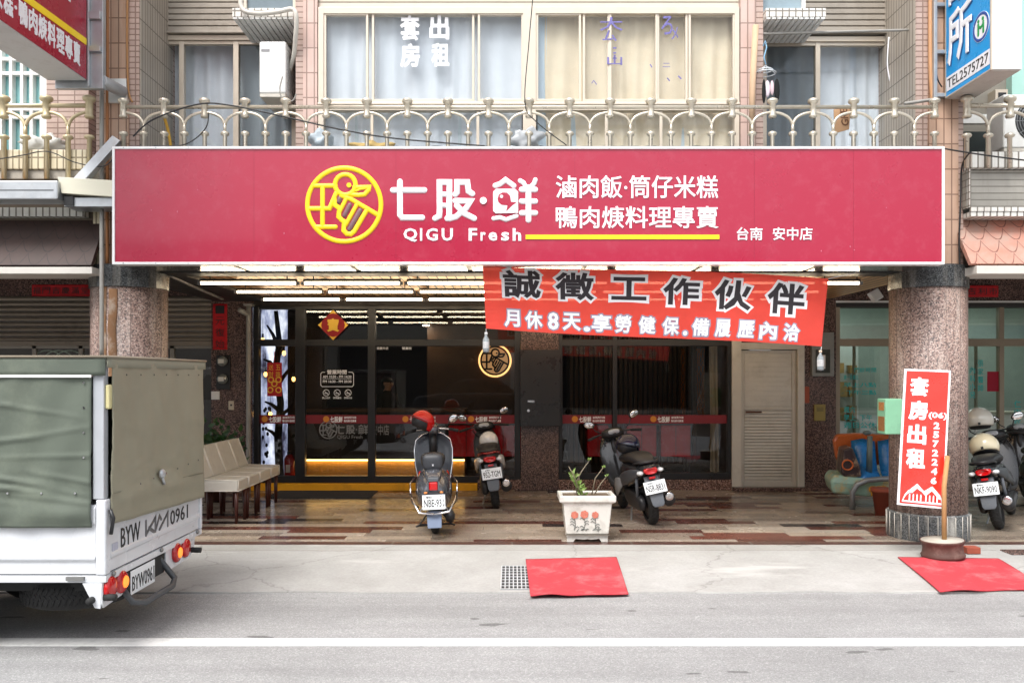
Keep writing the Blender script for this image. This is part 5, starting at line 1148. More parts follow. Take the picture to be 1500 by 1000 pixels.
def vespa(name, label, words, group):
    o = thing(name, label, "scooter", (0, 0, 0), group)
    SIL = M("silver_blue_paint", "#6e7077", .22, .65, var=.06, coat=.6)
    wheel(o, -.55, .22, .11, STEEL); wheel(o, .6, .22, .1, STEEL)
    MB().loft([sring(-.90, .43, .05, .05, 2.4), sring(-.87, .43, .12, .12, 2.4), sring(-.75, .43, .2, .18, 2.4), sring(-.5, .43, .235, .22, 2.4), sring(-.25, .43, .215, .22, 2.4), sring(-.05, .43, .14, .2, 2.4), sring(.02, .42, .08, .13, 2.4)]).build("rear_body", SIL, o, sub=1)
    MB().loft([sring(-.885, .55, .02, .02), sring(-.86, .57, .085, .05), sring(-.7, .63, .115, .05), sring(-.5, .66, .11, .03)]).build("tail_fairing", SIL, o, sub=1)
    MB().loft([sring(-.72, .68, .05, .03), sring(-.69, .69, .12, .06), sring(-.5, .73, .15, .065), sring(-.3, .735, .155, .06), sring(-.05, .72, .14, .05), sring(.08, .7, .07, .03)]).build("seat", SEATM, o, sub=1)
    MB().loft([sring(-.73, .72, .05, .03), sring(-.72, .72, .125, .085, 4), sring(-.665, .745, .125, .08, 4), sring(-.64, .75, .06, .04)]).build("backrest_pad", M("dark_pad", (.035, .038, .045), .5, var=.2), o, sub=1)
    m = MB(); m.box(-.09, .09, -.742, -.70, .625, .64); m.box(-.012, .012, -.736, -.728, .69, .71); m.build("seat_trim", CHROME, o, bevel=.003)
    m = MB()
    for s_ in (-1, 1): m.tube([(s_ * .2, -.3, .22), (s_ * .27, -.45, .3), (s_ * .275, -.7, .42), (s_ * .23, -.88, .36), (s_ * .17, -.95, .27), (0, -.965, .255)], .011, 8)
    for s_ in (-1, 1): m.tube([(s_ * .275, -.62, .4), (s_ * .28, -.5, .5), (s_ * .22, -.3, .55)], .009, 8)
    m.tube([(-.17, -.95, .27), (-.1, -.96, .37)], .008, 6); m.tube([(.17, -.95, .27), (.1, -.96, .37)], .008, 6); m.build("guard_rail", CHROME, o)
    MB().box(-.05, .05, -.92, -.87, .475, .56).build("tail_lamp", LENS_R, o, bevel=.015)
    m = MB(); m.box(-.06, .06, -.915, -.86, .561, .6); m.box(-.07, -.051, -.915, -.86, .47, .56); m.box(.051, .07, -.915, -.86, .47, .56); m.build("lamp_housing", GREYP, o, bevel=.006)
    plate(o, (0, -.955, .37), .26, .14, words, -8)
    for s_ in (-1, 1): MB().ell((s_ * .09, -.905, .455), (.022, .02, .012), 12, 6).build("turn_signal", M("amber_lens_%d" % s_, "#d98a4a", .2), o)
    MB().loft([[(-.085, -.93, .28), (.085, -.93, .28), (.085, -.915, .28), (-.085, -.915, .28)], [(-.08, -.965, .12), (.08, -.965, .12), (.08, -.95, .12), (-.08, -.95, .12)]], True, False).build("mud_flap", M("bluish_mud_flap", "#76839b", .6, var=.15), o, bevel=.006)
    m = MB(); m.tube([(.1, -.3, .2), (.17, -.45, .18), (.18, -.75, .19)], [.03, .055, .06], 12); m.build("muffler", DARK, o)
    m = MB(); m.tube([(-.06, -.25, .18), (-.2, -.2, .02), (-.24, -.24, .012)], .011, 6); m.tube([(.06, -.25, .18), (.2, -.2, .02), (.24, -.24, .012)], .011, 6); m.tube([(-.2, -.2, .02), (.2, -.2, .02)], .011, 6); m.build("centre_stand", DARK, o)
    MB().loft([sring(-.1, .25, .19, .03, 4), sring(.1, .235, .2, .025, 4), sring(.35, .235, .19, .025, 4), sring(.42, .26, .14, .02, 4)]).build("floorboard", DARK, o)
    for s_ in (-1, 1): MB().ell((s_ * .17, -.12, .52), (.03, .07, .06), 14, 8).build("side_reflector", LENS_R, o)
    rg = []; edge = []
    for z, hw, y in ((.24, .14, .4), (.4, .21, .43), (.6, .25, .46), (.75, .255, .49), (.86, .23, .51), (.92, .14, .52), (.94, .05, .52)):
        rg.append([(hw * c, y + .025 * q + .05 * (1 - c * c), z) for c, q in [(math.cos(2 * math.pi * k / 24), math.sin(2 * math.pi * k / 24)) for k in range(24)]]); edge.append((hw, y, z))
    MB().loft(rg).build("leg_shield", M("dark_blue_inner_shield", (.03, .036, .05), .3, var=.1, coat=.4), o, sub=1)
    m = MB(); m.tube([(-a, b, c) for a, b, c in edge] + [(a, b, c) for a, b, c in reversed(edge)], .009, 7); m.build("shield_trim", CHROME, o)
    MB().loft([sring(.36, .98, .03, .03), sring(.40, .98, .08, .06), sring(.5, .99, .1, .075), sring(.62, .98, .08, .07), sring(.66, .97, .03, .03)]).build("headset", SIL, o, sub=1)
    MB().tube([(0, .46, .7), (0, .48, .95)], .05, 12).build("steering_column", DARK, o)
    bar(o, .98, .48, .33, CHROME, RUBBER)
    mirrors(o, [(1, (.12, .46, 1.0), (.24, .42, 1.07))])
    m = MB(); m.tube([(.1, .62, .22), (.09, .6, .4), (0, .56, .6)], .025, 8); m.build("fork", STEEL, o)
    MB().loft([[(x, .6 + .27 * math.cos(R(a)), .22 + .27 * math.sin(R(a)) - abs(x) * .3) for x in (-.11, -.06, 0, .06, .11)] for a in range(0, 181, 15)], False, True, None, closed=False).build("front_fender", SIL, o, solid=.008)
    o.scale = (.82, 1, .97)
    return o
SG = "scooters parked in the arcade"
def on_floor(px, py): Y = GY(py, FZ0); return FX(px, Y), Y
def park(o, px, py, rz, lean, ry=-.62):
    x, y = on_floor(px, py); a = R(rz)
    o.rotation_mode = 'XYZ'
    o.rotation_euler = (0, R(lean), a); y += .05
    o.location = (x - (-math.sin(a) * ry), y - math.cos(a) * ry, FZ0)
    bpy.context.view_layer.update(); return o
def put_on(o, sc, local):
    """rest a thing at a scooter's own coordinates"""
    o.location = sc.matrix_world @ Vector(local); o.rotation_euler = sc.rotation_euler; return o
WHITEP = M("white_scooter_paint", "#dcdcda", .25, var=.05, coat=.5); BLACKP = M("black_scooter_paint", (.022, .023, .026), .22, var=.15, coat=.5)
s1 = park(vespa("classic_scooter", "silver round bodied scooter with chrome guard rails and a red helmet", "NBE-931", SG), 637, 781, 5, -2, -.55)
def redtop(o): MB().loft([sring(-.95, .735, .03, .012), sring(-.9, .75, .11, .018), sring(-.7, .72, .15, .03), sring(-.5, .69, .165, .04), sring(-.4, .68, .16, .02)]).build("tail_spoiler", M("red_scooter_paint", "#a3111c", .25, var=.05, coat=.5), o, sub=1)
s2 = park(modern_scooter("scooter", "white and red scooter parked close to the black metal cabinet", DARK, WHITEP, "952-TGM", SG, redtop), 727, 745, 3, -8)
s3 = park(modern_scooter("scooter", "black scooter with grey mudguard parked behind the white planter", BLACKP, M("grey_scooter_panel", "#4a4d52", .35, var=.1), "NSR-8831", SG), 960, 770, 8, -11)
s4 = park(modern_scooter("scooter", "black scooter with cream helmet on its seat outside the clinic", BLACKP, M("dark_grey_panel", "#33363a", .35, var=.1), "NKF-9090", SG), 1468, 777, -36, -11)
s5 = park(modern_scooter("scooter", "dark scooter mostly cropped by the right edge", BLACKP, DARK, "MWE-5207", SG), 1545, 752, -20, -8)
def silver_stripe():
    m = MB(); m.loft([sring(-.3, .5, .012, .05, xc=-.19), sring(-.05, .42, .02, .1, xc=-.19), sring(.12, .36, .014, .1, xc=-.17)]); return m
silver_stripe().build("silver_side_cover", M("silver_cover", "#a9abad", .4, .3, var=.15), None).parent = s3
def helmet(name, label, col, loc, kind="open", s=1., rz=0, rx=0, ry=0, logo=None):
    o = thing(name, label, "helmet", (0, 0, 0), "motorcycle helmets")
    m = MB(); r = .125 * s
    rings = []
    for k in range(15):
        t = R(90 - k * 8.6); q = max(1e-4, math.cos(t)); ring = []
        for i in range(28):
            a = 2 * math.pi * i / 28; x, y, z = r * q * math.cos(a), r * 1.12 * q * math.sin(a), r * math.sin(t)
            low = -.62 * r if math.sin(a) < .35 else .12 * r       # face opening towards +Y
            ring.append((x, y, max(z, low - .3 * r * max(0, -math.sin(a)))))
        rings.append(ring)
    m.loft(rings, False); sh = m.build("shell", M("helmet_paint_" + label.split()[0], col, .15, var=.05, coat=.7), o, solid=.012)
    MB().ell((0, 0, -.01), (r * .93, r * 1.04, r * .86), 24, 12, None, -40, 88).build("liner", DARK, o)
    m = MB(); m.loft([[(r * 1.02 * math.cos(R(a)), r * 1.14 * math.sin(R(a)), z * r) for a in range(28, 153, 12)] for z in (.14, .2)], False, True, None, closed=False); m.build("trim", DARK, o, solid=.006)
    m = MB(); m.box(-.012, .012, -r * 1.13, -r * 1.08, -.5 * r, -.3 * r); m.build("strap_clip", DARK, o)
    o.location = loc; o.rotation_euler = (R(rx), R(ry), R(rz)); return o
h = helmet("helmet", "red shiny helmet hung on the silver scooter's left handlebar", "#d90f12", (0, 0, 0), s=1.0); put_on(h, s1, (-.13, .40, 1.07)); h.rotation_euler = (R(18), R(-18), R(150))
h = helmet("helmet", "white helmet resting on the white and red scooter's seat", "#e3e2de", (0, 0, 0), s=.86); put_on(h, s2, (.03, -.2, .84)); h.rotation_euler.z += R(20)
h = helmet("helmet", "navy blue helmet resting on the black scooter's seat behind the planter", "#141c3c", (0, 0, 0), s=1.0); put_on(h, s3, (.0, -.18, .885)); h.rotation_euler.z += R(160)
h = helmet("helmet", "cream helmet tilted on the seat of the clinic scooter", "#e8dcbc", (0, 0, 0), s=1.1); put_on(h, s4, (-.02, -.3, .905)); h.rotation_euler = (R(-20), R(-16), R(-36))
h = helmet("helmet", "pale white helmet hung on the handlebar of the clinic scooter", "#ddd9cd", (0, 0, 0), s=1.12); put_on(h, s4, (-.10, .38, 1.2)); h.rotation_euler = (R(-10), R(-8), R(-30))

# ------------------------------------------------------------------ small truck with canvas cover, at the left
TX, TYN, TYF = -2.295, 4.75, 6.24
tr = thing("pickup_truck", "white light truck with olive canvas cover, cropped at left", "truck", (TX - 1.9, (TYN + TYF) / 2, 0))
TW = M("white_truck_paint", "#d6d9dd", .28, var=.04, scale=2, coat=.4, dirt=("#a8a59c", .3, 4))
CANV = M("olive_canvas", "#5d655a", .75, var=.16, scale=3.5, bump=.25, bscale=400, dirt=("#7f8675", .4, 2.5)); CANR = M("khaki_canvas", "#94907c", .75, var=.14, scale=3.5, bump=.25, bscale=400, dirt=("#8a8874", .4, 2.5))
tz = lambda py, px: FZ(py, -TX * F / (750 - px))
L = TX - 2.75
# bed: side drop gates with pressed ribs, tail gate
def gate(name, x0, x1, y0, y1, z0, z1, face):
    m = MB()
    prof = [(0, z0), (.02, z0), (.02, z0 + .07), (.035, z0 + .085), (.035, z0 + .10), (.022, z0 + .115), (.022, z1 - .12), (.035, z1 - .105), (.035, z1 - .02), (.02, z1), (0, z1)]
    if face == 'side': m.prism(prof, lambda u, v, w: Vector((w, TYN + .035 - u, v)), x0, x1)
    elif face == 'far': m.prism(prof, lambda u, v, w: Vector((w, TYF - .035 + u, v)), x0, x1)
    else: m.prism(prof, lambda u, v, w: Vector((TX - .035 + u, w, v)), y0, y1)
    return m.build(name, TW, tr, bevel=.006)
BZ0, BZ1 = .475, .87
gate("side_gate", L, TX - .06, 0, 0, BZ0, BZ1, 'side'); gate("side_gate", L, TX - .06, 0, 0, BZ0, BZ1, 'far'); tg = gate("tailgate", 0, 0, TYN + .07, TYF - .04, BZ0, BZ1, 'rear')
MB().box(L, TX - .04, TYN + .04, TYF - .04, BZ0 + .005, BZ0 + .06).build("bed_floor", TW, tr)
MB().box(L, TX - .03, TYN + .2, TYF - .2, BZ0 - .14, BZ0 - .002).build("chassis", M("chassis_black", (.02, .02, .02), .7, var=.3), tr)
for y0_, y1_ in ((TYN, TYN + .066), (TYF - .036, TYF)): MB().box(TX - .058, TX, y0_, y1_, BZ0 - .005, BZ1 + .03).build("corner_post", TW, tr, bevel=.01)
m = MB(); m.tube([(TX + .012, TYN + .03, BZ1 - .03), (TX + .03, TYN + .03, BZ1 - .08), (TX + .016, TYN + .03, BZ1 - .17)], .011, 8); m.build("latch", DARK, tr)
m = MB(); 
for q in (.09, .75, 1.38): m.ell((TX + .004, TYN + q, BZ0 - .012), (.012, .016, .016), 10, 6)
m.box(TX - .22, TX - .12, TYN - .012, TYN + .01, BZ0 - .03, BZ0 - .008); m.build("hinge", M("hinge_steel", "#8a8a88", .5, .5), tr)
m = MB(); m.box(L, TX, TYN + .005, TYN + .03, BZ0 - .045, BZ0 - .006); m.box(TX - .03, TX - .004, TYN + .03, TYF - .005, BZ0 - .045, BZ0 - .006); m.build("sill_rail", TW, tr, bevel=.004)
# canvas on frame
CZ = 1.695
fr = MB()
for y in (TYN + .03, TYF - .03): fr.box(TX - .075, TX - .012, y - .028, y + .028, BZ1 + .031, CZ - .03); fr.box(L + .05, L + .1, y - .025, y + .025, BZ1, CZ - .03)
fr.box(L + .05, TX - .012, TYN + .004, TYN + .05, CZ - .03, CZ); fr.box(L + .05, TX - .012, TYF - .05, TYF - .004, CZ - .03, CZ); fr.box(TX - .06, TX - .012, TYN + .051, TYF - .051, CZ - .03, CZ)
fr.build("cover_frame", M("pale_steel_post", "#c8ccd2", .35, .4, var=.08), tr, bevel=.005)
CR = [(random.uniform(0, 2.6), random.uniform(.15, .85), random.uniform(-.5, .5), random.uniform(.25, .7)) for _ in range(26)]
def crease(u, v):
    d = 0
    for cu_, cv_, sl_, ln_ in CR:
        du = u - cu_
        if abs(du) < ln_: d += .007 * (1 - (du / ln_) ** 2) * math.exp(-((v - cv_ - sl_ * du * .5) / .014) ** 2)
    return d
def wav(u, v, s): return .012 * math.sin(u * 9 + s) * math.sin(v * 5 + s * 2) + .007 * math.sin(u * 23 + v * 11 + s)
m = MB(); m.sheet(lambda u, v: Vector((TX - .076 + (L + .05 - TX + .076) * u, TYN - .008 + .5 * wav(u * 3, v, 1) - .018 * math.exp(-((v - .09) / .07) ** 2) * (1 + .5 * math.sin(u * 30)) - crease(u * 2.6, v), .745 + (CZ - .1 - .745) * v)), 150, 70); m.build("side_canvas", CANV, tr, solid=.006)
m = MB(); m.sheet(lambda u, v: Vector((TX - .1 + (L + .05 - TX + .1) * u, TYF + .004 - wav(u * 3, v, 4), .83 + (CZ - .1 - .83) * v)), 40, 16); m.build("side_canvas", CANV, tr, solid=.006)
m = MB(); m.sheet(lambda u, v: Vector((TX + .012 + wav(u * 1.6, v, 2) * .4 + .6 * crease(.2 + u * 1.6, v) + (.022 * math.exp(-((v - .13 - .03 * math.sin(u * 4)) / .05) ** 2) + .012 * math.exp(-((v - .03) / .04) ** 2)) * (1 + .4 * math.sin(u * 13 + 1)) * min(1, 6 * u, 6 * (1 - u)), TYN + .05 + (TYF - TYN - .07) * u, .755 - .052 * u + (CZ - .02 - .755 + .052 * u) * v)), 80, 44); m.build("rear_canvas", CANR, tr, solid=.006)
m = MB(); m.sheet(lambda u, v: Vector((TX + .004 + (L - TX) * u, TYN - .012 + (TYF - TYN + .024) * v, CZ + .006 + .012 * math.sin(math.pi * v) + .006 * math.sin(u * 25))), 50, 16)
m.build("roof_canvas", CANV, tr, solid=.008)
m = MB()
for y in (TYN - .0125,): m.sheet(lambda u, v: Vector((TX + .006 + (L - TX) * u, y - .004 + .004 * math.sin(u * 30) * (1 - v), CZ - .095 + .105 * v)), 50, 4)
m.build("valance", CANV, tr, solid=.007)
m = MB(); m.sheet(lambda u, v: Vector((TX + .016, TYN - .012 + (TYF - TYN + .02) * u, CZ - .05 + .062 * v)), 30, 2); m.build("rear_valance", M("pale_canvas_edge", "#8f8f7e", .7, var=.12), tr, solid=.006)
m = MB(); m.tube([(TX + .02, TYN - .02, CZ + .012), (TX + .02, TYF + .01, CZ + .012)], .008, 6); m.tube([(TX + .02, TYN - .022, CZ + .012), (L, TYN - .022, CZ + .012)], .008, 6); m.build("piping", M("tan_piping", "#8d8271", .7), tr)
m = MB(); m.box(L, TX - .07, TYN - .026, TYN - .0205, CZ - .105, CZ - .09); m.build("white_batten", WHITE, tr)
m = MB()
for q in range(14): m.disc(TX - .16 - q * .19, .86 + .03 * 0, .006, lambda u, v, w=0: Vector((u, TYN - .022 - w, v + .08)), .004, 8)
for q in range(5): m.disc(TX - .115, 1.0 + q * .14, .006, lambda u, v, w=0: Vector((u, TYN - .016 - w, v)), .004, 8)
for q in range(7): m.disc(TYN + .2 + q * .19, CZ - .09, .006, lambda u, v, w=0: Vector((TX + .024 + w, u, v)), .004, 8); m.disc(TYN + .2 + q * .19, .93 + .01 * q, .006, lambda u, v, w=0: Vector((TX + .022 + w, u, v)), .004, 8)
m.build("eyelet", CHROME, tr)
m = MB(); m.tube([(TX + .019, TYN + .06, .93), (TX + .021, TYN + .5, .915), (TX + .021, TYN + 1.0, .9), (TX + .019, TYF - .05, .885)], .003, 5)
m.build("stitched_seam", M("seam_thread", "#7a7766", .9), tr)
m = MB(); m.ell((TX + .045, TYN + .66, .97), (.02, .035, .03), 10, 8); m.tube([(TX + .045, TYN + .66, .95), (TX + .05, TYN + .68, .90)], .01, 6); m.build("clasp", STEEL, tr)
MB().box(TX - .012, TX + .012, TYN + .015, TYN + .062, 1.41, 1.55).build("marker_lamp", M("yellowed_lamp", "#d8cf9c", .3), tr, bevel=.01)
# writing on the tailgate
f = facing_px(TX - .0125)
yt = lambda px: -TX * F / (750 - px)
m = MB(); m.text("BYW", (yt(180), yt(208), .585, .70), f, -.0 or .0, .003); m.text("0961", (yt(252), yt(277.5), .59, .688), f, .0, .003); m.build("lettering", INK, tg)
m = MB(); a, b = yt(216), yt(249); w = b - a; P = lambda *q: [(a + x * w, .588 + z * .1) for x, z in q]
m.stroke(P((.02, .05), (.02, .95)), .026, f, .004); m.stroke(P((.02, .1), (.42, .95), (.42, .05)), .026, f, .0042); m.stroke(P((.15, .45), (.38, .05)), .026, f, .0038); m.stroke(P((.42, .05), (.60, .95), (.68, .7)), .024, f, .0036); m.stroke(P((.60, .05), (.98, .95), (.98, .05)), .026, f, .0034); m.build("logo", M("grey_chrome_logo", "#6c6e72", .3, .5), tg)
MB().box(TX - .012, TX - .0095, TYN + .1, TYN + .17, .585, .63).build("sticker", M("lilac_sticker", "#b9bccb", .5, var=.2, scale=60), tg)
# lamp plates, lamps, bumpers
def lampset(y0, y1, yl, yb, lab):
    m = MB(); m.prism([(y0, BZ0 - .046), (y1, BZ0 - .046), (y1 - .02, .345), (y1 - .09, .30), (y0 + .02, .285), (y0, .31)], lambda u, v, w: Vector((TX - .03 + w, u, v)), 0, .012); p = m.build("lamp_plate", TW, tr, bevel=.003)
    for yy_, c in yl:
        q = MB(); q.lathe([(.066, 0), (.068, .012), (.061, .022), (.048, .028), (.001, .032)], 22, Matrix.Translation((TX - .018, yy_, .385)) @ RX); lens = q.build("tail_lamp", LENS_R if c == 'r' else M("lit_lamp_rim_" + lab, "#b8141a", .15, coat=.5), p)
        if c == 'o':
            q = MB(); q.lathe([(.036, 0), (.033, .006), (.001, .008)], 18, Matrix.Translation((TX + .0125, yy_ + .004, .385)) @ RX); q.build("lit_bulb", emis("lit_amber_" + lab, (1, .22, .03), .8), lens)
    for yy_ in yb: MB().tube([(TX - .018, yy_, .345), (TX + .05, yy_, .343)], .02, 12).build("rubber_buffer", RUBBER, p)
lampset(TYN, TYN + .33, ((TYN + .075, 'r'), (TYN + .215, 'o')), (TYN + .02,), "near"); lampset(TYF - .62, TYF - .1, ((TYF - .46, 'o'), (TYF - .3, 'r')), (TYF - .17,), "far")
m = MB(); m.prism([(TX - .13, BZ0 - .046), (TX - .019, BZ0 - .046), (TX - .03, .285), (TX - .06, .29)], lambda u, v, w: Vector((u, TYN + w, v)), -.003, .009); m.build("lamp_plate_return", TW, tr); MB().tube([(TX - .075, TYN, .335), (TX - .075, TYN - .04, .335)], .02, 12).build("rubber_buffer", RUBBER, tr)
pl = MB().box(TX - .01, TX - .004, yt(193), yt(228), .275, .42, Matrix.Translation((0, 0, 0))).build("number_plate", PLATE, tr, bevel=.003)
m = MB(); f = facing_px(TX - .0035); m.text("BYW0961", (yt(194.5), yt(226.5), .295, .385), f, .0, .002); m.build("lettering", INK, pl)
m = MB(); m.tube([(TX - .06, yt(190), .34), (TX + .03, yt(187), .25), (TX + .07, yt(197), .225), (TX + .07, yt(237), .225), (TX + .04, yt(247), .25), (TX - .04, yt(238), .42)], .02, 10); m.build("tow_bar", M("painted_grey_bar", "#4c4f52", .5, var=.2), tr)
MB().box(TX - .04, TX - .012, yt(190), yt(243), .30, BZ0 - .05).build("dark_crossmember", RUBBER, tr)
# spare tyre slung flat under the bed, wheels, cab
c = Matrix.Translation((TX - .40, TYN + .5, .30))
m = MB(); prof = [(.21, -.085), (.27, -.09), (.315, -.07), (.325, -.03), (.325, .03), (.315, .07), (.27, .09), (.21, .085), (.2, 0), (.21, -.085)]; m.lathe(prof, 44, c, cap=False); sp = m.build("spare_tyre", RUBBER, tr)
m = MB(); m.lathe([(.03, -.05), (.15, -.06), (.205, -.02), (.205, .03)], 30, c); m.build("rim", M("grey_wheel", "#5b5d5c", .5, .4), sp)
g = MB()
for k in range(60):
    a = 2 * math.pi * k / 60
    for z0, z1, da in ((-.055, -.015, .05), (-.01, .01, -.05), (.015, .055, .05)): g.tube([c @ Vector((.3255 * math.cos(a), .3255 * math.sin(a), z0)), c @ Vector((.3255 * math.cos(a + da), .3255 * math.sin(a + da), z1))], .004, 4)
g.build("tread_groove", INK, sp)
for x, w in ((TX - 1.15, .2), (L - 1.05, .16)):
    for y in (TYN + .16, TYF - .16):
        m = MB(); cc = Matrix.Translation((x, y, .29)) @ Matrix.Rotation(R(90), 4, 'X'); m.lathe([(.18, -w / 2), (.26, -w / 2), (.288, -w / 2 + .03), (.29, 0), (.288, w / 2 - .03), (.26, w / 2), (.18, w / 2), (.17, 0), (.18, -w / 2)], 36, cc, cap=False); wh = m.build("wheel", RUBBER, tr)
        m = MB(); m.lathe([(.03, -w / 2 + .02), (.12, -w / 2 + .03), (.178, -w / 2 + .01), (.178, w / 2 - .01), (.12, w / 2 - .03), (.03, w / 2 - .02)], 26, cc); m.build("rim", WHITE, wh)
m = MB(); cab = [(L - .03, .42), (L - .03, 1.72), (L - .2, 1.78), (L - 1.1, 1.76), (L - 1.55, 1.08), (L - 1.62, .95), (L - 1.64, .36), (L - 1.3, .34), (L - .6, .34)]
m.prism(cab, lambda u, v, w: Vector((u, w, v)), TYN + .02, TYF - .02); cb_ = m.build("cab", TW, tr, bevel=.04, seg=3)
m = MB()
for y, s_ in ((TYN + .02, -1), (TYF - .02, 1)): m.prism([(L - .25, 1.12), (L - .25, 1.62), (L - 1.0, 1.62), (L - 1.36, 1.12)], lambda u, v, w: Vector((u, y + s_ * w, v)), 0, .004)
m.prism([(TYN + .12, 1.15), (TYF - .12, 1.15), (TYF - .17, 1.68), (TYN + .17, 1.68)], lambda u, v, w: Vector((L - 1.555 + (v - 1.08) * .66 - w, u, v)), 0, .012); m.build("window", M("dark_cab_glass", (.02, .025, .03), .06), cb_)
for y in (TYN + .2, TYF - .2): MB().ell((L - 1.64, y, .72), (.02, .12, .09), 16, 8).build("headlight", LENS_C, cb_)
# ------------------------------------------------------------------ row of padded chairs along the left wall
VIN = M("cream_vinyl", "#d3cec3", .4, var=.1, dirt=("#8d8070", .3, 5)); PIP = M("white_piping", "#e4dfd4", .5, var=.05); LEGW = M("dark_red_wood_leg", "#4a2018", .4, var=.25)
edges = [8.71, 9.07, 9.47, 9.90, 10.26]; CXF, CXB = -2.84, -3.28
lb = ["nearest cream vinyl chair of the row beside the truck", "second cream vinyl chair from the truck in the row", "third cream vinyl chair from the truck in the row", "farthest cream vinyl chair of the row, beside the shop window"]
for i in range(4):
    a, b = edges[i] + .004, edges[i + 1] - .004
    o = thing("padded_chair", lb[i], "chair", ((CXF + CXB) / 2, (a + b) / 2, FZ0), "cream chairs against the left wall")
    MB().box(CXB, CXF, a, b, .40, .515).build("seat", VIN, o, bevel=.02, seg=3)
    m = MB(); m.prism([(CXB + .06, .516), (CXB - .06, .84), (CXB - .13, .835), (CXB - .03, .40), (CXB - .003, .40), (CXB - .003, .516)], lambda u, v, w: Vector((u, w, v)), a + .003, b - .003); m.build("backrest", VIN, o, bevel=.02, seg=3)
    m = MB()
    for y in (a + .006, b - .006): m.tube([(CXB + .06, y, .52), (CXB - .058, y, .838)], .007, 6); m.tube([(CXF + .003, y, .41), (CXF + .003, y, .512), (CXB + .06, y, .519)], .007, 6)
    m.tube([(CXF + .002, a, .405), (CXF + .002, b, .405)], .007, 6); m.tube([(CXB, a + .002, .405), (CXF, a + .002, .405)], .007, 6)
    m.build("piping", PIP, o)
    for x in (CXF - .03, CXB + .02):
        for y in (a + .04, b - .04): MB().tube([(x, y, FZ0), (x, y, .40)], [.017, .025], 4).build("leg", LEGW, o)
# ------------------------------------------------------------------ planter with sparse plant
Y = 7.93; cx = FX(858.5, Y); gz = FZ0 + .0005
pl_ = thing("flower_planter", "white ceramic planter with painted pink flowers before the black scooter", "planter", (cx, Y, gz))
PW = M("white_glazed_ceramic", "#d6d3cb", .4, var=.12, dirt=("#8d8577", .6, 6))
def rr(hx, hy, z): return [(cx - hx, Y - hy, z), (cx + hx, Y - hy, z), (cx + hx, Y + hy, z), (cx - hx, Y + hy, z)]
m = MB(); m.loft([rr(.196, .15, gz + .075), rr(.225, .165, gz + .36), rr(.262, .19, gz + .375), rr(.262, .19, gz + .432), rr(.225, .155, gz + .432), rr(.215, .15, gz + .38)], True, False); m.build("pot", PW, pl_, bevel=.008)
m = MB(); hx, hy = .19, .148
m.prism([(-hx, 0), (-hx, .066), (hx, .066), (hx, 0), (.13, 0), (.11, .03), (.03, .022), (0, .028), (-.03, .022), (-.11, .03), (-.13, 0)], lambda u, v, w: Vector((cx + u, Y - hy + w, gz + v)), 0, .03)
m.box(cx - hx, cx + hx, Y - hy + .031, Y + hy, gz + .03, gz + .066); m.build("foot", PW, pl_, bevel=.004)
m = MB(); m.box(cx - .2, cx + .2, Y - .17, Y - .155, gz + .0665, gz + .0745); m.build("base_line", M("dark_joint", "#6d665c", .8), pl_)
MB().box(cx - .212, cx + .212, Y - .148, Y + .148, gz + .3, gz + .415).build("soil", M("dry_soil", "#6a5a48", .95, var=.4, scale=30, bump=1, bscale=50), pl_)
fpt = lambda u, v, w=0: Vector((cx + u, Y - .1555 - (v - .08) * .0517 - w - .001, gz + v))
PK = M("salmon_print", "#cf7a66", .6, var=.3, scale=40); LN = M("grey_print", "#5b5f5a", .6, var=.3, scale=40)
pm, lm = MB(), MB(); rnd = random.Random(2)
for u, v, r in ((-.12, .255, .033), (-.03, .26, .036), (.07, .255, .03)):
    for k in range(6):
        a = R(60 * k + 20); pm.prism([(u + r * .6 * math.cos(a) + r * .5 * math.cos(R(t)), v + r * .55 * math.sin(a) + r * .55 * math.sin(R(t))) for t in range(0, 360, 45)], fpt, 0, .001 + .0002 * k)
    lm.stroke([(u, v - r), (u + .008, v - .09), (u - .004, v - .14)], .005, fpt, .001)
    for k in range(4): s_ = rnd.choice((-1, 1)); z = v - .05 - .025 * k; lm.stroke([(u, z), (u + s_ * .025, z + .018), (u + s_ * .04, z + .008)], .006, fpt, .001)
for k in range(16): u = rnd.uniform(-.17, .13); lm.stroke([(u, .1 + rnd.random() * .02), (u + .014, .115 + rnd.random() * .02)], .006, fpt, .001)
pm.build("flower_print", PK, pl_); lm.build("stem_print", LN, pl_)
plant = thing("potted_plant", "sparse plant with bare stems and one leafy shoot in the white planter", "plant", (cx, Y, gz + .41))
PB = lambda px, py, dy=0: Vector((FX(px, Y + dy), Y + dy, FZ(py, Y + dy)))
m = MB()
for pts in (((846, 730, 0), (843, 708, .02), (852, 690, .03), (864, 673, .04)), ((866, 728, 0), (872, 700, -.02), (884, 684, -.03)), ((867, 730, .03), (880, 708, .05), (889, 697, .06)), ((852, 728, -.04), (840, 695, -.05), (833, 683, -.06)), ((855, 730, .02), (848, 700, .06), (846, 692, .07))): m.tube([PB(*q) for q in pts], [.006] * (len(pts) - 1) + [.0035], 6)
m.build("stem", M("woody_stem", "#7d7360", .8, var=.2), plant)
m = MB(); rnd = random.Random(8)
def leaf(m, p, d, ln, w):
    d = Vector(d).normalized(); s = d.cross(Vector((.2, -1, .3))).normalized(); n = d.cross(s)
    m.add([p, p + d * ln * .35 + s * w, p + d * ln * .35 - s * w, p + d * ln - n * ln * .15, p + d * ln * .4 + n * w * .3], [(0, 1, 4), (0, 4, 2), (1, 3, 4), (4, 3, 2)], True)
for k in range(44):
    t = k / 44; p = PB(855 - 17 * t, 727 - 34 * t, .02 * math.sin(k)); leaf(m, p, (rnd.uniform(-1, .7), rnd.uniform(-.6, .6), rnd.uniform(.1, .8)), .07, .014)
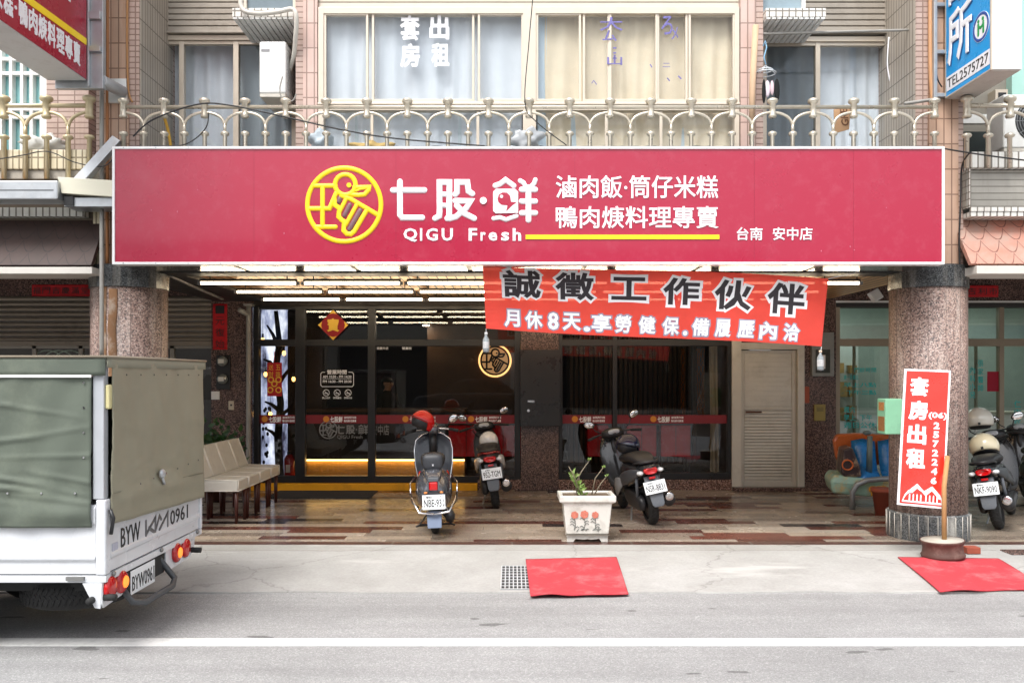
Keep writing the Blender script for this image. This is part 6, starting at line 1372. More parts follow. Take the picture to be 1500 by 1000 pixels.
for px, py in ((864, 673), (884, 684), (889, 697)):
    for k in range(7): leaf(m, PB(px, py, .03), (rnd.uniform(-1, 1), rnd.uniform(-1, 1), rnd.uniform(0, 1)), .028, .008)
m.build("leaf", M("pale_green_leaf", "#7f9a4c", .5, var=.3, scale=20), plant)
# ------------------------------------------------------------------ mats, drain, brick, loose stone
def ground_mat(name, label, pts, z=.046, wav=.004):
    P = [Vector((FX(a, GY(b, z)), GY(b, z), 0)) for a, b in pts]
    zz = lambda y: .012 + .046 * max(0, min(1, (y - 6.185) / (EY - 6.185))) ** .8
    m = MB()
    def f(u, v):
        p = (P[3] * (1 - u) + P[2] * u) * (1 - v) + (P[0] * (1 - u) + P[1] * u) * v
        return Vector((p.x, p.y + .006 * math.sin(u * 14) * (1 - v), max(zz(p.y), .012) + .0095 + wav * (.5 + .5 * math.sin(u * 11 + v * 4)) * (v < .98) + .011 * max(0, math.sin(u * 5 + .4)) ** 4 * max(0, 1 - v * 4)))
    m.sheet(f, 40, 20); return m.build(name, REDMAT, None, label, "mat", "red mats on the pavement", solid=.008)
ground_mat("red_mat", "red mat beside the drain grate before the planter", [(770, 820), (903, 817), (921, 865), (777, 868)])
ground_mat("red_mat", "red mat lying under the rental sign's rusty wheel base", [(1315, 817), (1462, 819), (1535, 858), (1377, 862)])
gr = thing("drain_grate", "square steel drain grate beside the red mat", "drain grate", (FX(755, 6.6), 6.62, .04))
x0, x1, y0, y1 = FX(734, 6.4), FX(782, 6.4), GY(862, .02), GY(829, .04)
zz = lambda y: .012 + .046 * max(0, (y - 6.185) / (EY - 6.185)) ** .8 + .002
m = MB()
for q in range(9): x = x0 + (x1 - x0) * q / 8; m.prism([(y0, zz(y0)), (y1, zz(y1)), (y1, zz(y1) + .006), (y0, zz(y0) + .006)], lambda u, v, w: Vector((x + w, u, v)), -.0045, .0045)
for q in range(9): y = y0 + (y1 - y0) * q / 8; m.box(x0, x1, y - .0045, y + .0045, zz(y) + .0005, zz(y) + .0066)
m.build("bars", M("bright_grate_steel", "#c4c6c8", .5, .2, var=.1), gr); m = MB(); m.prism([(y0, zz(y0) - .0015), (y1, zz(y1) - .0015), (y1, zz(y1) + .0012), (y0, zz(y0) + .0012)], lambda u, v, w: Vector((w, u, v)), x0, x1); m.build("dark_pit", INK, gr)
MB().box(FX(1417, 7.3), FX(1437, 7.3), 7.3, 7.4, .052, .11).build("loose_brick", M("red_brick", "#9a4c38", .9, var=.25, scale=20), None, "loose red brick beside the rusty wheel base", "brick", bevel=.006)
m = MB(); m.box(FX(1475, 7.35), FX(1530, 7.35), 7.28, 7.46, .049, .062); m.build("floor_slab_piece", GRAND, None, "flat dark stone piece on the pavement at the right edge", "stone slab", bevel=.004)
# ------------------------------------------------------------------ rental sign on a stick in a wheel base
rim = thing("wheel_base", "rusty old wheel rim filled with cement as a sign stand", "sign base", (FX(1385, 7.1), 7.16, .052))
c = Matrix.Translation((FX(1385, 7.12), 7.16, .058)) @ Matrix.Rotation(R(-3), 4, 'Y')
m = MB(); m.lathe([(.15, .0), (.17, .004), (.174, .025), (.162, .042), (.157, .075), (.158, .105), (.168, .125), (.176, .14), (.174, .15), (.165, .148)], 40, c); m.build("rim", M("rusty_brown_rim", "#5b4038", .7, var=.3, scale=9, dirt=("#8d7a70", .5, 8)), rim)
m = MB(); m.lathe([(.166, .13), (.166, .149), (.001, .152)], 40, c); m.build("cement_fill", M("cement", "#b5aea2", .9, var=.2, scale=14, dirt=("#7d766a", .5, 9)), rim)
sgn = thing("rental_sign", "tall red rental sign with white characters leaning on the clinic side column", "sign", (FX(1385, 7.2), 7.18, .21))
Q = [Vector((FX(1325, 7.5), 7.5, FZ(540, 7.5))), Vector((FX(1393, 7.5), 7.5, FZ(542.5, 7.5))), Vector((FX(1382.5, 7.24), 7.24, FZ(745, 7.24))), Vector((FX(1314, 7.24), 7.24, FZ(738.5, 7.24)))]
nrm = (Q[1] - Q[0]).cross(Q[3] - Q[0]).normalized()
if nrm.y > 0: nrm = -nrm
sf = lambda u, v, w=0: (Q[3] * (1 - u) + Q[2] * u) * (1 - v) + (Q[0] * (1 - u) + Q[1] * u) * v + nrm * w
m = MB(); m.prism([(0, 0), (1, 0), (1, 1), (0, 1)], sf, -.006, 0); m.build("board", LETTER, sgn)
m = MB(); m.sheet(lambda u, v: sf(.045 + .91 * u, .015 + .97 * v, .0015 + .0025 * (1 + math.sin(v * 37 + u * 5) * math.sin(u * 11 + v * 9))), 12, 60); m.build("printed_sheet", M("orange_red_sheet", "#e02c1c", .3, var=.08, scale=8, coat=.4), sgn)
m = MB(); sb_ = lambda u, v, w=0: sf(u, v, w + .0068)
for i, ch in enumerate("套房出租"): m.text(ch, (.13, .54, .795 - i * .176, .94 - i * .176), sb_, .045, .001)
m.text("(06)", (.56, .96, .63, .685), sb_, .03, .001)
for i, ch in enumerate("2572246"): m.text(ch, (.68, .81, .562 - i * .066, .612 - i * .066), sb_, .045, .001)
hb = [(.1, .03), (.95, .03), (.92, .07), (.84, .075), (.84, .085), (.72, .125), (.6, .09), (.52, .11), (.4, .135), (.3, .1), (.22, .1), (.15, .07)]
m.stroke(hb, .018, sb_, .001, closed=True)
for a, b in (((.2, .09), (.4, .15)), ((.4, .15), (.58, .09)), ((.55, .1), (.72, .14)), ((.72, .14), (.9, .08))): m.stroke([a, b], .02, sb_, .001)
for u in (.25, .33, .41, .49, .6, .68, .76, .84): m.stroke([(u, .045), (u, .072)], .03, sb_, .001)
m.build("lettering", LETTER, sgn)
m = MB(); m.tube([(FX(1385, 7.13), 7.15, .205), (FX(1386.5, 7.16), 7.2, .65), (FX(1388, 7.3), 7.30, .9)], .02, 10); m.build("stick", STICK, sgn)
# green coin box on the column side
cbx = thing("coin_box", "mint green coin box fixed on the side of the clinic column", "coin box", (FX(1297, 7.95), 8.0, FZ(637, 7.9)))
MB().box(3.508, 3.67, 7.9, 8.08, FZ(636, 7.9), FZ(584, 7.9)).build("casing", M("mint_green_paint", "#8fc9a6", .35, var=.08, dirt=("#6f9a80", .3, 6)), cbx, bevel=.008)
MB().box(3.5045, 3.5075, 7.93, 8.04, FZ(601, 7.95), FZ(589, 7.95)).build("label_plate", M("orange_label", "#c98a52", .5, var=.5, scale=50), cbx); MB().box(3.5045, 3.5075, 7.92, 8.05, FZ(631, 7.95), FZ(610, 7.95)).build("coin_slot", M("brown_label", "#a8764a", .5, var=.5, scale=50), cbx)
# kiddie ride
kr = thing("kiddie_ride", "coin ride with blue double seat, orange back and painted animals behind the column", "kiddie ride", (4.25, 10.0, FZ0))
T = Matrix.Translation((4.24, 10.05, FZ0)) @ Matrix.Rotation(R(-14), 4, 'Z')
m = MB(); m.loft([[T @ Vector(p) for p in ((-.42, -.3, .16), (.5, -.3, .10), (.5, .3, .10), (-.42, .3, .16))], [T @ Vector(p) for p in ((-.45, -.33, .3), (.53, -.33, .22), (.53, .33, .22), (-.45, .33, .3))], [T @ Vector(p) for p in ((-.40, -.30, .38), (.5, -.30, .30), (.5, .30, .30), (-.40, .30, .38))]], True, False); m.build("base", M("painted_mint_base", "#9fc4b4", .35, var=.3, scale=9, dirt=("#d9a437", .9, 11)), kr, bevel=.03)
m = MB()
for dx in (-.1, .2): m.loft([[T @ Vector(p) for p in ((-.06 + dx + a, y, z + b) for a, b in ((0, 0), (.13, .03), (.27, 0), (.26, -.05), (.13, -.03), (.01, -.05)))] for y, z in ((.14, .75), (.1, .66), (.02, .5), (-.05, .42), (-.27, .36), (-.3, .3))])
m.build("seat", M("bright_blue_plastic", "#2b7fc4", .25, var=.12, coat=.4), kr)
m = MB(); m.prism([(-.36, .74), (-.32, .82), (-.1, .84), (.4, .82), (.45, .78), (.3, .5), (-.02, .40), (-.28, .42), (-.33, .55)], lambda u, v, w: T @ Vector((u, w, v)), .18, .3); m.build("shell", M("orange_plastic", "#b8591a", .3, var=.2, coat=.3), kr, bevel=.03)
m = MB(); m.prism([(-.33, .42), (-.3, .68), (-.2, .7), (-.12, .48), (-.1, .36), (-.3, .36)], lambda u, v, w: T @ Vector((u, w, v)), -.3, .17); m.build("side_panel", M("dark_painted_panel", "#3b2a2c", .35, var=.5, scale=9, dirt=("#cfae8f", .9, 7)), kr, bevel=.02)
m = MB(); m.lathe([(.05, -.012), (.065, -.012), (.065, .012), (.05, .012), (.05, -.012)], 20, T @ Matrix.Translation((-.26, -.32, .5)) @ Matrix.Rotation(R(90), 4, 'X'), cap=False); m.build("wheel_ornament", M("orange_ring", "#c9632a", .3), kr)
m = MB(); m.tube([T @ Vector(p) for p in ((-.22, -.42, 0), (-.22, -.42, .2), (-.17, -.43, .29), (-.06, -.43, .34), (.1, -.42, .36), (.3, -.4, .37))], .032, 12); m.build("grab_rail", M("grey_painted_pipe", "#8f9294", .35, .4), kr)
m = MB()
for u, v, r in ((.02, .245, .055), (.08, .25, .05), (.13, .265, .035)): m.ell((u, -.333, v - .02), (r, .008, r * .8), 14, 8, T)
for u in (.0, .05, .1): m.ell((u, -.333, .185), (.012, .008, .04), 8, 6, T)
m.build("animal_print", M("tan_animal_print", "#d69a2e", .5, var=.2), kr)
m = MB(); m.lathe([(.035, .4), (.03, .84)], 12, T @ Matrix.Translation((.0, -.1, 0)) @ Matrix.Rotation(R(8), 4, 'X')); m.ell((.0, -.02, .86), (.05, .03, .03), 16, 8, T); m.build("steering_post", M("grey_toy_post", "#6b7a78", .4, var=.3), kr)
MB().lathe([(.085, 0), (.12, .25), (.135, .25), (.135, .29), (.11, .29)], 20, Matrix.Translation((4.13, 9.35, FZ0))).build("flower_pot", M("terracotta", "#9a4a33", .8, var=.2), None, "terracotta flower pot half hidden behind the clinic column", "flower pot")
# ------------------------------------------------------------------ meters, switches, couplets on the piers
Yp = GF - .061
def on_pier(name, label, cat, x0, y0, x1, y1, mat, th=.02, Y=Yp, bevel=.003, build=True):
    o = thing(name, label, cat, (FX((x0 + x1) / 2, Y), Y, FZ(y1, Y)))
    MB().box(FX(x0, Y), FX(x1, Y), Y - th, Y - .0005, FZ(y1, Y), FZ(y0, Y)).build("body", mat, o, bevel=bevel); return o
mt = on_pier("electric_meter_board", "black board with two round glass electric meters on the left granite pier", "electric meter", 318, 520, 338, 570, DARK, .03)
for py in (529, 555):
    mm_ = MB(); mm_.lathe([(.07, 0), (.07, .03), (.06, .07), (.001, .085)], 24, Matrix.Translation((FX(328, Yp), Yp - .031, FZ(py, Yp))) @ Matrix.Rotation(R(90), 4, 'X')); d_ = mm_.build("meter", M("meter_glass_%d" % py, "#8f9594", .12, .3, var=.3, scale=18), mt)
    MB().box(FX(324, Yp), FX(332, Yp), Yp - .118, Yp - .116, FZ(py + 3, Yp), FZ(py - 3, Yp)).build("dial", M("dial_%d" % py, "#d9d9d2", .5), d_)
on_pier("switch_box", "white square switch plate below the electric meters", "switch", 310, 573, 322, 585, WHITE, .02); o = on_pier("wall_socket", "beige wall socket lower right of the white switch plate", "socket", 335, 587, 343, 600, M("beige_socket", "#c9bea8", .4), .012)
MB().disc(FX(339, Yp), FZ(593, Yp), .014, front(Yp - .0125), .003, 12).build("hole", DARK, o)
cable("grey drain pipe with valve standing at the left end of the shopfront", [(FX(364, 11.25), 11.25, FZ(447, 11.25)), (FX(364, 11.25), 11.25, FZ0)], .032, GREYPVC, "drain_pipe", "pipe")
def couplet(name, label, x0, y0, x1, y1, Y, chars, vertical, mat=REDPAPER, ink=INK):
    o = thing(name, label, "red couplet", (FX((x0 + x1) / 2, Y), Y, FZ(y1, Y)))
    m = MB(); a, b, c_, d_ = FX(x0, Y), FX(x1, Y), FZ(y1, Y), FZ(y0, Y); m.sheet(lambda u, v: Vector((a + (b - a) * u, Y - .004 - .003 * math.sin(u * 6 + v * 4), c_ + (d_ - c_) * v)), 10, 10); m.build("paper", mat, o, solid=.002)
    m = MB(); n = len(chars)
    for i, ch in enumerate(chars):
        if vertical: h = (y1 - y0) / n; bx = pbox(x0 + 4, y0 + h * i + 2.5, x1 - 4, y0 + h * (i + 1) - 2.5, Y)
        else: h = (x1 - x0) / n; bx = pbox(x0 + h * i + 1.5, y0 + 3.5, x0 + h * (i + 1) - 1.5, y1 - 3.5, Y)
        m.text(ch, bx, front(Y - .009), .0, .001)
    m.build("lettering", ink, o); return o
couplet("door_couplet", "vertical red paper couplet on the left granite pier", 312, 445, 333, 512, Yp - .001, "一元復始", True)
couplet("door_couplet", "wide red paper strip over the left neighbour's roller shutter", 47, 417, 132, 434, GF - .001, "福門吉慶滿堂", False)
couplet("door_couplet", "small red paper strip over the clinic's glass front", 1400, 418, 1462, 435, GF - .085, "大吉利市", False)
on_pier("distribution_box", "grey metal box with a window on the right granite pier", "meter box", 1187, 487, 1219, 551, M("grey_metal_box", "#8f8f8a", .4, .4, var=.15, dirt=("#5f5c55", .4, 8)), .07)
bx_ = [o for o in COL.objects if o.name.startswith("distribution_box")][0]
MB().box(FX(1192, Yp), FX(1213, Yp), Yp - .0745, Yp - .0705, FZ(546, Yp), FZ(512, Yp)).build("window", M("meter_window", "#4c5250", .1, var=.4, scale=20), bx_); MB().box(FX(1197, Yp), FX(1206, Yp), Yp - .0755, Yp - .0748, FZ(540, Yp), FZ(520, Yp)).build("tag", LETTER, bx_)
on_pier("door_charm", "small orange red paper tag beside the metal door", "paper tag", 1177.5, 566, 1185.5, 590, M("orange_paper", "#a8553d", .7, var=.3, scale=30), .006)
o = on_pier("intercom", "brass coloured intercom box on the right granite pier", "intercom", 1192, 592, 1208, 616, M("brass_paint", "#9c8a4e", .4, .4, var=.12), .03)
m = MB()
for q in range(4): m.box(FX(1195, Yp), FX(1205, Yp), Yp - .0325, Yp - .0305, FZ(597 + q * 1.6, Yp), FZ(596.4 + q * 1.6, Yp))
m.build("grille", DARK, o)
sp_ = thing("spot_lamp", "white square floodlight hanging over the clinic glass, unlit", "lamp", (FX(1279, 11), 11.0, FZ(436, 11)))
MB().box(-.08, .08, -.03, .03, -.09, .05, Matrix.Translation((FX(1281, 11), 11, FZ(431, 11))) @ Euler((R(-20), R(-25), R(20))).to_matrix().to_4x4()).build("head", WHITE, sp_, bevel=.01); MB().tube([(FX(1279, 11), 11.02, FZ(428, 11)), (FX(1279, 11), 11.02, 2.64)], .014, 8).build("stem", WHITE, sp_)
cm = thing("security_camera", "small grey camera on a bracket at the left shopfront corner", "camera", (FX(364, 11.2), 11.2, FZ(464, 11.2)))
MB().box(FX(358, 11.2), FX(370, 11.2), 11.16, 11.3, FZ(448, 11.2), FZ(445, 11.2)).build("bracket", GREYPVC, cm); MB().lathe([(.03, 0), (.034, .05), (.034, .14), (.02, .15)], 14, Matrix.Translation((FX(362, 11.2), 11.2, FZ(460, 11.2))) @ Euler((R(70), 0, R(-30))).to_matrix().to_4x4()).build("body", GREYPVC, cm)
cable("grey cable sagging under the arcade ceiling at left", [pp(246, 402, 8.35), pp(285, 420, 9.4), pp(326, 438, 10.6)], .016, GREYPVC, "ceiling_cable", "cable")
# leafy plant behind the chairs
lp = thing("leafy_plant", "dark green leafy plant behind the cream chairs", "plant", (FX(312, 10.4), 10.4, FZ0)); m = MB(); rnd = random.Random(5)
c0 = Vector((FX(313, 10.4), 10.4, FZ(655, 10.4)))
for k in range(260):
    p = c0 + Vector((rnd.gauss(0, .14), rnd.gauss(0, .12), rnd.gauss(0, .13))); leaf(m, p, (rnd.uniform(-1, 1), rnd.uniform(-1, 1), rnd.uniform(-.3, 1)), rnd.uniform(.08, .15), .03)
m.build("leaf", M("dark_green_leaf", "#274a20", .4, var=.4, scale=12), lp); m = MB()
for k in range(7): m.tube([c0 + Vector((0, 0, -.5)), c0 + Vector((rnd.uniform(-.15, .15), rnd.uniform(-.1, .1), rnd.uniform(-.1, .1)))], .008, 5)
m.build("stem", M("green_stem", "#4a5a2c", .7), lp); MB().lathe([(.1, 0), (.14, .26), (.15, .28), (.12, .28)], 18, Matrix.Translation((c0.x, c0.y, FZ0))).build("pot", M("brown_pot", "#5a3526", .7), lp)
# ------------------------------------------------------------------ hangings on the glass
Yg = GF - .075
dm = thing("fortune_diamond", "red diamond paper charm with gold character on the transom glass", "paper charm", pp(488, 498, Yg)); cxm, czm, h_ = FX(488, Yg), FZ(476, Yg), .205
MB().prism([(cxm, czm - h_), (cxm + h_, czm), (cxm, czm + h_), (cxm - h_, czm)], front(Yg), 0, .004).build("paper", M("deep_red_paper", "#a3101a", .6, var=.15), dm)
m = MB(); m.text("寶", (cxm - .085, cxm + .085, czm - .09, czm + .09), front(Yg - .0042), .04, .003)
for a in range(4):
    c_, s_ = math.cos(R(90 * a)), math.sin(R(90 * a)); m.prism([(cxm + h_ * c_ * q + e * s_, czm + h_ * s_ * q - e * c_) for q, e in ((1.0, 0), (.72, .05), (.78, 0), (.72, -.05))], front(Yg - .0042), 0, .002)
m.build("gold_print", GOLDP, dm)
pd = thing("lucky_banner", "red and gold lucky banner hanging before the left glass", "paper charm", pp(402, 581, Yg)); MB().box(FX(391.5, Yg), FX(413, Yg), Yg - .004, Yg, FZ(580, Yg), FZ(531, Yg)).build("paper", M("bright_red_card", "#b3121a", .6, var=.12), pd)
m = MB()
for ch, bx in (("五", (404, 534, 411, 542)), ("路", (404, 544, 411, 552)), ("送", (393.5, 534, 400.5, 542)), ("財", (393.5, 544, 400.5, 552))): m.text(ch, pbox(*bx, Yg), front(Yg - .0045), .0, .002)
rnd = random.Random(3)
for r_, c_ in ((562, 402), (571, 396), (571, 408), (556, 397), (556, 408)): m.stroke(arc(FX(c_, Yg), FZ(r_, Yg), .035, 0, 360, 10)[:-1], .016, front(Yg - .0045), .002, closed=True)
m.build("gold_print", GOLDP, pd); MB().tube([pp(402, 531, Yg), pp(402, 515, Yg)], .004, 5).build("string", REDPAPER, pd)
# ------------------------------------------------------------------ inside the restaurant
tree = thing("tree_ornament", "dark artificial tree ornament with bulbs inside the left glass", "tree ornament", (-3.05, 12.0, .1)); Y = 12.0
br_ = MB(); Tp = lambda a, b, dy=0: pp(a, b, Y + dy)
br_.tube([Tp(410, 700), Tp(407, 640), Tp(411, 590, .05), Tp(404, 540), Tp(409, 500, .05), Tp(404, 455)], [.06, .055, .05, .05, .04, .03], 9)
for pts in (((408, 510), (400, 490), (391, 476)), ((408, 520), (416, 505), (423, 496)), ((408, 600), (398, 592), (388, 588)), ((409, 560), (420, 545), (432, 531)), ((407, 640), (398, 632), (390, 628)), ((406, 545), (396, 530), (386, 526)), ((408, 610), (422, 600), (430, 585))): br_.tube([Tp(*q) for q in pts], [.035, .025, .012], 7)
br_.build("trunk", M("black_bark", (.012, .011, .012), .7), tree)
m = MB(); rnd = random.Random(9)
for k in range(16): px = rnd.uniform(385, 395); py = rnd.uniform(590, 690); m.ell(Tp(px, py, .1), (.02, .01, .03), 8, 6)
m.build("hanging_leaf", DARK, tree)
BULB = emis("warm_bulb", (1, .5, .12), 4)
for px, py in ((385, 498), (416, 517), (430, 555), (389, 548), (396, 606)):
    b = thing("hanging_bulb", "x", "bulb", Tp(px, py, -.1), "warm bulbs hanging from the tree ornament"); p = Vector(Tp(px, py, -.1))
    MB().ell(tuple(p), (.026, .026, .036), 12, 8).build("bulb", BULB, b); MB().tube([p + Vector((0, 0, .03)), p + Vector((0, 0, .09))], .014, 8).build("socket", DARK, b); MB().tube([p + Vector((0, 0, .09)), p + Vector((0, 0, .3))], .003, 5).build("wire", DARK, b)
    tag(b, {385: "glowing bulb highest on the left side of the tree ornament", 416: "glowing bulb right of the tree trunk above the lucky banner", 430: "glowing bulb farthest right on the tree ornament", 389: "glowing bulb just left of the lucky banner", 396: "lowest glowing bulb, close under the lucky banner"}[px])
# backlit stone wall: the light is real, in streaks between dark stone
k = NT("backlit_onyx"); nz = k.noise(1.7, 6, .65, k.coord("Object", (2.4, 1, .8))); rp = k.ramp(nz, 0, [(.36, (.02, .02, .04)), (.48, (.3, .34, .5)), (.6, (.85, .9, 1.0))]); k.l(rp, 0, k.b, "Emission Color"); k.b.inputs["Emission Strength"].default_value = 1.0; k.set(Base_Color=(.1, .1, .12, 1), Roughness=.3)
for o in [q for q in COL.objects if q.name == "back_light_panel"]: o.data.materials[0] = k.m
fe = thing("fire_extinguisher", "small red fire extinguisher on the floor inside the left glass", "fire extinguisher", (FX(424, 11.8), 11.8, .1)); c = Matrix.Translation((FX(424, 11.8), 11.8, .1))
MB().lathe([(.07, 0), (.075, .02), (.075, .33), (.05, .38), (.025, .4)], 20, c).build("cylinder", M("extinguisher_red", "#b30f14", .3, coat=.4), fe); m = MB(); m.box(-.02, .02, -.05, .05, .4, .44, c); m.tube([c @ Vector((.02, 0, .42)), c @ Vector((.09, 0, .36)), c @ Vector((.085, 0, .15))], .01, 6); m.build("valve", DARK, fe); MB().box(-.03, .03, -.078, -.0755, .15, .26, c).build("label", LETTER, fe)
LEDW = emis("warm_led_strip", (1, .62, .2), 8)
ct = thing("service_counter", "dark service counter with glowing strip along its foot behind the door", "counter", (FX(560, 12.1), 12.25, .1))
xa, xb = FX(447, 12.0), FX(680, 12.0)
MB().box(xa, xb, 12.0, 12.6, .405, 1.08).build("body", M("counter_black", (.02, .018, .017), .35), ct); MB().box(xa - .02, xb + .02, 11.97, 12.63, 1.081, 1.12).build("top", WOODIN, ct, bevel=.004)
MB().box(xa, xb, 12.07, 12.6, .1, .4045).build("toe_kick", M("pale_wood_toe_kick", "#b98c48", .5, var=.25, scale=5), ct); MB().box(xa, xb, 12.015, 12.05, .385, .4035).build("led_strip", LEDW, ct)
for i, (px, lb_) in enumerate(((683, "red lacquer cabinet inside, behind the white and red scooter"), (737, "red lacquer cabinet inside, next to the middle granite pier"), (876, "red lacquer cabinet inside, left of the black scooter's mirror"), (940, "red lacquer cabinet inside, behind the black scooter's handlebar"), (990, "red lacquer cabinet inside, nearest the metal door"))):
    Y = 11.95; w = (.5, .5, .3, .42, .42)[i]; x = FX(px, Y); o = thing("red_cabinet", lb_, "cabinet", (x, Y + .2, .1), "red lacquer cabinets in the restaurant")
    RL = M("red_lacquer_%d" % i, "#dc1a24", .25, var=.06, coat=.5); MB().box(x - w / 2, x + w / 2, Y, Y + .3, .45, .9).build("body", RL, o, bevel=.01); MB().box(x - w / 2 - .02, x + w / 2 + .02, Y - .02, Y + .32, .901, .93).build("top", DARK, o); m = MB()
    for sx in (-1, 1):
        for yy_ in (.03, .27): m.box(x + sx * (w / 2 - .03) - .02, x + sx * (w / 2 - .03) + .02, Y + yy_ - .02, Y + yy_ + .02, .1, .4495)
    m.build("leg", DARK, o); m = MB(); m.box(x - .004, x + .004, Y - .004, Y - .0005, .47, .88); m.build("door_gap", INK, o)
dk = thing("wall_emblem", "round lit wooden duck emblem on the wall inside", "wall emblem", pp(725, 550, 13.38)); Y = 13.36; ex, ez = FX(725, Y), FZ(528, Y)
MB().lathe([(.235, 0), (.235, .03), (.001, .031)], 40, Matrix.Translation((ex, Y, ez)) @ Matrix.Rotation(R(90), 4, 'X')).build("disc", emis("lit_wood_disc", (.78, .42, .18), .35), dk)
MB().lathe([(.2, 0), (.265, .0), (.265, .012), (.2, .012)], 40, Matrix.Translation((ex, Y + .03, ez)) @ Matrix.Rotation(R(90), 4, 'X')).build("halo_light", emis("halo_light", (1, .55, .2), 1.3), dk)
m = MB(); g = MB(); duck_logo(m, g, ex, ez, .235, front(Y - .032), .006); m.build("emblem_lines", INK, dk); g.build("emblem_lines", INK, dk)
tb = thing("dining_table", "dark dining table inside the glass left of the silver scooter", "table", (FX(600, 13), 13.2, .1))
MB().box(FX(585, 13.2), FX(660, 13.2), 13.2, 13.36, .82, .86).build("tabletop", WOODIN, tb)
for q in (590, 655): MB().box(FX(q, 13.2) - .02, FX(q, 13.2) + .02, 13.26, 13.3, .1, .8195).build("leg", DARK, tb)
dc = thing("room_divider", "dark brown slatted divider inside the right glass", "divider", (1.9, 14.5, .1)); m = MB()
for q in range(26): m.box(1.0 + q * .085, 1.0 + q * .085 + .05, 14.5, 14.56, .1, 2.8)
m.build("slat", WOODIN, dc, kind=None); MB().box(.95, 3.2, 14.565, 14.6, .1, 2.8).build("backing", WALLIN, dc)
cu = thing("bead_curtain", "amber bead curtain hanging behind the right glass", "bead curtain", (2.75, 12.6, 1.1)); m = MB(); rnd = random.Random(12)
for px in (999, 1002, 1022, 1025, 1028, 1031):
    for k in range(30): m.ell(pp(px + rnd.uniform(-1, 1), 512 + k * 3.2, 12.6), (.012, .012, .016), 6, 4)
m.build("bead", M("amber_bead", "#a8632c", .2, coat=.5), cu)
wc = thing("pale_curtain_panel", "pale curtain strip inside beside the metal door", "curtain", (FX(1050, 11.8), 11.8, .2)); m = MB(); curtain(m, FX(1039, 11.8), FX(1052, 11.8), 11.8, .2, 2.1, .01, .06, 4); m.build("cloth", M("beige_curtain", "#b3a690", .9), wc)
# hostess behind the counter, seen faintly through the glass
def person(label, loc, rz):
    me = bpy.data.meshes.new("person"); J = dict(pel=(0, 0, .84), wst=(0, 0, .98), chs=(0, .01, 1.16), nb=(0, .02, 1.25), nt=(0, .0, 1.30), hc=(0, -.01, 1.38), ht=(0, 0, 1.46))
    V, E, rad = [], [], []
    def add(p, r, par=None):
        V.append(p); rad.append(r)
        if par is not None: E.append((par, len(V) - 1))
        return len(V) - 1
    p = add(J['pel'], (.14, .1)); w = add(J['wst'], (.125, .09), p); c = add(J['chs'], (.14, .1), w); nb_ = add(J['nb'], (.07, .06), c); nt_ = add(J['nt'], (.045, .045), nb_); hc = add(J['hc'], (.072, .085), nt_); add(J['ht'], (.05, .06), hc)
    for s in (-1, 1):
        sh = add((s * .17, .01, 1.2), (.055, .055), c); el = add((s * .21, -.02, .96), (.04, .04), sh); wr = add((s * .15, -.22, .93), (.028, .024), el); pm_ = add((s * .13, -.29, .94), (.034, .018), wr)
        for i, (dx, dl) in enumerate(((-.03, .055), (-.01, .07), (.01, .075), (.03, .06))): k1 = add((s * .13 + dx, -.33, .94), (.009, .009), pm_); add((s * .13 + dx * 1.15, -.33 - dl * .6, .925), (.008, .008), k1)
        th = add((s * .13 - s * .045, -.27, .945), (.011, .011), pm_); add((s * .13 - s * .065, -.31, .94), (.009, .009), th)
        hp = add((s * .09, 0, .78), (.085, .085), p); kn = add((s * .1, -.01, .44), (.055, .055), hp); an = add((s * .1, .02, .08), (.035, .035), kn); add((s * .11, -.13, .03), (.035, .025), an)
    me.from_pydata(V, E, []); o = bpy.data.objects.new("person", me); COL.objects.link(o); sk = o.modifiers.new("skin", 'SKIN'); o.modifiers.new("sub", 'SUBSURF').render_levels = 1
    for i, r in enumerate(rad): me.skin_vertices[0].data[i].radius = r
    me.skin_vertices[0].data[0].use_root = True
    SKIN = M("skin", "#c99a7d", .5, var=.06); CLO = M("black_clothes", (.02, .02, .024), .85, var=.2)
    dg = bpy.context.evaluated_depsgraph_get(); dg.update(); nm = bpy.data.meshes.new_from_object(o.evaluated_get(dg)); o.modifiers.clear(); o.data = nm
    nm.materials.clear(); nm.materials.append(CLO); nm.materials.append(SKIN)
    for f_ in nm.polygons: f_.use_smooth = True; f_.material_index = 1 if (f_.center.z > 1.27 or (f_.center.y < -.2 and .85 < f_.center.z < 1.0)) else 0
    tag(o, label, "person")
    WM[o.name] = Matrix.Identity(4)
    m = MB(); m.ell((0, .015, 1.405), (.088, .1, .075), 18, 10, None, -5, 90); m.ell((0, .06, 1.35), (.078, .045, .09), 14, 10); m.build("hair", M("black_hair", (.012, .01, .01), .5), o)
    m = MB(); m.ell((0, -.098, 1.372), (.011, .016, .02), 10, 8)
    for s in (-1, 1): m.ell((s * .074, 0, 1.375), (.01, .02, .028), 8, 6)
    m.build("nose_and_ear", SKIN, o, kind=None); m = MB()
    for s in (-1, 1): m.ell((s * .03, -.087, 1.39), (.012, .008, .007), 10, 6)
    m.build("eye", INK, o); MB().ell((0, -.088, 1.335), (.022, .008, .006), 10, 6).build("mouth", M("lip", "#a35a50", .5), o)
    o.location = loc; o.rotation_euler = (0, 0, rz); return o
person("person in black standing behind the counter inside the glass, face turned right", (FX(568, 13.0), 13.0, .1), R(55))
m = MB(); LM = emis("small_ceiling_lamp", (1, .8, .6), 40)
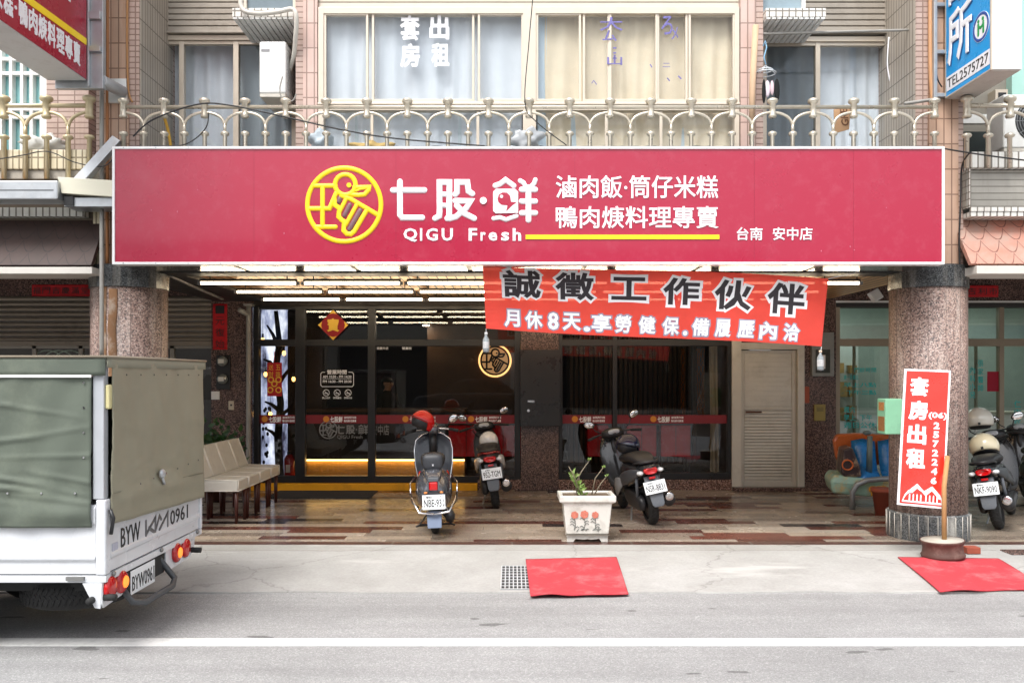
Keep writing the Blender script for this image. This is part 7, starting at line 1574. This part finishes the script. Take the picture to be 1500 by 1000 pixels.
for px, py, Y, lb_ in ((624, 477, 13.2, "left one of the small round ceiling lamps inside"), (641, 484, 14.2, "right one of the small round ceiling lamps inside")):
    o = thing("ceiling_lamp", lb_, "ceiling lamp", pp(px, py, Y)); c = Matrix.Translation(pp(px, py, Y)); MB().lathe([(.05, 0), (.05, .01), (.001, .011)], 16, c).build("diffuser", LM, o); MB().lathe([(.06, .0105), (.06, .09), (.012, .1), (.012, .5)], 16, c).build("housing", DARK, o)
# ------------------------------------------------------------------ the far side of the street, which the glass and the red sign mirror
def far_block(x0, x1, h, col, label, seed):
    o = thing("opposite_building", label, "building", ((x0 + x1) / 2, -14.5, 0), "houses across the street"); rnd = random.Random(seed)
    MB().box(x0, x1, -24, -14.5, 2.9, h).build("wall", tiles("far_tile_%d" % seed, col, col, "#5b554c", .3, .3, .01, 0, .6), o); MB().box(x0 + .3, x1 - .3, -24, -16.5, 0, 2.899).build("shop_wall", M("far_shop_%d" % seed, (.05, .05, .05), .5, var=.4, scale=1), o)
    for x in (x0 + .35, x1 - .35): MB().box(x - .3, x + .3, -15.1, -14.52, 0, 2.899).build("column", CONC, o)
    n = max(1, int((x1 - x0) / 2.6)); z = 4.0
    while z < h - 1.6:
        for q in range(n): xa = x0 + (x1 - x0) * (q + .5) / n; w = MB().box(xa - .85, xa + .85, -14.53, -14.46, z, z + 1.4).build("window", WHITE, o); MB().box(xa - .78, xa + .78, -14.458, -14.45, z + .07, z + 1.33).build("pane", M("far_pane_%d_%d_%d" % (seed, q, int(z)), (.06, .08, .09), .08), w)
        z += 3.2
    MB().box(x0 + .4, x1 - .4, -14.45, -14.2, 2.95, 3.8).build("signboard", M("far_sign_%d" % seed, ("#8a1626", "#2f4a6e", "#c9c4b4", "#3d5c4a")[seed % 4], .4), o)
for i, (a, b, h, c_) in enumerate(((-26, -17, 7.5, "#9a9184"), (-16.9, -8.5, 6.3, "#b8afa2"), (-8.4, 0, 7.6, "#8f8880"), (.1, 8.6, 6.0, "#b3a394"), (8.7, 17, 5.6, "#a39c92"), (17.1, 26, 6.2, "#948a7d"))):
    far_block(a, b, h, c_, "house across the street behind the viewer, %s from the left" % ["first", "second", "third", "fourth", "fifth", "sixth"][i], i)
MB().box(-45, 45, -16.4, -11.5, -.001, .12).build("far_pavement", CONC, kind='structure')

def parked_car(label, x, y, col):
    o = thing("parked_car", label, "car", (x, y, 0), "cars parked across the street"); P_ = M("car_paint_" + label.split()[0], col, .2, var=.03, coat=.6); L_ = lambda u, v, w: Vector((x + u, y + w, v))
    body = [(-2.2, .35), (-2.22, .62), (-2.1, .82), (-1.2, .95), (1.75, .97), (2.15, .88), (2.2, .45), (2.1, .3), (-2.1, .3)]
    MB().prism(body, L_, -.86, .86).build("body", P_, o, bevel=.09, seg=3)
    roof = [(-1.25, .94), (-.55, 1.42), (-.2, 1.48), (1.0, 1.46), (1.75, .96)]
    c_ = MB().prism(roof, L_, -.72, .72).build("cabin", P_, o, bevel=.05, seg=2)
    for s_ in (-1, 1):
        for q in ([(-1.02, .99), (-.5, 1.36), (.05, 1.4), (.05, .99)], [(.13, .99), (.13, 1.4), (.92, 1.38), (1.45, .99)]): MB().prism(q, lambda u, v, w: Vector((x + u, y + s_ * (.722 + w), v)), 0, .006).build("window", M("car_window_glass", (.02, .025, .03), .05), c_)
        for wx in (-1.35, 1.35):
            cc = Matrix.Translation((x + wx, y + s_ * .76, .31)) @ Matrix.Rotation(R(90), 4, 'X'); w_ = MB().lathe([(.2, -.1), (.3, -.1), (.31, 0), (.3, .1), (.2, .1), (.19, 0), (.2, -.1)], 28, cc, cap=False).build("wheel", RUBBER, o); MB().lathe([(.03, -.09), (.19, -.09), (.19, .09), (.03, .09)], 22, cc).build("rim", STEEL, w_)
parked_car("white car parked across the street, mirrored in the clinic glass", 9.5, -9.6, "#e6e8e8"); parked_car("dark car parked across the street, mirrored in the shop glass", -1.5, -9.7, "#2c2f34")

for i, x in enumerate((5.2, 7.6)):  # unseen glowing panels added above the header to brighten the clinic
    o = thing("added_clinic_light", ("left unseen light panel added to brighten the clinic interior", "right unseen light panel added to brighten the clinic interior")[i], "ceiling light", (x, 12.8, 2.86), "unseen panels added to light the clinic")
    MB().box(x - .6, x + .6, 12.3, 13.5, 2.87, 2.898).build("frame", WHITE, o); MB().box(x - .57, x + .57, 12.33, 13.47, 2.865, 2.8695).build("diffuser", emis("clinic_fill_light_%d" % i, (.92, 1, .97), 2.5), o)
